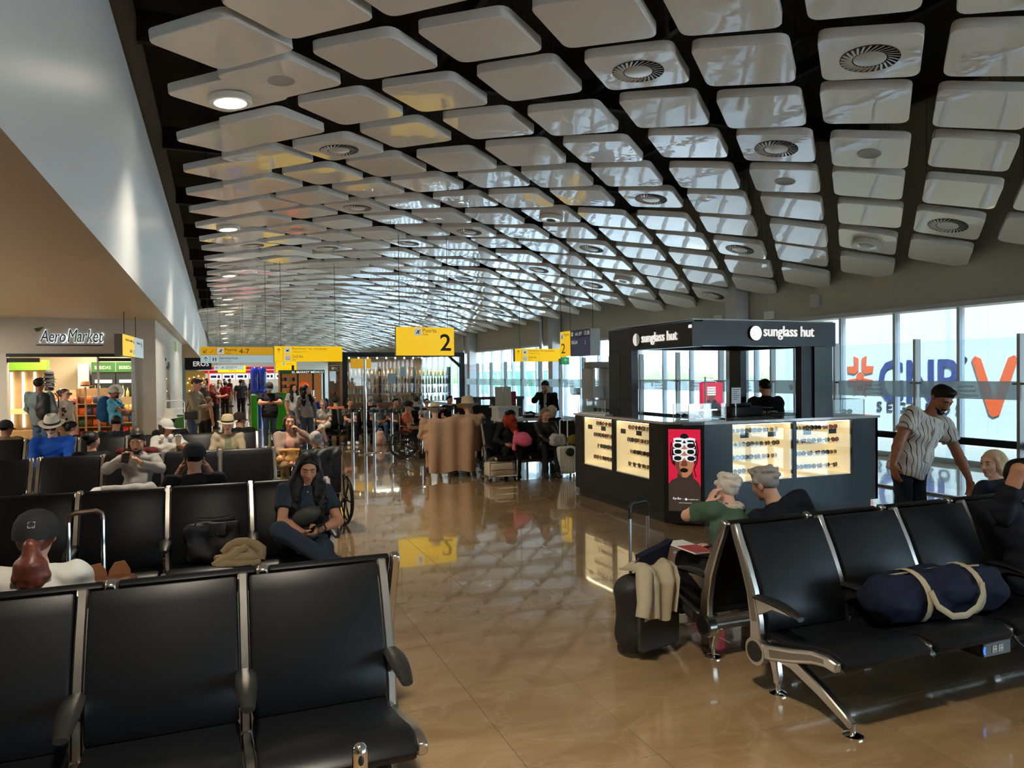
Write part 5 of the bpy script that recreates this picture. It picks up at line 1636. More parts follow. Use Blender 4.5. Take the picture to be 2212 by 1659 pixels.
# dark counter further back and a walk-through detector
dc = thing('counter', 'long dark counter before the windows beyond the gate desk', 'counter', (6.9, 21.6, 0))
MB().box(0, 2.2, 0, 0.5, 1.0, 1.08).build('worktop', M_black, dc)
MB().box(0.25, 0.75, 0.05, 0.45, 0, 1.0).build('cabinet', mat('navy_cabinet', (0.02, 0.03, 0.05), 0.4), dc)
for x in (0.05, 1.2, 2.12):
    MB().box(x, x + 0.05, 0.05, 0.45, 0, 1.0).build('leg', M_black, dc)
md = thing('metal_detector', 'grey walk-through detector frame beside the kiosk', 'detector', (7.5, 14.0, 0))
for x in (0.0, 0.42):
    MB().rbox(x, x + 0.08, 0, 0.5, 0, 1.9, 0.02, 1).build('side_column', M_greyframe, md)
MB().rbox(0, 0.5, 0.1, 0.4, 1.9, 2.04, 0.02, 1).build('lintel', mat('taupe_lintel', (0.3, 0.27, 0.22), 0.5), md)
MB().box(0.1, 0.42, 0.24, 0.27, 0.9, 1.5).build('screen', M_desk, md)
# ================================================================== people: signed-distance bodies turned into meshes
class Fld:
    def __init__(s):
        s.ops = []
        s.lo = np.array([1e9] * 3)
        s.hi = -s.lo
    def _bb(s, lo, hi):
        s.lo = np.minimum(s.lo, lo)
        s.hi = np.maximum(s.hi, hi)
    def cone(s, a, b, ra, rb, k=0.02, cut=None, fl=None):
        """tapered capsule; cut=(point, normal) trims it flat; fl=(axis unit vector, factor) flattens the section"""
        a, b = np.array(a, float), np.array(b, float)
        m = max(ra, rb)
        lo, hi = np.minimum(a, b) - m, np.maximum(a, b) + m
        s._bb(lo, hi)
        s.ops.append(('c', (a, b, ra, rb, cut, fl), k, lo, hi))
        return s
    def ell(s, c, r, k=0.02, R=None, sub=False):
        c, r = np.array(c, float), np.array(r, float)
        m = r if R is None else np.array([r.max()] * 3)
        if not sub:
            s._bb(c - m, c + m)
        s.ops.append(('s' if sub else 'e', (c, r, R), k, c - m, c + m))
        return s
    def plane(s, p, n):
        s.ops.append(('p', (np.array(p, float), np.array(n, float) / np.linalg.norm(n)), 0, None, None))
        return s
    def chain(s, pts, rs, k=0.02):
        for i in range(len(pts) - 1):
            s.cone(pts[i], pts[i + 1], rs[i], rs[i + 1], k)
        return s
    def mesh(s, h, fold=0.0, seed=0, grow=0.0):
        pad = 0.02 + 2 * h + grow
        lo = s.lo - pad
        n = np.ceil((s.hi + pad - lo) / h).astype(int) + 1
        ax = [lo[i] + h * np.arange(n[i]) for i in range(3)]
        F = np.full(tuple(n), 0.3, np.float32)
        for kind, P, k, l0, h0 in s.ops:
            if kind == 'p':
                p, nn = P
                d = (ax[0][:, None, None] - p[0]) * nn[0] + (ax[1][None, :, None] - p[1]) * nn[1] + (ax[2][None, None, :] - p[2]) * nn[2]
                np.maximum(F, d.astype(np.float32), out=F)
                continue
            mg = k * 1.2 + 2 * h + grow
            sl = []
            for i in range(3):
                i0 = max(0, int((l0[i] - mg - lo[i]) / h))
                i1 = min(n[i], int((h0[i] + mg - lo[i]) / h) + 2)
                sl.append(slice(i0, max(i0 + 1, i1)))
            X, Y, Z = ax[0][sl[0]][:, None, None], ax[1][sl[1]][None, :, None], ax[2][sl[2]][None, None, :]
            if kind == 'c':
                a, b, ra, rb, cut, fl = P
                ab = b - a
                L2 = float(ab @ ab) + 1e-12
                t = np.clip(((X - a[0]) * ab[0] + (Y - a[1]) * ab[1] + (Z - a[2]) * ab[2]) / L2, 0, 1)
                dx, dy, dz = X - a[0] - t * ab[0], Y - a[1] - t * ab[1], Z - a[2] - t * ab[2]
                if fl is not None:
                    u, f_ = fl
                    q = dx * u[0] + dy * u[1] + dz * u[2]
                    e = q * (f_ - 1)
                    dx, dy, dz = dx + e * u[0], dy + e * u[1], dz + e * u[2]
                d = np.sqrt(dx * dx + dy * dy + dz * dz) - (ra + (rb - ra) * t)
                if cut is not None:
                    cp, cn = cut
                    d = np.maximum(d, (X - cp[0]) * cn[0] + (Y - cp[1]) * cn[1] + (Z - cp[2]) * cn[2])
            else:
                c, r, R = P
                x, y, z = X - c[0], Y - c[1], Z - c[2]
                if R is not None:
                    x, y, z = (R[0][0] * x + R[1][0] * y + R[2][0] * z, R[0][1] * x + R[1][1] * y + R[2][1] * z, R[0][2] * x + R[1][2] * y + R[2][2] * z)
                k0 = np.sqrt((x / r[0]) ** 2 + (y / r[1]) ** 2 + (z / r[2]) ** 2) + 1e-9
                k1 = np.sqrt((x / r[0] ** 2) ** 2 + (y / r[1] ** 2) ** 2 + (z / r[2] ** 2) ** 2) + 1e-9
                d = k0 * (k0 - 1) / k1
            d = (d - grow).astype(np.float32)
            B = F[tuple(sl)]
            if kind == 's':
                d = -d
                hh = np.maximum(k - np.abs(B - d), 0) / max(k, 1e-6)
                F[tuple(sl)] = np.maximum(B, d) + hh * hh * k * 0.25
            else:
                hh = np.maximum(k - np.abs(B - d), 0) / max(k, 1e-6)
                F[tuple(sl)] = np.minimum(B, d) - hh * hh * k * 0.25
        if fold:
            r = np.random.default_rng(seed)
            X, Y, Z = ax[0][:, None, None], ax[1][None, :, None], ax[2][None, None, :]
            w = np.zeros_like(F)
            for q in range(4):
                v = r.normal(size=3) * np.array([1, 1, 1.3])
                v = v / np.linalg.norm(v) * r.uniform(28, 75)
                w += np.sin(X * v[0] + Y * v[1] + Z * v[2] + r.uniform(0, 6) + 1.2 * np.sin(X * 17 + q) + 1.1 * np.sin(Z * 13 + Y * 11 + 2 * q)).astype(np.float32)
            F += fold * w * 0.5
        return snet(F, lo, h)

def snet(F, lo, h):
    ins = F < 0
    n = F.shape
    c = [ins[i:n[0] - 1 + i, j:n[1] - 1 + j, k:n[2] - 1 + k] for i in (0, 1) for j in (0, 1) for k in (0, 1)]
    sm = sum(x.astype(np.int8) for x in c)
    act = (sm > 0) & (sm < 8)
    idx = np.argwhere(act)
    if len(idx) == 0:
        return np.zeros((0, 3)), np.zeros((0, 4), int)
    vid = np.full(act.shape, -1, np.int32)
    vid[act] = np.arange(len(idx))
    acc = np.zeros((len(idx), 3))
    cnt = np.zeros(len(idx))
    ix, iy, iz = idx.T
    for axs in range(3):
        for a in (0, 1):
            for b in (0, 1):
                o = [0, 0, 0]
                oth = [q for q in range(3) if q != axs]
                o[oth[0]], o[oth[1]] = a, b
                f0 = F[ix + o[0], iy + o[1], iz + o[2]]
                o2 = list(o)
                o2[axs] = 1
                f1 = F[ix + o2[0], iy + o2[1], iz + o2[2]]
                m = (f0 < 0) != (f1 < 0)
                t = np.where(m, f0 / np.where(m, f0 - f1, 1), 0)
                p = np.zeros((len(idx), 3))
                p[:, oth[0]], p[:, oth[1]], p[:, axs] = a, b, t
                acc += p * m[:, None]
                cnt += m
    V = lo + (idx + acc / cnt[:, None]) * h
    Q = []
    for axs in range(3):
        oth = [q for q in range(3) if q != axs]
        sa = [slice(None)] * 3
        sb = [slice(None)] * 3
        sa[axs], sb[axs] = slice(0, n[axs] - 1), slice(1, n[axs])
        A, B = ins[tuple(sa)], ins[tuple(sb)]
        for flip in (0, 1):
            e = np.argwhere((A & ~B) if flip == 0 else (~A & B))
            e = e[(e[:, oth[0]] > 0) & (e[:, oth[1]] > 0) & (e[:, oth[0]] < n[oth[0]] - 1) & (e[:, oth[1]] < n[oth[1]] - 1)]
            if not len(e):
                continue
            qs = []
            for (da, db) in ((-1, -1), (0, -1), (0, 0), (-1, 0)):
                g = e.copy()
                g[:, oth[0]] += da
                g[:, oth[1]] += db
                qs.append(vid[g[:, 0], g[:, 1], g[:, 2]])
            q = np.stack(qs, 1)
            if (flip == 1) ^ (axs == 1):
                q = q[:, ::-1]
            Q.append(q)
    return V, np.concatenate(Q)

def np_mesh(name, parts, mats):
    """parts: list of (V, Q, material index)"""
    off, Vs, Qs, Ms = 0, [], [], []
    for V, Q, mi in parts:
        if len(V) == 0:
            continue
        Vs.append(V); Qs.append(Q + off); Ms.append(np.full(len(Q), mi)); off += len(V)
    me = bpy.data.meshes.new(name)
    if not Vs:
        return me
    V, Q, Ms = np.concatenate(Vs), np.concatenate(Qs), np.concatenate(Ms)
    me.vertices.add(len(V))
    me.vertices.foreach_set('co', V.astype(np.float32).ravel())
    me.loops.add(len(Q) * 4)
    me.loops.foreach_set('vertex_index', Q.astype(np.int32).ravel())
    me.polygons.add(len(Q))
    me.polygons.foreach_set('loop_start', np.arange(0, len(Q) * 4, 4, dtype=np.int32))
    for m in (mats if isinstance(mats, (list, tuple)) else [mats]):
        me.materials.append(m)
    me.polygons.foreach_set('material_index', Ms.astype(np.int32))
    me.polygons.foreach_set('use_smooth', np.ones(len(Q), bool))
    me.update(calc_edges=True)
    return me

def sdf_obj(name, fld, h, m, parent=None, fold=0.0, seed=0, loc=(0, 0, 0), rot=(0, 0, 0)):
    V, Q = fld.mesh(h, fold, seed)
    return link(name, np_mesh(name, [(V, Q, 0)], m), parent, loc, rot)

# ---- cloth materials
def cloth(name, c, rough=0.85, rnd=0.0):
    return mat(name, c, rough, spec=0.25, var=0.10, vscale=9, bump=0.15, bscale=220, bdist=0.002)
def skin(name, c):
    return mat(name, c, 0.5, spec=0.4, var=0.08, vscale=14)
SK = {'tan': skin('skin_tan', srgb(192, 138, 108)), 'light': skin('skin_light', srgb(214, 164, 138)), 'brown': skin('skin_brown', srgb(158, 104, 76)), 'pale': skin('skin_pale', srgb(222, 176, 154))}
HR = {'black': mat('hair_black', (0.006, 0.005, 0.005), 0.5, spec=0.28, bump=0.35, bscale=60, bdist=0.004), 'brown': mat('hair_brown', (0.045, 0.022, 0.012), 0.5, bump=0.35, bscale=60, bdist=0.004),
      'grey': mat('hair_grey', (0.32, 0.31, 0.29), 0.55, var=0.3, vscale=40, bump=0.5, bscale=70, bdist=0.006), 'white': mat('hair_white', (0.66, 0.63, 0.56), 0.55, var=0.2, vscale=40, bump=0.5, bscale=60, bdist=0.006),
      'blond': mat('hair_blond', (0.60, 0.46, 0.28), 0.5, var=0.25, vscale=40, bump=0.4, bscale=60, bdist=0.005), 'auburn': mat('hair_auburn', (0.13, 0.032, 0.018), 0.42, var=0.3, vscale=30, bump=0.4, bscale=60, bdist=0.004),
      'dkblond': mat('hair_dark_blond', (0.22, 0.14, 0.07), 0.5, var=0.25, vscale=40, bump=0.4, bscale=60, bdist=0.005)}
M_eyew = mat('eye_white', (0.62, 0.58, 0.54), 0.25)
M_eyed = mat('eye_dark', (0.015, 0.010, 0.008), 0.2)
M_lip = mat('lip', (0.34, 0.10, 0.085), 0.4)
M_shoew = mat('white_sneaker', (0.62, 0.62, 0.6), 0.6)
M_shoek = mat('black_shoe', (0.015, 0.015, 0.016), 0.5)
M_phone = mat('phone_black', (0.012, 0.012, 0.014), 0.15, coat=0.6)
def stripes(name, c1, c2, freq, duty, axis='X'):
    if name in MATS:
        return MATS[name]
    m = mat(name, c1, 0.85, spec=0.25)
    nt = m.node_tree
    b = nt.nodes['Principled BSDF']
    tc = nt.nodes.new('ShaderNodeTexCoord')
    sp = nt.nodes.new('ShaderNodeSeparateXYZ')
    nt.links.new(tc.outputs['Object'], sp.inputs[0])
    nz = nt.nodes.new('ShaderNodeTexNoise')
    nz.inputs['Scale'].default_value = 6
    nt.links.new(tc.outputs['Object'], nz.inputs['Vector'])
    ad = nt.nodes.new('ShaderNodeMath'); ad.operation = 'MULTIPLY_ADD'; ad.inputs[1].default_value = 0.006
    nt.links.new(nz.outputs['Fac'], ad.inputs[0])
    nt.links.new(sp.outputs[axis], ad.inputs[2])
    mu = nt.nodes.new('ShaderNodeMath'); mu.operation = 'MULTIPLY'; mu.inputs[1].default_value = freq
    nt.links.new(ad.outputs[0], mu.inputs[0])
    fr = nt.nodes.new('ShaderNodeMath'); fr.operation = 'FRACT'
    nt.links.new(mu.outputs[0], fr.inputs[0])
    lt = nt.nodes.new('ShaderNodeMath'); lt.operation = 'LESS_THAN'; lt.inputs[1].default_value = duty
    nt.links.new(fr.outputs[0], lt.inputs[0])
    mx = nt.nodes.new('ShaderNodeMix'); mx.data_type = 'RGBA'
    nt.links.new(lt.outputs[0], mx.inputs[0])
    mx.inputs[6].default_value = (*c1, 1); mx.inputs[7].default_value = (*c2, 1)
    nt.links.new(mx.outputs[2], b.inputs['Base Color'])
    return m
def patches(name, c1, cols, scale, thr):
    if name in MATS:
        return MATS[name]
    m = mat(name, c1, 0.85, spec=0.25)
    nt = m.node_tree
    b = nt.nodes['Principled BSDF']
    tc = nt.nodes.new('ShaderNodeTexCoord')
    v = nt.nodes.new('ShaderNodeTexVoronoi')
    v.inputs['Scale'].default_value = scale
    v.distance = 'CHEBYCHEV'
    nt.links.new(tc.outputs['Object'], v.inputs['Vector'])
    lt = nt.nodes.new('ShaderNodeMath'); lt.operation = 'LESS_THAN'; lt.inputs[1].default_value = thr
    nt.links.new(v.outputs['Distance'], lt.inputs[0])
    cr = nt.nodes.new('ShaderNodeValToRGB'); cr.color_ramp.interpolation = 'CONSTANT'
    cr.color_ramp.elements[0].color = (*cols[0], 1)
    cr.color_ramp.elements[1].color = (*cols[-1], 1)
    cr.color_ramp.elements[1].position = 0.5
    nt.links.new(v.outputs['Color'], cr.inputs[0])
    mx = nt.nodes.new('ShaderNodeMix'); mx.data_type = 'RGBA'
    nt.links.new(lt.outputs[0], mx.inputs[0])
    mx.inputs[6].default_value = (*c1, 1)
    nt.links.new(cr.outputs[0], mx.inputs[7])
    nt.links.new(mx.outputs[2], b.inputs['Base Color'])
    return m

def unit(v):
    v = np.array(v, float)
    return v / (np.linalg.norm(v) + 1e-9)
def ik(s, t, l1, l2, pole):
    s, t = np.array(s, float), np.array(t, float)
    d = t - s
    L = np.linalg.norm(d)
    mx = (l1 + l2) * 0.995
    if L > mx:
        t = s + d / L * mx
        d = t - s
        L = mx
    a = (l1 * l1 - l2 * l2 + L * L) / (2 * L)
    hgt = math.sqrt(max(1e-6, l1 * l1 - a * a))
    u = d / L
    p = np.array(pole, float)
    p = unit(p - u * (p @ u))
    return s + u * a + p * hgt, t

def hand_ops(F, w, d, n, side, curl=0.6, sc=1.0, spread=0.0):
    """w wrist, d direction of the palm, n palm normal (towards what is held), side = thumb side sign"""
    d, n = unit(d), np.array(n, float)
    n = unit(n - d * (n @ d))
    x = np.cross(d, n) * side
    R = np.stack([x, d, n], 1)
    F.ell(w + d * 0.048 * sc, (0.037 * sc, 0.05 * sc, 0.016 * sc), 0.012, R)
    for i, (o, L) in enumerate(((0.027, 0.068), (0.009, 0.078), (-0.010, 0.072), (-0.027, 0.056))):
        b = w + d * 0.085 * sc + x * o * sc
        c1 = curl * (0.8 + 0.12 * i)
        d1 = unit(d * math.cos(c1) + n * math.sin(c1) + x * spread * (o / 0.027) * 0.25)
        m = b + d1 * L * 0.5 * sc
        c2 = curl * 2.1
        d2 = unit(d * math.cos(c2) + n * math.sin(c2))
        e = m + d2 * L * 0.5 * sc
        F.cone(b - d * 0.01 * sc, m, 0.0095 * sc, 0.0085 * sc, 0.005)
        F.cone(m, e, 0.0085 * sc, 0.007 * sc, 0.004)
    b = w + d * 0.028 * sc + x * 0.03 * sc
    m = b + unit(d * 0.7 + x * 0.6 + n * 0.45) * 0.04 * sc
    e = m + unit(d * 0.9 + n * 0.5 - x * 0.1) * 0.034 * sc
    F.cone(b, m, 0.013 * sc, 0.0105 * sc, 0.01)
    F.cone(m, e, 0.0105 * sc, 0.008 * sc, 0.004)

PEOPLE_LOG = []
def person(label, loc, rot=0.0, pose='sit', S=1.0, sk='tan', hair=('short', 'black'), top=None, sleeve='short', legs=None, shoes=None,
           lean=0.18, side=0.0, head=(0, 0, 0), hands=None, poles=None, knees=None, ankles=None, seat=0.36, girth=1.0, q='mid', hem=0.0,
           hat=None, beard=None, glasses=None, curl=0.8, hdir=None, hnorm=None, inset=None, hood=None, face=True, slump=0.25, eyes='open', flare=0.0,
           wide=1.0, group=None, neckcut=0.015, bare_leg=False, female=False, shoulder=1.0, headfwd=0.0, legcut=None, handcurl=None):
    """builds one clothed figure facing -Y in its own frame; hands/knees/ankles are metres relative to the root"""
    hb, hh = {'near': (0.0085, 0.0052), 'mid': (0.013, 0.008), 'far': (0.02, 0.012)}[q]
    hb, hh = hb / S, hh / S
    t = thing('person', label, 'person', loc, rot, group)
    t.scale = (S, S, S)
    V3 = lambda p: np.array(p, float) / S
    zp = (seat + 0.10) / S if pose == 'sit' else 0.93
    P = np.array([0, 0, zp])
    up = unit((math.sin(side), math.sin(lean), math.cos(lean)))
    xr = unit(np.cross((0, -1.0, 0), up)) * -1
    xr = unit((math.cos(side), 0, -math.sin(side)))
    waist, chest, nb = P + up * 0.13, P + up * 0.31, P + up * 0.485
    nb = nb + np.array([0, -0.03 * slump * 4, 0])
    sw = 0.175 * (0.93 if female else 1.0) * shoulder
    sh = {s: P + up * 0.435 + xr * sw * s + np.array([0, -0.02 * slump * 4, 0]) for s in (1, -1)}
    hip = {s: P + np.array([0.088 * s, 0, -0.02]) for s in (1, -1)}
    N = unit(up + np.array([0, -slump - headfwd, 0]))
    hc = nb + N * 0.155
    Rh = Euler((head[1], head[2], head[0]), 'XYZ').to_matrix()   # pitch, roll, yaw
    Rn = np.array(Rh)
    HM = Matrix.Translation(Vector(hc)) @ Rh.to_4x4()
    HP = lambda x, y, z: hc + Rn @ np.array([x, y, z])
    # legs
    kn, an = {}, {}
    for s in (1, -1):
        if pose == 'sit':
            kn[s] = np.array([0.11 * s * wide, -0.42, zp + 0.03])
            an[s] = np.array([0.11 * s * wide, -0.43, 0.09])
        else:
            kn[s] = np.array([0.085 * s * wide, -0.02, 0.50])
            an[s] = np.array([0.085 * s * wide, 0.02, 0.085])
        if knees and s in knees:
            kn[s] = V3(knees[s])
        if ankles and s in ankles:
            an[s] = V3(ankles[s])
    # arms
    el, wr = {}, {}
    for s in (1, -1):
        if hands and s in hands:
            tg = V3(hands[s])
        elif pose == 'sit':
            tg = np.array([0.10 * s, -0.27, zp + 0.12])
        else:
            tg = sh[s] + np.array([0.07 * s, -0.06, -0.51])
        pol = (poles or {}).get(s, (0.7 * s, 0.5, -0.5))
        el[s], wr[s] = ik(sh[s], tg, 0.285, 0.25, pol)
    # ---- skin
    B = Fld()
    B.cone(P, chest, 0.09, 0.10, 0.03)
    B.cone(chest, nb, 0.10, 0.055, 0.03)
    B.cone(nb - N * 0.05, hc - N * 0.03, 0.056 if not female else 0.047, 0.05 if not female else 0.043, 0.03)
    for s in (1, -1):
        B.cone(chest + up * 0.08, sh[s], 0.06, 0.048, 0.03)
        B.cone(sh[s], el[s], 0.047 * girth, 0.038 * girth, 0.02)
        m = el[s] + (wr[s] - el[s]) * 0.3
        B.cone(el[s], m, 0.038 * girth, 0.04 * girth, 0.015).cone(m, wr[s], 0.04 * girth, 0.026, 0.015)
        if bare_leg or legs is None:
            B.cone(hip[s], kn[s], 0.08, 0.055, 0.02)
            mid = kn[s] + (an[s] - kn[s]) * 0.3
            B.cone(kn[s], mid, 0.052, 0.052, 0.02).cone(mid, an[s], 0.052, 0.034, 0.02)
        else:
            B.cone(hip[s], kn[s], 0.06, 0.045, 0.02).cone(kn[s], an[s], 0.045, 0.034, 0.02)
        fd = unit((an[s] - kn[s]))
        B.ell(an[s] + np.array([0, -0.05, -0.045]), (0.032, 0.09, 0.03), 0.02)
    parts = [(*B.mesh(hb), 0)]
    Hd = Fld()
    fem = 0.95 if female else 1.0
    Hd.cone(nb - N * 0.02, HP(0, 0.02, -0.05), 0.053 if not female else 0.045, 0.05 if not female else 0.043, 0.02)
    Hd.ell(HP(0, 0.012, 0.035), (0.076, 0.095, 0.085), 0.02, Rn)
    Hd.ell(HP(0, -0.026, -0.03), (0.062 * fem, 0.068, 0.083), 0.03, Rn)
    Hd.ell(HP(0, -0.070, -0.092), (0.026 * fem, 0.022, 0.021), 0.025, Rn)
    if face:
        for s in (1, -1):
            Hd.ell(HP(0.036 * s, -0.060, -0.022), (0.026, 0.024, 0.027), 0.02, Rn)
            Hd.ell(HP(0.033 * s, -0.098, 0.012), (0.018, 0.013, 0.011), 0.010, Rn, sub=True)
            Hd.ell(HP(0.032 * s, -0.079, 0.011), (0.0135, 0.0125, 0.0115), 0.004, Rn)
            Hd.ell(HP(0.011 * s, -0.098, -0.032), (0.008, 0.009, 0.007), 0.008, Rn)
        Hd.ell(HP(0, -0.080, 0.034), (0.054, 0.015, 0.011), 0.014, Rn)
        Hd.cone(HP(0, -0.088, 0.014), HP(0, -0.110, -0.027), 0.0095, 0.0125, 0.012)
        Hd.ell(HP(0, -0.092, -0.058), (0.023, 0.010, 0.006), 0.006, Rn)
        Hd.ell(HP(0, -0.090, -0.069), (0.020, 0.010, 0.007), 0.006, Rn)
    for s in (1, -1):
        Hd.ell(HP(0.077 * s, 0.014, -0.002), (0.010, 0.020, 0.031), 0.008, Rn)
    parts.append((*Hd.mesh(hh), 0))
    for s in (1, -1):
        dr = (wr[s] - el[s])
        if hdir and s in hdir:
            dr = np.array(hdir[s], float)
        nn = (hnorm or {}).get(s, (-s * 0.6, 0.2, -0.6) if pose == 'sit' else (-s, 0, 0))
        Hf = Fld()
        Hf.cone(wr[s] - unit(wr[s] - el[s]) * 0.03, wr[s] + unit(dr) * 0.02, 0.027, 0.026, 0.015, fl=None)
        hand_ops(Hf, wr[s], dr, nn, -s, (handcurl or {}).get(s, curl))
        parts.append((*Hf.mesh(min(hh, 0.0075 / S)), 0))
    link('body', np_mesh('body', parts, SK[sk]), t)
    # ---- clothing
    if top is not None:
        T = Fld()
        g = girth
        T.ell(P + up * 0.03, (0.165 * g, 0.125 * g, 0.13), 0.05)
        T.ell(waist, ((0.150 if female else 0.158) * g, 0.118 * g, 0.15), 0.06)
        T.ell(chest, (0.168 * min(g, 1.12) * shoulder, 0.122 * g, 0.15), 0.06)
        if female:
            for s in (1, -1):
                T.ell(chest + xr * 0.07 * s + np.array([0, -0.085, 0.0]), (0.062, 0.05, 0.06), 0.04)
        T.cone(sh[1], sh[-1], 0.062, 0.062, 0.05)
        T.cone(chest + up * 0.1, nb, 0.09, 0.062, 0.05)
        T.plane(nb + N * neckcut, N)
        if pose == 'stand' or hem:
            T.cone(P, P - up * 0.06, 0.15 * g, 0.158 * g, 0.05, fl=((0, 1, 0), 1.25))
        T.plane(P - up * (0.04 + hem), -up)
        torso_ops, torso_lo, torso_hi = list(T.ops), T.lo.copy(), T.hi.copy()
        sr = 0.012
        for s in (1, -1):
            if sleeve == 'none':
                continue
            fr = 0.62 if sleeve == 'short' else 1.0
            e = sh[s] + (el[s] - sh[s]) * fr
            u = unit(el[s] - sh[s])
            T.cone(sh[s], e, 0.062 * min(g, 1.15) + 0.004, 0.058 * min(g, 1.15) + (0.014 if sleeve == 'short' else 0), 0.035, cut=(e, u) if sleeve == 'short' else None)
            if sleeve == 'long':
                u2 = unit(wr[s] - el[s])
                T.cone(el[s], wr[s], 0.056 * min(g, 1.15), 0.040, 0.03, cut=(wr[s] - u2 * 0.005, u2))
            elif sleeve == 'mid':
                u2 = unit(wr[s] - el[s])
                e2 = el[s] + (wr[s] - el[s]) * 0.45
                T.cone(el[s], e2, 0.056 * min(g, 1.15), 0.052, 0.03, cut=(e2, u2))
        if hood:
            T.ell(nb + np.array([0, 0.075, 0.0]), (0.105, 0.07, 0.06), 0.03)
            T.ell(nb + np.array([0, -0.045, -0.01]), (0.085, 0.035, 0.035), 0.03)
        V, Q = T.mesh(hb, 0.006 if q != 'far' else 0.004, len(label))
        link('top', np_mesh('top', [(V, Q, 0)], top), t)
        if inset is not None:
            I = Fld()
            I.ops, I.lo, I.hi = list(torso_ops), torso_lo.copy(), torso_hi.copy()
            w = inset[1]
            I.plane(P + xr * w, unit(xr + up * 0.12 * 0)).plane(P - xr * w, -xr).plane(chest, np.array([0, 1.0, 0.0])).plane(P + up * 0.06, -up)
            V, Q = I.mesh(hb, 0.002, 3, grow=0.010)
            link('shirt_front', np_mesh('shirt_front', [(V, Q, 0)], inset[0]), t)
    if legs is not None:
        L = Fld()
        g = girth
        L.ell(P + np.array([0, 0.01, 0.0]), (0.148 * g, 0.113 * g, 0.11), 0.04)
        for s in (1, -1):
            L.cone(hip[s], kn[s], 0.084 * min(g, 1.1), 0.066, 0.04)
            cutp = an[s] if legcut is None else kn[s] + (an[s] - kn[s]) * legcut
            u = unit(an[s] - kn[s])
            L.cone(kn[s], cutp - u * 0.01, 0.066, 0.052 + flare, 0.03, cut=(cutp, u))
        if pose == 'stand':
            L.plane(P + up * 0.09, up)
        V, Q = L.mesh(hb, 0.005 if q != 'far' else 0.003, len(label) + 9)
        link('trousers', np_mesh('trousers', [(V, Q, 0)], legs), t)
    if shoes is not None:
        for s in (1, -1):
            u = unit(an[s] - kn[s])
            f = np.array([0.10 * s, -1.0, 0.0])
            f = unit(f - u * (f @ u) * (1.0 if abs(u[2]) < 0.85 else 0.0))
            dn = np.array([0, 0, -1.0]) if abs(u[2]) >= 0.85 else u
            Z = Fld()
            b = an[s]
            Z.cone(b + dn * 0.045 - f * 0.03, b + dn * 0.052 + f * 0.14, 0.040, 0.034, 0.02)
            Z.cone(b + dn * 0.0, b + dn * 0.045 + f * 0.04, 0.042, 0.04, 0.03)
            if abs(u[2]) >= 0.85:
                Z.plane(b + dn * 0.085, dn)
            V, Q = Z.mesh(max(hb * 0.8, 0.009))
            link('shoe', np_mesh('shoe', [(V, Q, 0)], shoes), t)
    # ---- hair
    style, hcname = hair
    if style != 'bald':
        K = Fld()
        K.ell(HP(0, 0.014, 0.037), (0.083, 0.102, 0.092) if style not in ('long', 'bob', 'pony', 'bun', 'updo') else (0.081, 0.098, 0.0885), 0.02, Rn)
        vol = {'short': 0.0, 'curly': 0.006}.get(style, 0.0)
        if style in ('long', 'pony', 'bob', 'bun', 'updo'):
            K.ell(HP(0, 0.028, 0.005), (0.084, 0.090, 0.10), 0.03, Rn)
        # open the face
        if style in ('short', 'curly'):
            K.plane(HP(0, 0, 0.006), Rn @ unit(np.array([0, -0.62, -0.78])))
            K.ell(HP(0, -0.045, 0.108), (0.055, 0.045, 0.024), 0.03, Rn)
        else:
            K.plane(HP(0, 0, 0.010 if style != 'long' else 0.004), Rn @ unit(np.array([0, -0.70, -0.71])))
        if style == 'curly':
            for k in range(26):
                r = random.Random(k)
                a, e = r.uniform(0, 2 * PI), r.uniform(-0.1, 1.0)
                v = np.array([math.cos(a) * math.cos(e) * 0.083, 0.014 + math.sin(a) * math.cos(e) * 0.10, 0.04 + math.sin(e) * 0.09])
                if v[1] < -0.05 and v[2] < 0.07:
                    continue
                K.ell(HP(*v), (0.022, 0.022, 0.018), 0.012)
        if style in ('long', 'bob'):
            for s in (1, -1):
                a0 = HP(0.022 * s, -0.050, 0.100)
                a = HP(0.068 * s, -0.034, 0.050)
                b2 = HP(0.080 * s, -0.012, -0.03)
                K.cone(a, b2, 0.014, 0.016, 0.03)
                b3 = HP(0.072 * s, 0.012, -0.07)
                K.cone(HP(0.066 * s, 0.03, 0.03), b3, 0.030, 0.026, 0.04)
                if style == 'long':
                    c2 = sh[s] * 0.40 + nb * 0.60 + np.array([0.0, -0.035, 0.02])
                    for ox, oy, L_ in ((-0.010, 0.0, 0.14), (0.014, -0.006, 0.22), (0.036, 0.004, 0.20), (0.056, 0.02, 0.15)):
                        o_ = np.array([ox * s, oy, 0.0])
                        d2 = c2 + o_ * 1.2 + np.array([0.020 * s, -0.085, -L_ * 0.75])
                        e2 = d2 + np.array([-0.006 * s, -0.015, -0.10])
                        K.cone(b2 * 0.4 + b3 * 0.6 + o_ * 0.25, c2 + o_, 0.020, 0.024, 0.04).cone(c2 + o_, d2, 0.024, 0.019, 0.03).cone(d2, e2, 0.019, 0.007, 0.02)
                    K.cone(b3, c2 + np.array([0.04 * s, 0.06, 0.0]), 0.036, 0.045, 0.05)
            if style == 'long':
                K.cone(HP(0, 0.06, 0.02), nb + np.array([0, 0.085, -0.12]), 0.085, 0.09, 0.05)
            else:
                K.cone(HP(0, 0.05, 0.0), HP(0, 0.055, -0.07), 0.082, 0.066, 0.04)
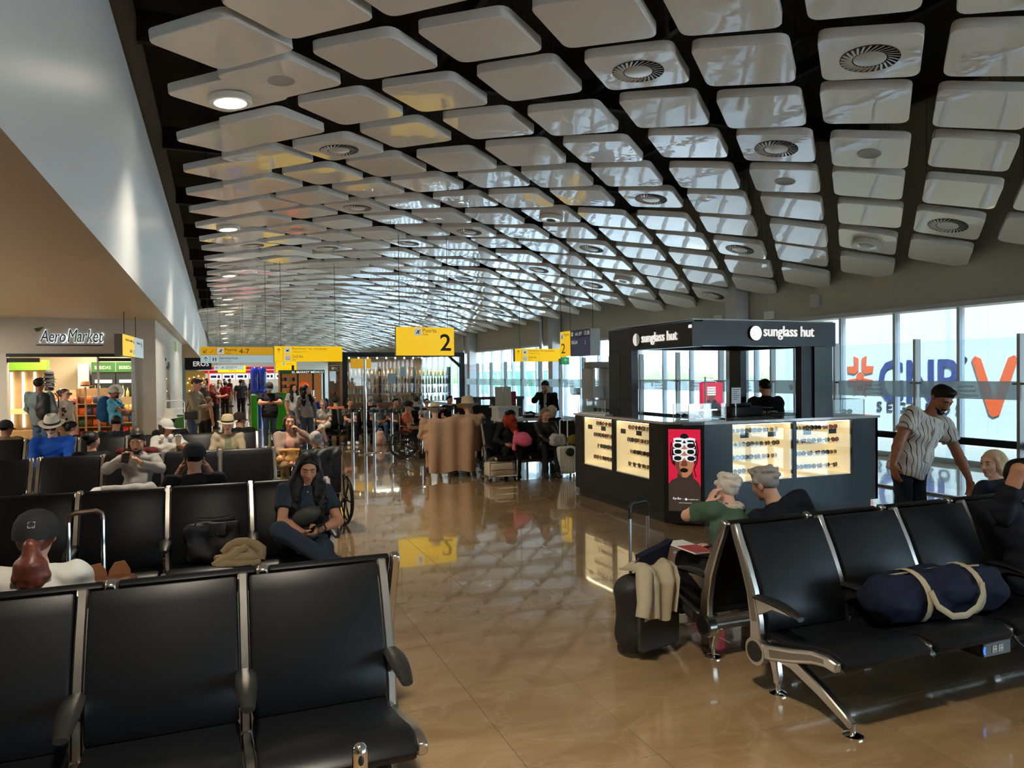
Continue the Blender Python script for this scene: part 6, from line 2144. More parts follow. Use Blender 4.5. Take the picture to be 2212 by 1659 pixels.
        if style == 'pony':
            tie = HP(0, 0.112, -0.045)
            K.cone(HP(0, 0.075, -0.03), tie, 0.05, 0.026, 0.03)
            for qx, qy, qL in ((-0.055, 0.02, 0.20), (-0.03, 0.045, 0.25), (0.0, 0.055, 0.27), (0.03, 0.045, 0.25), (0.06, 0.02, 0.21), (0.0, 0.02, 0.23)):
                m1 = tie + np.array([qx * 0.75, qy * 0.8, -0.08])
                m2 = tie + np.array([qx * 1.05, qy * 0.6, -qL * 0.7])
                m3 = tie + np.array([qx * 0.8, qy * 0.5, -qL])
                K.cone(tie, m1, 0.020, 0.026, 0.025).cone(m1, m2, 0.026, 0.022, 0.02).cone(m2, m3, 0.022, 0.006, 0.012)
        if style in ('bun', 'updo'):
            K.ell(HP(0, 0.125, 0.045), (0.045, 0.04, 0.042), 0.02)
        if hat is not None:
            K.plane(HP(0, 0, hat[2] + 0.035), Rn @ np.array([0, 0, 1.0]))
        V, Q = K.mesh(hh, 0.003, 5)
        link('hair', np_mesh('hair', [(V, Q, 0)], HR[hcname]), t)
    # ---- face details
    if face:
        for s in (1, -1):
            if q == 'far':
                e = MB().ell((0.032 * s, -0.092, 0.011), (0.013, 0.004, 0.006), 8)
                e.build('eye', M_eyed, t).matrix_local = HM
                continue
            mb = MB()
            if eyes == 'open':
                mb.ell((0.032 * s, -0.0895, 0.0105), (0.0125, 0.004, 0.0065), 10, 0)
                mb.ell((0.032 * s, -0.0925, 0.0105), (0.0055, 0.0025, 0.0058), 8, 1)
            mb.tube([((0.032 + (k - 2) * 0.0065) * s, -0.0905 + abs(k - 2) * 0.0022, 0.010 + (0.0065 if eyes == 'open' else -0.005) - 0.0013 * (k - 2) ** 2 * (1 if eyes == 'open' else -0.6)) for k in range(5)], 0.0022, 5, 1)
            mb.build('eye', [M_eyew, M_eyed], t).matrix_local = HM
            mb = MB().tube([((0.014 + k * 0.0095) * s, -0.0945 + (k / 4) ** 2 * 0.014, 0.030 + 0.006 * math.sin(k * 0.75)) for k in range(5)], [0.003, 0.0042, 0.004, 0.0032, 0.0018], 6)
            mb.build('eyebrow', HR[hcname] if hcname not in ('white', 'blond') else HR['dkblond'], t).matrix_local = HM
        if q != 'far':
            MB().ell((0, -0.0965, -0.0575), (0.022, 0.0068, 0.0048), 10).ell((0, -0.0945, -0.0685), (0.019, 0.0072, 0.006), 10).build('lips', M_lip, t).matrix_local = HM
    if beard:
        Bd = Fld()
        full = beard[1]
        Bd.ell((0, -0.028, -0.032), (0.066, 0.071, 0.088), 0.03)
        Bd.ell((0, -0.076, -0.098), (0.034, 0.026, 0.030 if full else 0.02), 0.025)
        Bd.plane((0, 0, -0.048), (0, -0.25, 1.0))
        if not full:
            Bd.plane((0, -0.045, 0), (0, 1.0, 0.0))
        Bd.ell((0, -0.094, -0.063), (0.024, 0.02, 0.009), 0.006, sub=True)
        for s in (1, -1):
            Bd.cone((0.004 * s, -0.106, -0.046), (0.028 * s, -0.092, -0.058), 0.006, 0.005, 0.006)
        V, Q = Bd.mesh(hh)
        link('beard', np_mesh('beard', [(V, Q, 0)], HR[beard[0]]), t).matrix_local = HM
    if glasses is not None:
        o = link('glasses', GL[glasses], t)
        o.matrix_local = HM @ Matrix.Translation((0, -0.108, 0.010))
    if hat is not None:
        me, tilt, dz = hat[0], hat[1], hat[2]
        o = link('hat', me, t)
        o.matrix_local = HM @ Matrix.Translation((0, 0.012, dz)) @ Matrix.Rotation(tilt, 4, 'X') @ Matrix.Rotation(hat[3] if len(hat) > 3 else 0, 4, 'Z') @ (Matrix.Diagonal((1.02, 1.02, 1.2, 1)) if me.name.startswith('cap') else Matrix.Identity(4))
    PEOPLE_LOG.append(label)
    t['_j'] = 0
    del t['_j']
    return dict(t=t, hc=hc * S, nb=nb * S, sh={k: v * S for k, v in sh.items()}, el={k: v * S for k, v in el.items()}, wr={k: v * S for k, v in wr.items()}, P=P * S, HM=HM, S=S, chest=chest * S, up=up)

def phone(label, loc, rot):
    o = thing('phone', label, 'phone', loc, 0, None, rot)
    MB().rbox(-0.036, 0.036, -0.0045, 0.0045, -0.075, 0.075, 0.004, 1).build('body', M_phone, o)
    MB().box(-0.033, 0.033, 0.0045, 0.0052, -0.07, 0.07).build('screen', mat('phone_screen', (0.05, 0.06, 0.09), 0.1, emit=0.25), o)
    return o
# ================================================================== the people in the hall
C_slate = cloth('slate_cotton', srgb(46, 56, 66))
C_slate2 = cloth('slate_twill', srgb(44, 54, 68))
C_white = cloth('white_cotton', (0.62, 0.62, 0.58))
C_blacktee = cloth('black_jersey', (0.010, 0.010, 0.012))
C_navytee = cloth('navy_jersey', (0.010, 0.013, 0.022))
C_grey = cloth('heather_grey', srgb(150, 147, 143))
C_palegrey = cloth('pale_grey_cotton', srgb(176, 176, 176))
C_blue = cloth('royal_blue', srgb(20, 74, 168))
C_beige = cloth('beige_linen', srgb(178, 164, 138))
C_sage = cloth('sage_cotton', srgb(128, 134, 110))
C_jeans = cloth('blue_denim', srgb(66, 88, 116))
C_djeans = cloth('dark_denim', srgb(34, 42, 58))
C_green = cloth('green_tee', srgb(74, 100, 84))
C_tan = cloth('oatmeal_knit', srgb(160, 148, 124))
C_skyblue = cloth('sky_blue_tee', srgb(84, 160, 196))
C_greyjk = cloth('blue_grey_denim', srgb(104, 118, 122))
C_maroon = cloth('maroon_jersey', srgb(90, 24, 30))
C_orange = cloth('coral_shirt', srgb(214, 120, 84))
C_pink = cloth('dusty_pink', srgb(190, 140, 120))
C_khaki = cloth('khaki_cotton', srgb(112, 96, 72))
C_mauve = cloth('mauve_cardigan', srgb(140, 118, 104))
C_brownskirt = cloth('brown_trousers', srgb(120, 96, 62))
C_dkgreen = cloth('dark_olive', srgb(30, 34, 26))
M_leatherj = mat('black_leather_jacket', (0.014, 0.013, 0.012), 0.32, bump=0.3, bscale=25, bdist=0.01)
S_man = stripes('striped_shirt', (0.66, 0.62, 0.56), (0.015, 0.018, 0.04), 27, 0.15)
S_woman = stripes('striped_blouse', (0.66, 0.62, 0.56), (0.03, 0.025, 0.03), 38, 0.4)
P_polka = patches('patched_tee', (0.64, 0.58, 0.48), [(0.03, 0.05, 0.05), (0.16, 0.03, 0.05)], 9, 0.26)
P_leaf = patches('leaf_print', (0.05, 0.045, 0.04), [(0.25, 0.2, 0.15), (0.35, 0.3, 0.22)], 28, 0.3)
H_fedora = brim_hat_mesh('hat', M_straww, M_brownband, brim=0.165)
H_straw = brim_hat_mesh('hat', M_straw, mat('black_hat_band', (0.012, 0.010, 0.010), 0.7), brim=0.16)
H_cowboy = brim_hat_mesh('hat', M_straww, M_straww, crown=0.14, brim=0.19)
H_wide = brim_hat_mesh('hat', M_straw, M_straw, crown=0.15, brim=0.20, dent=False, r=0.115)
H_cap = cap_black_me
H_capw = cap_mesh(mat('white_cap_cotton', (0.66, 0.65, 0.62), 0.8))
H_capb = cap_mesh(mat('white_cap_front', (0.5, 0.48, 0.44), 0.8), mat('brown_cap_brim', (0.06, 0.03, 0.02), 0.8))
H_capbr = cap_mesh(mat('dark_brown_cap', (0.03, 0.016, 0.012), 0.8))
H_capgr = cap_mesh(mat('charcoal_cap', (0.03, 0.033, 0.03), 0.8))

# ---- nearer seats
girl = person('young woman in slate T-shirt with long black hair looking at her phone', (0.60, 6.00, 0), 0.0, S=0.93, sk='tan', hair=('long', 'black'), top=C_slate, legs=C_slate2, shoes=M_shoew,
              lean=0.14, side=0.10, head=(-0.04, 0.34, 0.06), hands={-1: (-0.02, -0.30, 0.60), 1: (0.12, -0.27, 0.61)}, poles={-1: (-0.9, 0.3, -0.5), 1: (0.9, 0.4, -0.5)},
              knees={-1: (-0.20, -0.43, 0.66), 1: (0.12, -0.44, 0.50)}, ankles={-1: (0.20, -0.50, 0.38), 1: (0.16, -0.46, 0.09)}, q='near', female=True, girth=1.08, eyes='down', hem=0.05, shoulder=1.05,
              hdir={-1: (0.6, -0.5, -0.15), 1: (-0.5, -0.6, 0.0)}, hnorm={-1: (0.3, 0.3, 1), 1: (-0.3, 0.3, 1)}, flare=0.02)
phone('dark red phone in the hands of the young woman in slate T-shirt', (0.655, 5.655, 0.632), (1.05, 0.1, 0.5))
pony = person('woman in white top and black cap with auburn ponytail, seen from behind', (-0.79, 3.94, 0), PI, S=0.93, sk='light', hair=('pony', 'auburn'), top=C_white, sleeve='short', legs=C_djeans, shoes=M_shoew,
       lean=0.06, head=(0.0, 0.12, 0), hat=(H_cap, -0.10, -0.004), q='near', female=True, girth=1.05)
for sx in (-1, 1):
    for sz in (-1, 1):
        mb = MB()
        c = (sx * 0.0085, sz * 0.0085)
        mb.tube([(c[0] + 0.0062, 0, c[1] + sz * 0.0062), (c[0] - 0.0062, 0, c[1] + sz * 0.0062), (c[0] - 0.0062, 0, c[1] - sz * 0.0062), (c[0] + 0.0062, 0, c[1] - sz * 0.0062), (c[0] + 0.0062, 0, c[1] + sz * 0.001), (c[0], 0, c[1] + sz * 0.001)], 0.0014, 4)
        mb.build('stitching', M_whitemark, pony['t']).matrix_local = pony['HM'] @ Matrix.Translation((0, 0.1225, 0.062)) @ Matrix.Rotation(0.38, 4, 'X')
hood = person('young man in grey hoodie holding a phone before his chin', (-0.85, 9.12, 0), 0.0, S=0.97, sk='tan', hair=('short', 'black'), top=C_grey, sleeve='long', legs=C_palegrey, shoes=M_shoew,
              lean=0.38, head=(-0.15, 0.12, 0.0), hands={-1: (-0.12, -0.28, 0.90), 1: (0.06, -0.27, 0.86)}, poles={-1: (-1, 0.0, -0.6), 1: (1, 0.0, -0.6)}, q='near', hood=True, eyes='down', slump=0.45,
              knees={1: (0.16, -0.45, 0.60), -1: (-0.14, -0.45, 0.48)}, ankles={1: (-0.30, -0.40, 0.60), -1: (-0.14, -0.46, 0.09)}, hdir={-1: (0.25, -0.1, 1), 1: (-0.5, -0.3, 0.7)}, hnorm={-1: (1, -0.2, 0), 1: (-1, -0.2, 0)}, beard=('black', False))
phone('black phone held up by the man in the grey hoodie', (-0.925, 8.80, 0.945), (-0.25, 0.2, 0.1))
person('man in black T-shirt and black cap seen from behind, hands at his face', (-0.20, 6.92, 0), PI, S=0.98, sk='tan', hair=('short', 'black'), top=C_blacktee, legs=C_djeans, shoes=M_shoek, lean=0.10,
       head=(0, 0.1, 0), hat=(H_cap, 0.05, 0.004), q='near', hands={1: (0.11, -0.14, 0.98), -1: (-0.10, -0.14, 0.98)}, poles={1: (0.5, -0.4, -1.0), -1: (-0.5, -0.4, -1.0)}, shoulder=1.1)
person('bearded older man in royal blue shirt, glasses and ivory panama hat', (-2.19, 12.05, 0), 0.0, S=1.0, sk='light', hair=('short', 'white'), top=C_blue, sleeve='long', legs=C_djeans, shoes=M_shoek,
       lean=0.10, head=(-0.05, 0.22, 0), hat=(H_fedora, 0.10, 0.055), beard=('white', True), glasses=0, girth=1.22, shoulder=1.15, q='mid', hands={-1: (-0.10, -0.33, 0.56), 1: (0.10, -0.33, 0.56)})
person('woman in white T-shirt and white cap looking aside, holding a drink', (-0.72, 12.05, 0), 0.0, S=0.92, sk='tan', hair=('bob', 'brown'), top=C_white, legs=C_khaki, shoes=M_shoew, lean=0.12,
       head=(0.85, 0.10, 0), hat=(H_capw, 0.05, 0.004), q='mid', female=True, hands={1: (0.17, -0.32, 0.80), -1: (-0.02, -0.30, 0.66)}, poles={1: (0.8, 0.2, -0.8)}, girth=1.05, hdir={1: (0.2, -0.6, 0.5)}, hnorm={1: (-1, 0, 0)})
person('old man in beige blazer and straw hat with black band, facing us', (0.13, 12.05, 0), 0.0, S=0.93, sk='pale', hair=('short', 'grey'), top=C_beige, sleeve='long', legs=C_khaki, shoes=M_shoek, lean=0.16,
       head=(0.0, 0.05, 0), hat=(H_straw, 0.05, 0.05), inset=(C_sage, 0.05), q='mid', shoulder=1.08, slump=0.4)
person('woman with black hair in a bun, back of head between two benches', (-1.41, 9.98, 0), PI, S=0.90, sk='tan', hair=('bun', 'black'), top=C_blacktee, legs=C_djeans, shoes=M_shoek, lean=0.05, head=(-0.6, 0.2, 0.1), q='mid', female=True)
person('person with brown hair hidden behind the hoodie man', (-0.93, 9.98, 0), PI, S=0.95, sk='tan', hair=('short', 'brown'), top=C_maroon, legs=C_djeans, shoes=M_shoek, lean=0.10, head=(0, 0.1, 0), q='mid')
person('man in dark cap and khaki top at the picture edge, fist at his chin', (-2.96, 12.97, 0), PI, S=0.92, sk='brown', hair=('short', 'black'), top=C_khaki, legs=C_djeans, shoes=M_shoek, lean=0.02, head=(-0.6, 0.1, 0), hat=(H_cap, 0.05, 0.004), q='mid',
       hands={-1: (-0.16, -0.12, 0.86)}, poles={-1: (-0.8, -0.5, -0.6)})
person('woman in dark olive top leaning sideways with sunglasses on her hair', (-1.93, 13.0, 0), PI, S=0.92, sk='tan', hair=('bun', 'black'), top=C_dkgreen, sleeve='long', legs=C_djeans, shoes=M_shoek, lean=-0.1, side=0.35, head=(-1.2, 0.25, 0), q='mid', female=True)
person('broad man in dark navy jacket seen from behind before the snack shop', (-1.51, 13.0, 0), PI, S=0.97, sk='brown', hair=('short', 'black'), top=C_navytee, sleeve='long', legs=C_djeans, shoes=M_shoek, lean=-0.12, head=(0.1, 0.35, 0), q='mid', girth=1.2, shoulder=1.2)
person('person in black top and pale cowboy hat seen from behind', (-0.72, 13.0, 0), PI, S=0.98, sk='tan', hair=('short', 'black'), top=C_blacktee, legs=C_djeans, shoes=M_shoek, lean=0.05, head=(-0.2, 0.0, 0), hat=(H_cowboy, 0.0, 0.05), q='mid', shoulder=1.15)
person('man in dark brown cap and black top behind the straw hat man', (0.33, 13.0, 0), PI, S=0.95, sk='tan', hair=('short', 'black'), top=C_blacktee, legs=C_djeans, shoes=M_shoek, lean=0.0, head=(-1.0, 0.05, 0), hat=(H_capbr, 0.0, 0.004), q='mid', girth=1.15)

# ---- duffel bench side
green = person('white-haired woman in green T-shirt resting her head on her hand', (3.14, 3.94, 0), PI, S=0.92, seat=0.34, sk='pale', hair=('curly', 'white'), top=C_green, legs=C_blacktee, shoes=M_shoew, lean=-0.34, side=-0.30, head=(-0.25, 0.15, -0.20), q='near', female=True, girth=1.12,
               hands={1: (0.03, -0.20, 0.88), -1: (-0.10, -0.34, 0.54)}, poles={1: (0.25, -0.1, -1.5), -1: (-0.8, 0.4, -0.5)}, hdir={1: (-0.35, 0.1, 1)}, hnorm={1: (-1, 0.2, -0.2)}, handcurl={1: 0.5}, slump=0.3)
greym = person('grey-haired man in dark T-shirt leaning towards the white-haired woman', (3.70, 3.92, 0), PI, S=0.96, seat=0.33, sk='light', hair=('curly', 'grey'), top=C_navytee, legs=C_djeans, shoes=M_shoek, lean=-0.12, side=0.32, head=(0.25, 0.25, 0.15), q='near', girth=1.2, shoulder=1.12)
strm = person('man in open striped shirt bending forward beside the benches', (5.86, 4.85, 0), 0.0, 'stand', S=1.0, sk='brown', hair=('short', 'black'), top=S_man, legs=C_djeans, shoes=M_shoek, lean=-0.22, side=0.26, head=(-0.12, 0.62, 0.10), q='near', girth=1.18, shoulder=1.12,
              hands={-1: (-0.45, -0.16, 0.84), 1: (0.36, -0.36, 0.72)}, poles={-1: (-0.6, 0.7, 0.0), 1: (0.8, 0.5, 0.0)}, beard=('black', False), eyes='down', hem=0.06, inset=(C_white, 0.032), hdir={-1: (0.1, -0.2, -1), 1: (0, -0.1, -1)}, neckcut=-0.01, curl=0.35)
person('blonde woman with ponytail in profile beside the man with raised arm', (5.72, 3.94, 0), PI, S=0.90, sk='pale', hair=('bob', 'blond'), top=C_djeans, legs=C_djeans, shoes=M_shoew, lean=0.05, head=(1.45, 0.10, 0), q='near', female=True)
person('man in navy T-shirt with his raised arm folded behind his head', (4.80, 3.06, 0), 0.0, S=0.99, sk='tan', hair=('short', 'black'), top=C_navytee, legs=C_djeans, shoes=M_shoek, lean=0.22, head=(0.3, 0.0, 0), q='near', girth=1.1,
       hands={-1: (0.04, 0.13, 1.04)}, poles={-1: (-1.0, -0.45, -0.05)}, shoulder=1.1, hdir={-1: (1, 0.2, 0.1)}, hnorm={-1: (0, -1, 0)})

# ---- wheelchairs pair
lady = person('elderly woman in mauve cardigan in a wheelchair, hand on her cheek', (0.92, 10.62, 0), 0.0, S=0.93, seat=0.45, sk='tan', hair=('bob', 'brown'), top=C_mauve, sleeve='long', legs=C_brownskirt, shoes=M_shoek, lean=0.12, head=(0.05, 0.0, 0.08), q='mid', female=True, girth=1.15,
              hands={1: (0.11, -0.20, 1.03), -1: (-0.05, -0.32, 0.64)}, poles={1: (1, -0.2, -0.7)}, hdir={1: (-0.5, -0.1, 0.7)}, inset=(C_pink, 0.06))
person('grey-haired person with a bun in a wheelchair, seen from behind', (1.10, 9.05, 0), PI, S=0.88, seat=0.36, sk='tan', hair=('bun', 'grey'), top=C_dkgreen, sleeve='long', legs=C_djeans, shoes=M_shoek, lean=-0.12, head=(0.2, 0.25, 0.0), q='mid', female=True, slump=0.45)

# ---- walkers and shop visitors
person('man in oatmeal sweater and jeans standing with phone and shoulder bag', (-0.48, 16.2, 0), 1.15, 'stand', S=1.05, sk='light', hair=('short', 'brown'), top=C_tan, sleeve='mid', legs=C_jeans, shoes=M_shoew, lean=-0.02, head=(0, 0.35, 0), q='mid', hem=0.08,
       hands={-1: (-0.06, -0.34, 1.22), 1: (0.06, -0.34, 1.22)}, knees={-1: (-0.09, -0.06, 0.52), 1: (0.09, 0.08, 0.53)}, ankles={-1: (-0.09, -0.12, 0.09), 1: (0.09, 0.22, 0.09)})
phone('small phone in the hands of the man in oatmeal sweater', (-0.16, 16.02, 1.30), (0.9, 0, 1.15))
person('woman in dark top and trousers behind the man in oatmeal sweater', (-0.28, 17.3, 0), 2.4, 'stand', S=0.96, sk='tan', hair=('long', 'brown'), top=C_khaki, legs=C_blacktee, shoes=M_shoek, q='far', female=True)
person('man in blue-grey denim jacket seen from behind in the shop doorway', (-3.25, 16.9, 0), 2.75, 'stand', S=1.07, sk='brown', hair=('short', 'black'), top=C_greyjk, sleeve='long', legs=C_jeans, shoes=M_shoew, q='mid', hem=0.06, girth=1.15, shoulder=1.1, hands={1: (0.30, -0.25, 1.0)})
person('woman in cream patched T-shirt with glasses walking out of the shop', (-2.90, 17.45, 0), 0.9, 'stand', S=0.94, sk='light', hair=('updo', 'brown'), top=P_polka, legs=C_beige, shoes=M_shoew, q='mid', female=True, glasses=0, hem=0.06, head=(0.2, 0.1, 0))
person('woman in dusty pink top inside the snack shop', (-3.15, 18.6, 0), 2.6, 'stand', S=0.93, sk='tan', hair=('updo', 'brown'), top=C_pink, legs=C_djeans, shoes=M_shoek, q='far', female=True)
person('man in sky blue T-shirt with folded arms and cap by the shop door', (-1.95, 17.0, 0), 1.35, 'stand', S=0.95, sk='brown', hair=('short', 'black'), top=C_skyblue, legs=C_djeans, shoes=M_shoek, q='mid', hat=(H_capb, 0.05, 0.004), beard=('black', False), hem=0.03,
       hands={-1: (0.10, -0.24, 1.10), 1: (-0.10, -0.26, 1.08)}, poles={-1: (-1, -0.2, -0.6), 1: (1, -0.2, -0.6)})
cm = person('man in black T-shirt and cap walking with a phone in both hands', (1.17, 18.9, 0), 0.0, 'stand', S=0.97, sk='tan', hair=('short', 'black'), top=C_blacktee, legs=C_jeans, shoes=M_shoew, q='mid', hat=(H_capgr, 0.05, 0.004), head=(0.05, 0.3, 0), girth=1.22, shoulder=1.15, hem=0.10,
       hands={-1: (-0.04, -0.30, 1.16), 1: (0.06, -0.30, 1.16)}, poles={-1: (-1, 0.2, -0.5), 1: (1, 0.2, -0.5)}, knees={-1: (-0.1, -0.08, 0.49), 1: (0.08, 0.03, 0.49)}, ankles={-1: (-0.09, 0.0, 0.09), 1: (0.06, 0.2, 0.1)})
phone('black phone held by the walking man in black T-shirt', (1.18, 18.52, 1.20), (0.9, 0, 0))
person('young woman with long brown hair in grey sweater and wide jeans walking', (1.90, 17.5, 0), 0.35, 'stand', S=0.94, sk='light', hair=('long', 'black'), top=C_grey, sleeve='long', legs=C_jeans, shoes=M_shoew, q='mid', female=True, head=(0.8, 0.05, 0), flare=0.03, hem=0.02)
person('woman with long dark hair and pale top behind the walking woman', (1.98, 21.2, 0), 0.3, 'stand', S=0.93, sk='tan', hair=('long', 'black'), top=C_palegrey, legs=C_jeans, shoes=M_shoew, q='far', female=True)
person('woman in maroon top and long black skirt on her phone in the corridor', (-0.10, 27.2, 0), 1.3, 'stand', S=0.93, sk='tan', hair=('long', 'auburn'), top=C_maroon, legs=C_blacktee, shoes=M_shoek, q='far', female=True, flare=0.05, hands={-1: (-0.05, -0.35, 1.15), 1: (0.05, -0.35, 1.15)})
person('woman with auburn hair beside the maroon top woman in the corridor', (-0.40, 27.6, 0), 2.2, 'stand', S=0.93, sk='tan', hair=('long', 'auburn'), top=C_blacktee, legs=C_blacktee, shoes=M_shoek, q='far', female=True)
person('woman in red top and black trousers walking away down the corridor', (0.30, 35.0, 0), PI, 'stand', S=0.95, sk='tan', hair=('bun', 'black'), top=cloth('red_blouse', srgb(150, 28, 34)), legs=C_blacktee, shoes=M_shoek, q='far', female=True)
person('man in dark grey T-shirt and black trousers walking away down the corridor', (0.92, 34.0, 0), PI, 'stand', S=1.0, sk='brown', hair=('short', 'black'), top=cloth('charcoal_tee', (0.05, 0.05, 0.055)), legs=C_blacktee, shoes=M_shoew, q='far', girth=1.15)
CR = [(-0.5, 44.0, C_pink, 'dusty pink'), (0.1, 46.0, C_white, 'white'), (0.7, 48.0, C_maroon, 'maroon'), (-0.6, 50.0, C_jeans, 'denim blue'), (1.4, 47.0, C_palegrey, 'pale grey'), (1.9, 50.0, C_blacktee, 'black'), (0.4, 52.0, C_beige, 'beige'), (2.4, 46.0, C_greyjk, 'blue-grey')]
for k, (x, y, c, w) in enumerate(CR):
    person('distant person in %s top in the far food court crowd' % w, (x, y, 0), [PI, 0.4, 2.2, 1.0, PI, 5.0, 0.2, 2.9][k], 'stand', S=0.96 + 0.02 * (k % 4), sk=['tan', 'light', 'brown'][k % 3], hair=[('short', 'black'), ('long', 'brown'), ('short', 'brown')][k % 3], top=c, legs=[C_djeans, C_blacktee, C_khaki][k % 3], shoes=M_shoek, q='far', face=False, group='people in the far food court')

# ---- bench before the bottle shop
person('woman in black and white striped blouse with crossed legs in white capris', (2.55, 19.55, 0), 0.0, S=0.94, sk='light', hair=('bob', 'dkblond'), top=S_woman, legs=C_white, shoes=M_shoek, lean=-0.02, side=-0.05, head=(-0.3, 0.35, 0), q='mid', female=True, legcut=0.55, bare_leg=True,
       knees={1: (0.06, -0.45, 0.56), -1: (-0.12, -0.44, 0.50)}, ankles={1: (-0.26, -0.55, 0.40), -1: (0.02, -0.46, 0.09)}, hands={-1: (-0.10, -0.34, 0.62), 1: (0.02, -0.34, 0.60)})
person('woman in leaf print blouse with folded hands before the bottle shop', (3.23, 19.55, 0), 0.0, S=0.93, sk='tan', hair=('updo', 'brown'), top=P_leaf, sleeve='short', legs=C_blacktee, shoes=M_shoew, lean=0.08, head=(0.05, 0, 0), q='mid', female=True, girth=1.15, hands={-1: (0.02, -0.30, 0.62), 1: (-0.02, -0.32, 0.62)})
person('man in dark cap and blue-grey T-shirt behind the queue posts', (4.0, 19.55, 0), 0.0, S=0.95, sk='brown', hair=('short', 'black'), top=C_greyjk, legs=C_jeans, shoes=M_shoek, lean=0.12, head=(0.1, 0.1, 0), hat=(H_capgr, 0.0, 0.004), q='far')
person('person in tan top resting behind the queue belts', (4.45, 19.55, 0), 0.0, S=0.93, sk='tan', hair=('short', 'black'), top=C_khaki, legs=C_djeans, shoes=M_shoek, lean=0.1, head=(0.3, 0.0, 0), q='far')
person('woman wearing dark sunglasses on the bench behind the queue belts', (5.32, 19.55, 0), 0.0, S=0.90, sk='light', hair=('bun', 'brown'), top=C_palegrey, legs=C_djeans, shoes=M_shoek, lean=0.1, head=(0, 0, 0), glasses=0, q='far', female=True)
person('dark-haired man in black top on the bench near the big gate sign', (5.98, 19.55, 0), 0.0, S=0.98, sk='tan', hair=('short', 'black'), top=C_blacktee, legs=C_djeans, shoes=M_shoek, lean=0.08, head=(0.2, 0.0, 0), q='far')
for k, (x, hr, c, ht, w) in enumerate(((3.0, ('short', 'black'), C_orange, H_cap, 'coral top and dark cap facing the bottle shop'), (3.95, ('short', 'grey'), C_navytee, None, 'navy top with grey hair facing the bottle shop'), (4.75, ('bob', 'dkblond'), C_khaki, None, 'khaki top with fair hair facing the bottle shop'), (5.25, ('bun', 'brown'), C_palegrey, None, 'pale top with a bun facing the bottle shop'))):
    person('seated person in %s' % w, (x, 20.48, 0), PI, S=0.98, sk='light', hair=hr, top=c, legs=C_djeans, shoes=M_shoek, lean=0.05, head=(0.2 * (k - 1), 0.1, 0), hat=(ht, 0.0, 0.004) if ht else None, q='far', face=False)

# ---- middle of the hall
person('man in coral shirt and black cap in a wheelchair seen side-on', (3.82, 15.6, 0), 1.2, S=0.92, seat=0.42, sk='light', hair=('short', 'grey'), top=C_orange, legs=C_djeans, shoes=M_shoek, lean=0.08, head=(0.3, 0.15, 0), hat=(H_cap, 0.0, 0.004), q='mid', girth=1.3, shoulder=1.1)
person('large person in beige jacket and wide straw hat in a wheelchair, seen from behind', (4.20, 12.55, 0), PI, S=1.02, seat=0.46, sk='light', hair=('short', 'grey'), top=cloth('beige_jacket', srgb(186, 152, 122)), sleeve='long', legs=MATS['beige_jacket'], shoes=M_shoek, lean=0.0, head=(0, 0.2, 0), hat=(H_wide, 0.05, 0.02), q='mid', girth=1.5, shoulder=1.35, hem=0.10)
person('person in beige jacket and small straw hat beside the wide straw hat', (3.60, 12.65, 0), PI - 0.2, S=0.93, seat=0.44, sk='light', hair=('short', 'grey'), top=MATS['beige_jacket'], sleeve='long', legs=MATS['beige_jacket'], shoes=M_shoek, lean=-0.05, head=(0, 0.25, 0), hat=(H_straw, 0.0, 0.04), q='mid', girth=1.45, shoulder=1.25, hem=0.10)
person('person in black coat with an orange-red scarf bending forward by the bench', (4.78, 12.0, 0), -0.3, S=0.95, sk='brown', hair=('short', 'black'), top=C_blacktee, sleeve='long', legs=C_blacktee, shoes=M_shoek, lean=-0.15, head=(-0.9, 0.45, 0), q='mid', girth=1.2, slump=0.4)
person('woman in black leather jacket looking down on the bench by the white suitcase', (5.42, 11.92, 0), -0.15, S=0.94, sk='light', hair=('pony', 'dkblond'), top=M_leatherj, sleeve='long', legs=C_blacktee, shoes=M_shoek, lean=0.05, head=(0.35, 0.35, 0), q='mid', female=True, ankles={-1: (-0.16, -0.62, 0.09), 1: (0.05, -0.60, 0.09)}, knees={-1: (-0.14, -0.46, 0.50), 1: (0.08, -0.46, 0.50)}, hands={-1: (-0.02, -0.38, 0.60), 1: (0.12, -0.36, 0.60)})
person('blonde woman seated with her back to us in front of the gate desk', (5.98, 12.85, 0), PI - 0.4, S=0.95, sk='pale', hair=('bob', 'blond'), top=C_blacktee, legs=C_djeans, shoes=M_shoek, lean=0.08, head=(0.6, 0.05, 0), q='mid', female=True)
person('gate agent in black blazer standing behind the desk with a hand at his mouth', (6.36, 13.85, 0), -0.75, 'stand', S=0.98, sk='tan', hair=('short', 'black'), top=C_blacktee, sleeve='long', legs=C_blacktee, shoes=M_shoek, lean=-0.12, head=(0.0, 0.45, 0), q='mid', inset=(C_palegrey, 0.035), hem=0.08,
       hands={-1: (-0.03, -0.22, 1.40), 1: (0.14, -0.36, 0.98)}, poles={-1: (-0.8, -0.4, -0.8)}, hdir={-1: (0.2, 0.1, 1)})
person('kiosk attendant in black sweatshirt turned away behind the eyewear counter', (7.28, 8.35, 0), 2.55, 'stand', S=1.0, sk='tan', hair=('short', 'black'), top=C_blacktee, sleeve='long', legs=C_blacktee, shoes=M_shoek, lean=-0.14, head=(0.35, 0.35, 0), q='near', hem=0.06, hands={-1: (-0.05, -0.35, 1.12), 1: (0.12, -0.36, 1.12)})
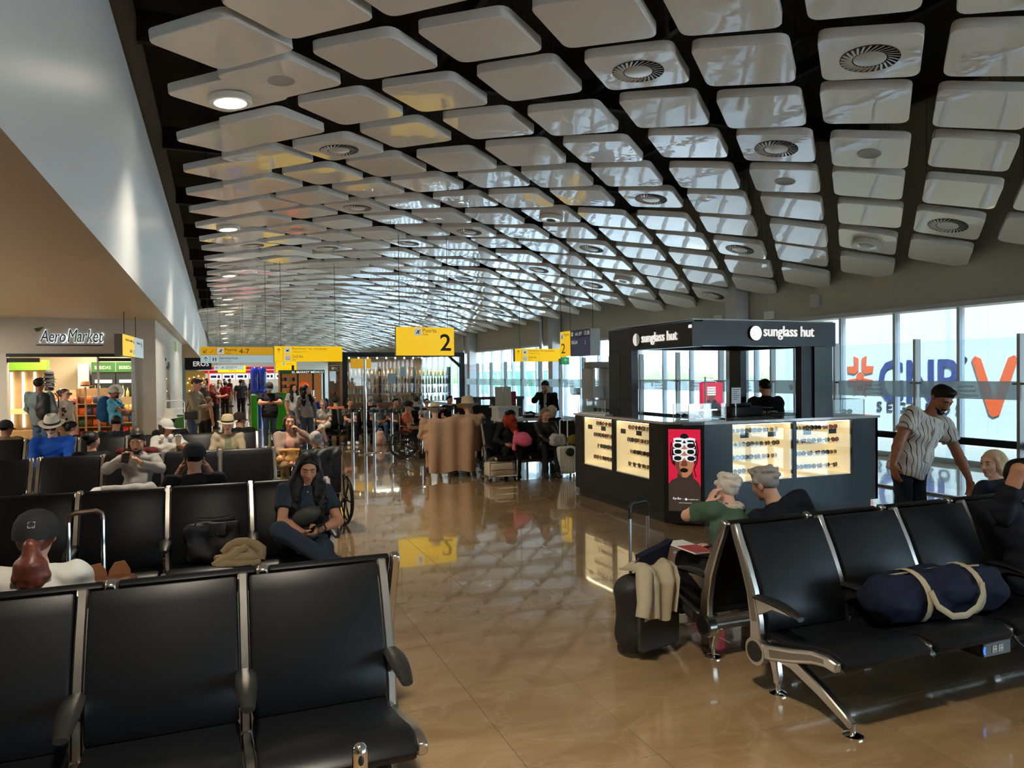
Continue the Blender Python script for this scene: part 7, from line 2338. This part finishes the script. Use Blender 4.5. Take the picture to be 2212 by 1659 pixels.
# ================================================================== bags, wheelchairs and small things
M_navy_canvas = cloth('navy_canvas', srgb(20, 26, 48))
M_strap = cloth('cream_webbing', srgb(176, 164, 136))
M_blacknylon = mat('black_nylon', (0.012, 0.012, 0.014), 0.6, bump=0.15, bscale=120, bdist=0.003)
M_greynylon = mat('grey_nylon', (0.045, 0.044, 0.042), 0.7, bump=0.15, bscale=120, bdist=0.003)
M_olivebag = mat('olive_nylon', srgb(58, 58, 48), 0.5, bump=0.1, bscale=80, bdist=0.003)
M_tanleather = mat('tan_leather', srgb(176, 124, 62), 0.5, bump=0.1, bscale=60, bdist=0.003)
M_brownleather = mat('brown_leather', srgb(96, 58, 36), 0.5, bump=0.1, bscale=60, bdist=0.003)
M_knit = mat('beige_rib_knit', srgb(150, 130, 96), 0.9, bump=0.7, bscale=90, bdist=0.006)
M_cardi = cloth('cream_cardigan', srgb(170, 160, 138))

# navy duffel bag lying on the near bench
df = thing('duffel_bag', 'navy canvas duffel bag with cream straps on the bench seat', 'bag', (3.80, 2.98, 0.375), -0.05)
F = Fld().cone((-0.36, 0, 0.135), (0.36, 0, 0.125), 0.135, 0.135, 0.03)
F.ell((-0.02, 0, 0.16), (0.40, 0.13, 0.10), 0.05).plane((0, 0, 0.0), (0, 0, -1))
sdf_obj('body', F, 0.012, M_navy_canvas, df, 0.012, 4)
for x in (-0.20, 0.19):
    pts = [(x, 0.152 * math.cos(a), 0.132 + 0.150 * math.sin(a)) for a in [PI * (0.35 + 1.1 * k / 12) for k in range(13)]]
    pts = [(p[0], p[1], max(0.010, p[2])) for p in pts]
    MB().tube(pts, 0.022, 8, flat=0.18).build('strap', M_strap, df)
hp_ = [(-0.20, -0.150, 0.20), (-0.17, -0.17, 0.12), (-0.08, -0.185, 0.06), (0.02, -0.185, 0.055), (0.11, -0.18, 0.09), (0.17, -0.165, 0.15), (0.19, -0.145, 0.21)]
MB().tube(hp_, 0.018, 8, flat=0.3).build('handle', M_strap, df)
hp_ = [(-0.20, -0.02, 0.28), (-0.12, 0.02, 0.30), (0.0, 0.03, 0.295), (0.12, 0.02, 0.30), (0.19, -0.02, 0.28)]
MB().tube([(-0.34, 0, 0.262), (0.0, 0, 0.272), (0.34, 0, 0.255)], 0.006, 6).build('zip', M_strap, df)
# crumpled scarf beside the duffel
sdf_obj('scarf', Fld().ell((0, 0, 0.04), (0.14, 0.10, 0.05), 0.02).ell((0.08, 0.03, 0.06), (0.09, 0.08, 0.05), 0.02).ell((-0.08, -0.05, 0.035), (0.08, 0.06, 0.04), 0.02), 0.012, patches('dark_print', (0.02, 0.02, 0.022), [(0.15, 0.14, 0.13), (0.08, 0.07, 0.07)], 40, 0.3), None, 0.014, 3, (4.36, 3.08, 0.365))
tag(bpy.data.objects['scarf'], 'crumpled dark printed scarf on the seat beyond the duffel bag', 'scarf')

# black wheeled bag with extended handle
wb = thing('wheeled_bag', 'black and grey wheeled cabin bag with its silver handle pulled up', 'suitcase', (2.53, 4.02, 0), 0.25)
sdf_obj('body', Fld().cone((-0.13, 0, 0.13), (-0.13, 0, 0.40), 0.10, 0.10, 0.05).cone((0.13, 0, 0.13), (0.13, 0, 0.40), 0.10, 0.10, 0.05).cone((-0.13, 0, 0.13), (0.13, 0, 0.13), 0.10, 0.10, 0.05).cone((-0.13, 0, 0.4), (0.13, 0, 0.4), 0.10, 0.10, 0.05).cone((0, 0, 0.13), (0, 0, 0.4), 0.10, 0.10, 0.05), 0.014, M_blacknylon, wb, 0.003)
MB().rbox(-0.18, 0.18, -0.128, -0.085, 0.05, 0.30, 0.03, 3).build('front_pocket', M_greynylon, wb)
MB().rbox(0.08, 0.16, -0.133, -0.125, 0.24, 0.275, 0.004, 1).build('label_patch', M_blacknylon, wb)
MB().tube([(-0.08, 0.06, 0.48), (-0.08, 0.06, 0.86)], 0.011, 8).tube([(0.08, 0.06, 0.48), (0.08, 0.06, 0.86)], 0.011, 8).build('rods', M_alu, wb)
MB().tube([(-0.08, 0.06, 0.85), (-0.08, 0.06, 0.92), (-0.06, 0.06, 0.945), (0.06, 0.06, 0.945), (0.08, 0.06, 0.92), (0.08, 0.06, 0.85)], 0.014, 8).build('grip', M_pad, wb)
for x in (-0.14, 0.14):
    MB().cyl((x - 0.015, 0.08, 0.03), (x + 0.015, 0.08, 0.03), 0.03, 12).build('wheel', M_pad, wb)
pb = thing('pouch', 'small navy pouch hanging on the silver handle of the cabin bag', 'pouch', (2.575, 4.03, 0.52), 0.2)
MB().prism([(-0.10, 0.0), (0.10, 0.0), (0.14, 0.13), (0.17, 0.17), (0.10, 0.145), (-0.11, 0.10)], -0.03, 0.03, 'y').build('body', M_navy_canvas, pb)
MB().tube([(-0.10, 0, 0.09), (-0.14, 0, 0.05), (-0.13, 0, -0.04)], 0.008, 6).build('wrist_strap', M_blacknylon, pb)
def drape(name, m, path, w0, w1, parent=None, loc=(0, 0, 0), rot=(0, 0, 0), folds=3.0, amp=0.018, th=0.008, nu=26, nv=22, seed=1, skew=0.0, add=None):
    """cloth sheet laid along a 3-D path, width w0 -> w1, with soft folds growing towards its end"""
    r = random.Random(seed)
    pts = [Vector(q) for q in path]
    def at(t):
        x = t * (len(pts) - 1)
        i = min(int(x), len(pts) - 2)
        return pts[i].lerp(pts[i + 1], x - i)
    top_, bot = [], []
    for i in range(nu):
        t = i / (nu - 1)
        c = at(t)
        d = (at(min(1, t + 0.04)) - at(max(0, t - 0.04))).normalized()
        sx = Vector((1, 0, 0))
        nn = sx.cross(d).normalized()
        w = w0 + (w1 - w0) * t
        for j in range(nv):
            u = j / (nv - 1) - 0.5
            f = math.sin(u * folds * 2 * PI + 1.3 * t + seed) * amp * (0.35 + 0.9 * t) + math.sin(u * 11 + t * 5 + seed) * amp * 0.35
            e = 0.02 * math.sin(u * 9 + seed) * t
            q = c + sx * (u * w + skew * t) + nn * f + d * e
            top_.append(q + nn * th / 2)
            bot.append(q - nn * th / 2)
    n = nu * nv
    fs = []
    for i in range(nu - 1):
        for j in range(nv - 1):
            a_ = i * nv + j
            fs.append((a_, a_ + 1, a_ + nv + 1, a_ + nv))
            fs.append((n + a_, n + a_ + nv, n + a_ + nv + 1, n + a_ + 1))
    rim = [j for j in range(nv)] + [i * nv + nv - 1 for i in range(1, nu)] + [(nu - 1) * nv + j for j in range(nv - 2, -1, -1)] + [i * nv for i in range(nu - 2, 0, -1)]
    for k in range(len(rim)):
        a_, b_ = rim[k], rim[(k + 1) % len(rim)]
        fs.append((a_, n + a_, n + b_, b_))
    mb = MB().add([tuple(v) for v in top_ + bot], fs)
    if add:
        mb.add(add.v, add.f)
    return mb.build(name, m, parent, loc, rot, angle=70)
sl = MB().tube([(-0.16, -0.10, 0.545), (-0.22, -0.155, 0.50), (-0.245, -0.18, 0.40), (-0.275, -0.19, 0.32)], [0.055, 0.052, 0.045, 0.042], 12)
cd_ = drape('cardigan', M_cardi, [(0.0, 0.08, 0.555), (0.0, -0.02, 0.565), (-0.02, -0.10, 0.55), (-0.04, -0.155, 0.48), (-0.06, -0.165, 0.38), (-0.07, -0.165, 0.27)], 0.40, 0.24, None, (2.55, 4.0, 0.0), (0, 0, 0.25), 2.2, 0.022, 0.012, add=sl)
tag(cd_, 'cream knitted cardigan draped over the black cabin bag', 'cardigan')
mg = thing('magazine', 'red and white magazine on the lap of the white-haired woman', 'magazine', (3.0, 4.22, 0.575), 0.3, None, (0.12, 0.1, 0.3))
MB().box(-0.11, 0.11, -0.14, 0.14, 0, 0.008).build('pages', M_whitemark, mg)
MB().box(-0.105, 0.105, -0.135, 0.02, 0.008, 0.0095).build('cover_picture', mat('magazine_red', srgb(180, 70, 70), 0.4), mg)
wt = MB().lathe([(0.030, -0.012), (0.034, -0.008), (0.034, 0.008), (0.030, 0.012)], (0, 0, 0), 16).box(0.028, 0.040, -0.014, 0.014, -0.014, 0.014).mesh('watch', M_pad)
def on_wrist(P_, s, label):
    S_ = P_['S']
    a, b = Vector(P_['el'][s] / S_), Vector(P_['wr'][s] / S_)
    d = (b - a).normalized()
    o = link('watch', wt, P_['t'])
    o.matrix_local = Matrix.Translation(b - d * 0.02) @ d.to_track_quat('Z', 'X').to_matrix().to_4x4()
    return o
on_wrist(green, 1, '')
on_wrist(hood, 1, '')
on_wrist(girl, 1, '')
# neck scarf of the white-haired woman
S_ = green['S']
nbv = green['nb'] / S_
sc_ = Fld()
for k in range(10):
    a, b = 2 * PI * k / 10, 2 * PI * (k + 1) / 10
    sc_.cone(nbv + np.array([0.075 * math.cos(a), 0.07 * math.sin(a), 0.018]), nbv + np.array([0.075 * math.cos(b), 0.07 * math.sin(b), 0.018]), 0.028, 0.028, 0.02)
sdf_obj('scarf', sc_, 0.009, patches('silk_print', (0.62, 0.52, 0.40), [(0.5, 0.06, 0.05), (0.2, 0.22, 0.4)], 22, 0.28), green['t'], 0.006)

# waist bag worn across the chest
S_ = girl['S']
ch = girl['chest'] / S_
wbg = Fld()
Rw = np.array(Euler((0, -0.32, 0)).to_matrix())
wbg.ell(ch + np.array([-0.01, -0.165, -0.055]), (0.125, 0.045, 0.066), 0.03, Rw)
wbg.ell(ch + np.array([0.0, -0.16, -0.05]), (0.11, 0.05, 0.072), 0.03, Rw)
sdf_obj('waist_bag', wbg, 0.008, M_olivebag, girl['t'], 0.002)
MB().tube([tuple(ch + np.array(p)) for p in ((0.09, -0.17, -0.01), (0.13, -0.14, 0.06), (0.15, -0.07, 0.13), (0.14, 0.02, 0.165))], 0.018, 8, flat=0.25).build('bag_strap', M_olivebag, girl['t'])
MB().rbox(-0.02, 0.02, -0.008, 0.008, -0.03, 0.03, 0.004, 1, 0, Matrix.Translation(Vector(ch + np.array([0.125, -0.158, 0.045]))) @ Matrix.Rotation(0.6, 4, 'Y')).build('buckle', M_pad, girl['t'])
MB().ell(tuple(girl['nb'] / S_ + np.array([0.0, -0.105, -0.035])), (0.006, 0.004, 0.006), 8).build('pendant', M_whitemark, girl['t'])

# black tote and folded sweater on the phone girl's bench
tt = thing('tote_bag', 'black nylon tote bag with leather flap on the bench beside the young woman', 'bag', (-0.05, 6.13, 0.345), 0.0)
sdf_obj('body', Fld().cone((-0.13, 0, 0.08), (0.13, 0, 0.08), 0.075, 0.075, 0.03).cone((-0.155, 0.0, 0.27), (0.155, 0.0, 0.27), 0.04, 0.04, 0.05).cone((0, 0, 0.08), (0, 0, 0.27), 0.07, 0.04, 0.05).cone((-0.12, 0, 0.1), (-0.15, 0, 0.27), 0.07, 0.035, 0.05).cone((0.12, 0, 0.1), (0.15, 0, 0.27), 0.07, 0.035, 0.05).plane((0, 0, 0.31), (0, 0, 1)).plane((0, 0, 0.0), (0, 0, -1)), 0.012, M_blacknylon, tt, 0.008)
MB().rbox(-0.03, 0.09, -0.072, -0.05, 0.215, 0.315, 0.008, 2).build('flap', mat('black_grain_leather', (0.025, 0.024, 0.022), 0.35), tt)
MB().lathe([(0.006, 0), (0.006, 0.004), (1e-6, 0.005)], (0, 0, 0), 10, 0, Matrix.Translation((0.03, -0.072, 0.235)) @ Matrix.Rotation(PI / 2, 4, 'X')).build('stud', M_chrome, tt)
for y, s in ((-0.04, 1), (0.04, -1)):
    MB().tube([(-0.13, y, 0.30), (-0.11, y * 1.3, 0.345), (0.0, y * 1.5, 0.335), (0.10, y * 1.3, 0.34), (0.16, y, 0.36)], 0.006, 6).build('handle', M_blacknylon, tt)
sl = MB()
for (q0, q1, q2, r_) in (((-0.17, -0.09, 0.035), (-0.06, -0.09, 0.075), (0.06, -0.05, 0.145), 0.034), ((0.16, -0.06, 0.035), (0.17, 0.0, 0.10), (0.08, 0.03, 0.16), 0.040), ((-0.10, 0.02, 0.09), (0.0, 0.05, 0.15), (0.12, 0.03, 0.14), 0.045), ((-0.15, -0.11, 0.03), (0.0, -0.13, 0.035), (0.15, -0.11, 0.03), 0.036), ((-0.02, -0.10, 0.06), (0.06, -0.12, 0.08), (0.13, -0.09, 0.06), 0.035)):
    sl.tube([q0, tuple((Vector(q0) + Vector(q1)) / 2 + Vector((0, 0, 0.012))), q1, tuple((Vector(q1) + Vector(q2)) / 2 + Vector((0, -0.01, 0.01))), q2], [r_ * 0.8, r_, r_ * 1.05, r_, r_ * 0.75], 14)
sF = Fld().ell((0.01, 0, 0.05), (0.165, 0.11, 0.06), 0.03).ell((0.06, 0.02, 0.09), (0.10, 0.09, 0.06), 0.03)
V_, Q_ = sF.mesh(0.010, 0.014, 12)
sl.add([tuple(v) for v in V_], [tuple(int(i) for i in q_) for q_ in Q_])
sw_ = sl.build('sweater', M_knit, None, (0.12, 5.86, 0.365), angle=80)
tag(sw_, 'beige ribbed knit sweater bundled on the bench in front of the tote bag', 'sweater')

# suitcase handle and brown bag beside the ponytail woman
sc2 = thing('suitcase', 'dark suitcase with chrome pull-up handle beyond the nearest bench', 'suitcase', (-0.70, 4.72, 0), 0.2)
MB().rbox(-0.2, 0.2, -0.12, 0.12, 0.04, 0.58, 0.04, 3).build('shell', M_blacknylon, sc2)
MB().cyl((-0.085, 0.05, 0.58), (-0.085, 0.05, 0.98), 0.012, 8).cyl((0.085, 0.05, 0.58), (0.085, 0.05, 0.98), 0.012, 8).build('rods', M_chrome, sc2)
MB().tube([(-0.085, 0.05, 0.97), (-0.08, 0.05, 1.005), (-0.05, 0.05, 1.02), (0.05, 0.05, 1.02), (0.08, 0.05, 1.005), (0.085, 0.05, 0.97)], 0.015, 8).build('grip', mat('bronze_grip', (0.16, 0.11, 0.09), 0.25, metal=0.7), sc2)
for x in (-0.16, 0.16):
    for y in (-0.08, 0.08):
        MB().cyl((x - 0.012, y, 0.022), (x + 0.012, y, 0.022), 0.022, 10).build('wheel', M_pad, sc2)
bb = thing('handbag', 'brown leather bucket bag with scalloped flaps beside the ponytail woman', 'bag', (-0.52, 4.12, 0.45), 0.15)
sdf_obj('body', Fld().cone((-0.06, 0, 0.08), (0.06, 0, 0.08), 0.075, 0.075, 0.03).cone((-0.075, 0, 0.30), (0.075, 0, 0.30), 0.06, 0.06, 0.04).cone((0, 0, 0.08), (0, 0, 0.30), 0.08, 0.065, 0.05).plane((0, 0, 0.345), (0, 0, 1)).plane((0, 0, 0), (0, 0, -1)), 0.010, M_brownleather, bb, 0.004)
for x in (-0.055, 0.05):
    MB().prism([(x - 0.055, 0.30), (x + 0.055, 0.30), (x + 0.05, 0.36), (x + 0.025, 0.405), (x - 0.02, 0.40), (x - 0.045, 0.36)], 0.035, 0.05, 'y').build('flap', mat('brown_suede', srgb(130, 84, 50), 0.8), bb)
MB().tube([(-0.03, -0.07, 0.34), (-0.03, -0.09, 0.29), (0.06, -0.09, 0.285), (0.07, -0.07, 0.33)], 0.008, 6).build('handle', M_brownleather, bb)
# short chrome post at the picture's lower edge
cp = thing('chrome_post', 'short chrome post with a black slot standing in front of the nearest bench', 'post', (0.38, 2.2, 0))
sdf_obj('post', Fld().cone((0, 0, 0.03), (0, 0, 0.655), 0.022, 0.024, 0.01), 0.008, M_chrome, cp)
MB().ell((0, -0.02, 0.635), (0.010, 0.006, 0.02), 10).build('slot', M_pad, cp)
MB().lathe([(0.06, 0), (0.06, 0.012), (0.022, 0.03)], (0, 0, 0), 18).build('base', M_chrome, cp)

# ---- wheelchairs
def ring_pts(r, n=32):
    return [(0, r * math.cos(2 * PI * k / n), r * math.sin(2 * PI * k / n)) for k in range(n)]
M_wc = mat('wheelchair_navy', (0.008, 0.010, 0.018), 0.6)
M_rubber = mat('black_rubber', (0.010, 0.010, 0.010), 0.6)
def wheelchair(label, loc, rz, seat=0.47):
    t = thing('wheelchair', label, 'wheelchair', loc, rz)
    for s in (-1, 1):
        w = thing_part('wheel', t, (0.29 * s, 0.05, 0.305))
        MB().tube(ring_pts(0.29), 0.016, 8, closed=True).build('tyre', M_rubber, w)
        MB().tube([(p[0] + 0.03 * s, p[1], p[2]) for p in ring_pts(0.255)], 0.009, 6, closed=True).build('push_rim', M_rubber, w)
        mb = MB().cyl((-0.03, 0, 0), (0.03, 0, 0), 0.035, 12)
        for k in range(7):
            a = 2 * PI * k / 7
            mb.cyl((0, 0, 0), (0, 0.28 * math.cos(a), 0.28 * math.sin(a)), 0.011, 6)
        stuff(mb.build('spokes', M_rubber, w))
        MB().tube([(0.24 * s, 0.10, 0.30), (0.24 * s, 0.12, 0.92), (0.24 * s, 0.14, 0.97), (0.24 * s, 0.25, 0.975)], 0.013, 8).build('back_cane', M_chrome, t)
        MB().tube([(0.24 * s, 0.15, 0.975), (0.24 * s, 0.26, 0.975)], 0.02, 8).build('push_grip', M_rubber, t)
        MB().tube([(0.24 * s, 0.11, 0.70), (0.24 * s, -0.30, 0.70), (0.24 * s, -0.36, 0.64), (0.24 * s, -0.36, 0.10)], 0.012, 8).build('arm_frame', M_chrome, t)
        MB().rbox(0.24 * s - 0.025, 0.24 * s + 0.025, -0.28, 0.06, 0.70, 0.73, 0.01, 1).build('armrest', M_rubber, t)
        MB().cyl((0.235 * s - 0.012, -0.36, 0.09), (0.235 * s + 0.012, -0.36, 0.09), 0.088, 14).build('caster', M_rubber, t)
        MB().rbox(0.12 * s - 0.06, 0.12 * s + 0.06, -0.56, -0.42, 0.09, 0.105, 0.004, 1).build('footrest', M_rubber, t)
        MB().tube([(0.20 * s, -0.36, 0.40), (0.19 * s, -0.44, 0.12)], 0.010, 6).build('leg_tube', M_chrome, t)
    MB().rbox(-0.22, 0.22, -0.33, 0.10, seat - 0.05, seat - 0.01, 0.015, 2).build('seat', M_wc, t)
    MB().rbox(-0.225, 0.225, 0.105, 0.145, seat, 0.90, 0.018, 2).build('backrest', M_wc, t)
    return t
def thing_part(name, parent, loc):
    o = bpy.data.objects.new(name, None)
    COL.objects.link(o)
    o.parent = parent
    o.location = loc
    o.empty_display_size = 0.05
    return o
wheelchair('wheelchair holding the elderly woman with the tan handbag', (0.92, 10.66, 0), 0.0)
wheelchair('navy wheelchair seen from behind at the aisle with its large wheel showing', (1.10, 8.90, 0), PI + 0.12, 0.40)
wheelchair('wheelchair of the man in coral shirt near the queue posts', (3.80, 15.62, 0), 1.2)
wheelchair('wheelchair under the large person in the wide straw hat', (4.20, 12.62, 0), PI)
tag(sdf_obj('jacket', Fld().cone((-0.17, 0, 0), (0.17, 0, 0.02), 0.055, 0.06, 0.03).cone((-0.12, -0.05, -0.02), (0.14, -0.05, -0.30), 0.045, 0.04, 0.08).cone((0.14, -0.05, -0.02), (-0.12, -0.05, -0.32), 0.045, 0.04, 0.08).cone((0, -0.04, 0), (0, -0.05, -0.32), 0.05, 0.04, 0.08), 0.014, M_blacknylon, None, 0.012, 2, (1.10, 8.70, 0.87)), 'black jacket hung over the back of the aisle wheelchair', 'jacket')
# lady's handbag
hb_ = thing('handbag', 'tan leather handbag on the lap of the elderly woman', 'bag', (0.90, 10.33, 0.60), 0.0)
sdf_obj('body', Fld().cone((-0.13, 0, 0.06), (0.13, 0, 0.06), 0.065, 0.065, 0.03).cone((-0.11, 0, 0.17), (0.11, 0, 0.17), 0.04, 0.04, 0.05).cone((0, 0, 0.06), (0, 0, 0.17), 0.07, 0.05, 0.05).plane((0, 0, 0.205), (0, 0, 1)).plane((0, 0, 0.0), (0, 0, -1)), 0.010, M_tanleather, hb_, 0.004)
MB().tube([(-0.09, -0.055, 0.15), (-0.10, -0.085, 0.05), (-0.05, -0.09, 0.01), (0.05, -0.09, 0.01), (0.10, -0.085, 0.05), (0.09, -0.055, 0.15)], 0.008, 6).build('handle', M_tanleather, hb_)
MB().box(-0.12, 0.12, -0.052, -0.045, 0.13, 0.18).build('band', mat('dark_tan_leather', srgb(140, 92, 44), 0.5), hb_)

# ---- white suitcase group
ws = thing('suitcase', 'white ribbed hard-shell suitcase with raised handle beside the kiosk', 'suitcase', (5.56, 11.40, 0), -0.1)
mb = MB().rbox(-0.165, 0.165, -0.11, 0.11, 0.06, 0.54, 0.05, 3)
M_wshell = mat('white_shell', (0.62, 0.66, 0.62), 0.4)
mb.build('shell', M_wshell, ws)
rib_me = MB().rbox(-0.008, 0.008, -0.116, -0.105, 0.11, 0.49, 0.004, 1).mesh('rib', M_wshell)
for k in range(8):
    link('rib', rib_me, ws, (-0.126 + k * 0.036, 0, 0))
MB().tube([(-0.07, 0.06, 0.54), (-0.07, 0.06, 0.97), (-0.05, 0.06, 0.99), (0.05, 0.06, 0.99), (0.07, 0.06, 0.97), (0.07, 0.06, 0.54)], 0.012, 8).build('pull_handle', M_whitemark, ws)
for x in (-0.13, 0.13):
    for y in (-0.08, 0.08):
        MB().cyl((x - 0.012, y, 0.03), (x + 0.012, y, 0.03), 0.03, 12).build('wheel', M_greyframe, ws)
tag(sdf_obj('neck_pillow', Fld().cone((-0.13, 0, 0.06), (0.06, 0, 0.06), 0.06, 0.06, 0.04).cone((-0.12, 0, 0.14), (0.05, 0, 0.15), 0.065, 0.06, 0.05), 0.012, C_palegrey, None, 0.01, 5, (5.47, 11.42, 0.54)), 'pale grey fabric tote lying on top of the white suitcase', 'tote')
tag(sdf_obj('knit_hat', Fld().ell((0, 0, 0), (0.085, 0.06, 0.09), 0.02).ell((0.02, -0.02, 0.03), (0.07, 0.05, 0.06), 0.02), 0.012, cloth('mustard_knit', srgb(120, 112, 40)), None, 0.008, 6, (5.68, 11.36, 0.64)), 'mustard green soft bag hanging on the white suitcase handle', 'bag')
tag(sdf_obj('eye_pouch', Fld().ell((0, 0, 0), (0.085, 0.03, 0.075), 0.02), 0.012, M_blacknylon, None, 0.003, 7, (5.585, 11.25, 0.44)), 'round black pouch hanging on the front of the white suitcase', 'pouch')
tag(sdf_obj('pink_bag', Fld().ell((0, 0, 0), (0.15, 0.11, 0.12), 0.03).ell((0.05, -0.02, -0.03), (0.12, 0.11, 0.10), 0.03).cone((-0.12, 0, 0.1), (-0.15, 0, -0.16), 0.035, 0.03, 0.03), 0.012, cloth('pink_nylon', srgb(214, 100, 130)), None, 0.008, 8, (4.80, 11.50, 0.68)), 'bright pink soft bag on the lap of the person in black coat', 'bag')
sdf_obj('orange_scarf', Fld().ell((4.68, 11.78, 0.98), (0.13, 0.11, 0.12), 0.04).cone((4.70, 11.75, 0.95), (4.78, 11.72, 0.78), 0.09, 0.06, 0.04), 0.014, cloth('rust_scarf', srgb(150, 54, 30)), None, 0.01, 9)
tag(bpy.data.objects['orange_scarf'], 'rust red scarf around the neck of the person in black coat', 'scarf')
lt_ = thing('luggage_cart', 'low silver luggage cart with a pale case beside the black trouser legs', 'luggage cart', (4.38, 11.55, 0), 0.0)
mb = MB()
for s in (-1, 1):
    mb.tube([(0.24 * s, 0.2, 0.06), (0.24 * s, -0.22, 0.06), (0.24 * s, -0.26, 0.12), (0.24 * s, -0.26, 0.36)], 0.012, 8)
for z in (0.10, 0.20, 0.32):
    mb.cyl((-0.24, -0.26, z), (0.24, -0.26, z), 0.009, 6)
stuff(mb.build('rails', M_chrome, lt_))
for x in (-0.22, 0.22):
    for y in (-0.2, 0.18):
        MB().cyl((x - 0.012, y, 0.03), (x + 0.012, y, 0.03), 0.03, 10).build('wheel', M_rubber, lt_)
MB().rbox(-0.2, 0.2, -0.2, 0.18, 0.075, 0.30, 0.03, 2).build('case', mat('cream_case', (0.55, 0.48, 0.36), 0.5), lt_)
bp_ = thing('backpack', 'pale pink backpack standing on the floor behind the queue posts', 'backpack', (3.86, 18.72, 0), 0.2)
sdf_obj('body', Fld().cone((0, 0, 0.13), (0, 0, 0.27), 0.14, 0.11, 0.05).ell((0, -0.08, 0.14), (0.11, 0.07, 0.10), 0.04).plane((0, 0, 0.0), (0, 0, -1)), 0.016, cloth('blush_canvas', srgb(200, 160, 144)), bp_, 0.008)
MB().tube([(-0.05, 0, 0.36), (-0.03, 0, 0.42), (0.03, 0, 0.42), (0.05, 0, 0.36)], 0.01, 6).build('loop', C_palegrey, bp_)
def worn_pack(label, m, loc, rz, s=1.0):
    t = thing('backpack', label, 'backpack', loc, rz)
    sdf_obj('body', Fld().cone((0, 0, -0.18 * s), (0, 0, 0.12 * s), 0.13 * s, 0.125 * s, 0.05).ell((0, 0.09, -0.1), (0.11 * s, 0.07, 0.12 * s), 0.04), 0.016, m, t, 0.006)
    for sx in (-1, 1):
        MB().tube([(0.08 * sx, -0.08, 0.17), (0.09 * sx, -0.2, 0.22), (0.10 * sx, -0.30, 0.12), (0.12 * sx, -0.26, -0.08), (0.10 * sx, -0.09, -0.18)], 0.016, 6, flat=0.4).build('strap', m, t)
    return t
worn_pack('black backpack on the back of the man in denim jacket', M_blacknylon, (-3.17, 16.72, 1.28), 2.75)
worn_pack('blue backpack worn by the man in sky blue T-shirt', cloth('teal_blue_nylon', srgb(24, 70, 110)), (-2.17, 17.05, 1.18), 1.35)
sb_ = thing('shoulder_bag', 'black shoulder bag at the hip of the man in oatmeal sweater', 'bag', (-0.50, 15.93, 1.02), 1.15 - PI / 2)
MB().rbox(-0.13, 0.13, -0.04, 0.04, -0.08, 0.08, 0.02, 2).build('body', M_blacknylon, sb_)
MB().tube([(-0.12, 0, 0.06), (-0.06, 0.06, 0.35), (0.02, 0.12, 0.50)], 0.008, 6).build('strap', M_blacknylon, sb_)
# drink cup and headphones of the white cap woman
cu_ = thing('drink_cup', 'clear plastic cup with iced drink held by the woman in white cap', 'cup', (-0.545, 11.66, 0.80))
MB().lathe([(0.028, 0), (0.042, 0.13), (0.044, 0.135)], (0, 0, 0), 16).build('cup', mat('iced_coffee', (0.5, 0.4, 0.32), 0.2, coat=1.0), cu_)
MB().lathe([(0.045, 0.135), (0.04, 0.15), (0.025, 0.175), (1e-6, 0.18)], (0, 0, 0), 16).build('dome_lid', M_acr, cu_)
MB().cyl((0, 0, 0.1), (0.012, 0, 0.22), 0.004, 6).build('straw', M_pad, cu_)
hp2 = thing('headphones', 'white headphones around the neck of the woman in white cap', 'headphones', (-0.72, 12.05, 0.905))
MB().tube([(0.07 * math.cos(a), -0.02 + 0.075 * math.sin(a), 0.02) for a in [PI * 0.0 + PI * k / 10 for k in range(11)]], 0.009, 6).build('headband', M_whitemark, hp2)
for s in (-1, 1):
    MB().ell((0.06 * s, -0.085, 0.0), (0.036, 0.02, 0.04), 12).build('ear_cup', M_whitemark, hp2)
# lettering on the attendant's back, wrapped onto the cloth
from mathutils.bvhtree import BVHTree
att = [o for o in COL.objects if o.name.startswith('person') and o.get('label', '').startswith('kiosk attendant')][0]
topo = [c for c in att.children if c.name.startswith('top')][0]
bv = BVHTree.FromPolygons([v.co.copy() for v in topo.data.vertices], [tuple(p.vertices) for p in topo.data.polygons])
def back_text(body, z, h, w):
    me = text_mesh(body, height=h, width=w, extrude=0.0)
    for v in me.vertices:
        x, zz = v.co.x - w / 2, v.co.y + z
        hit = bv.ray_cast(Vector((-x, 1.0, zz)), Vector((0, -1, 0)))
        v.co = Vector((-x, (hit[0].y if hit[0] is not None else 0.1) + 0.004, zz))
    me.materials.clear(); me.materials.append(M_whitemark)
    return link('back_lettering', me, att)
back_text('FUTURE AWAITS', 1.27, 0.014, 0.17)
back_text('SIMPLICITY', 1.16, 0.07, 0.30)

bl = drape('blanket', MATS['beige_jacket'], [(0, 0.10, 1.02), (0, 0.02, 1.03), (0, -0.03, 0.97), (0, -0.05, 0.7), (0, -0.06, 0.4), (0, -0.07, 0.10)], 0.80, 0.86, None, (3.76, 12.22, 0), (0, 0, 0), 2.6, 0.03, 0.012, seed=4)
tag(bl, 'large beige blanket hanging down behind the people in straw hats', 'blanket')
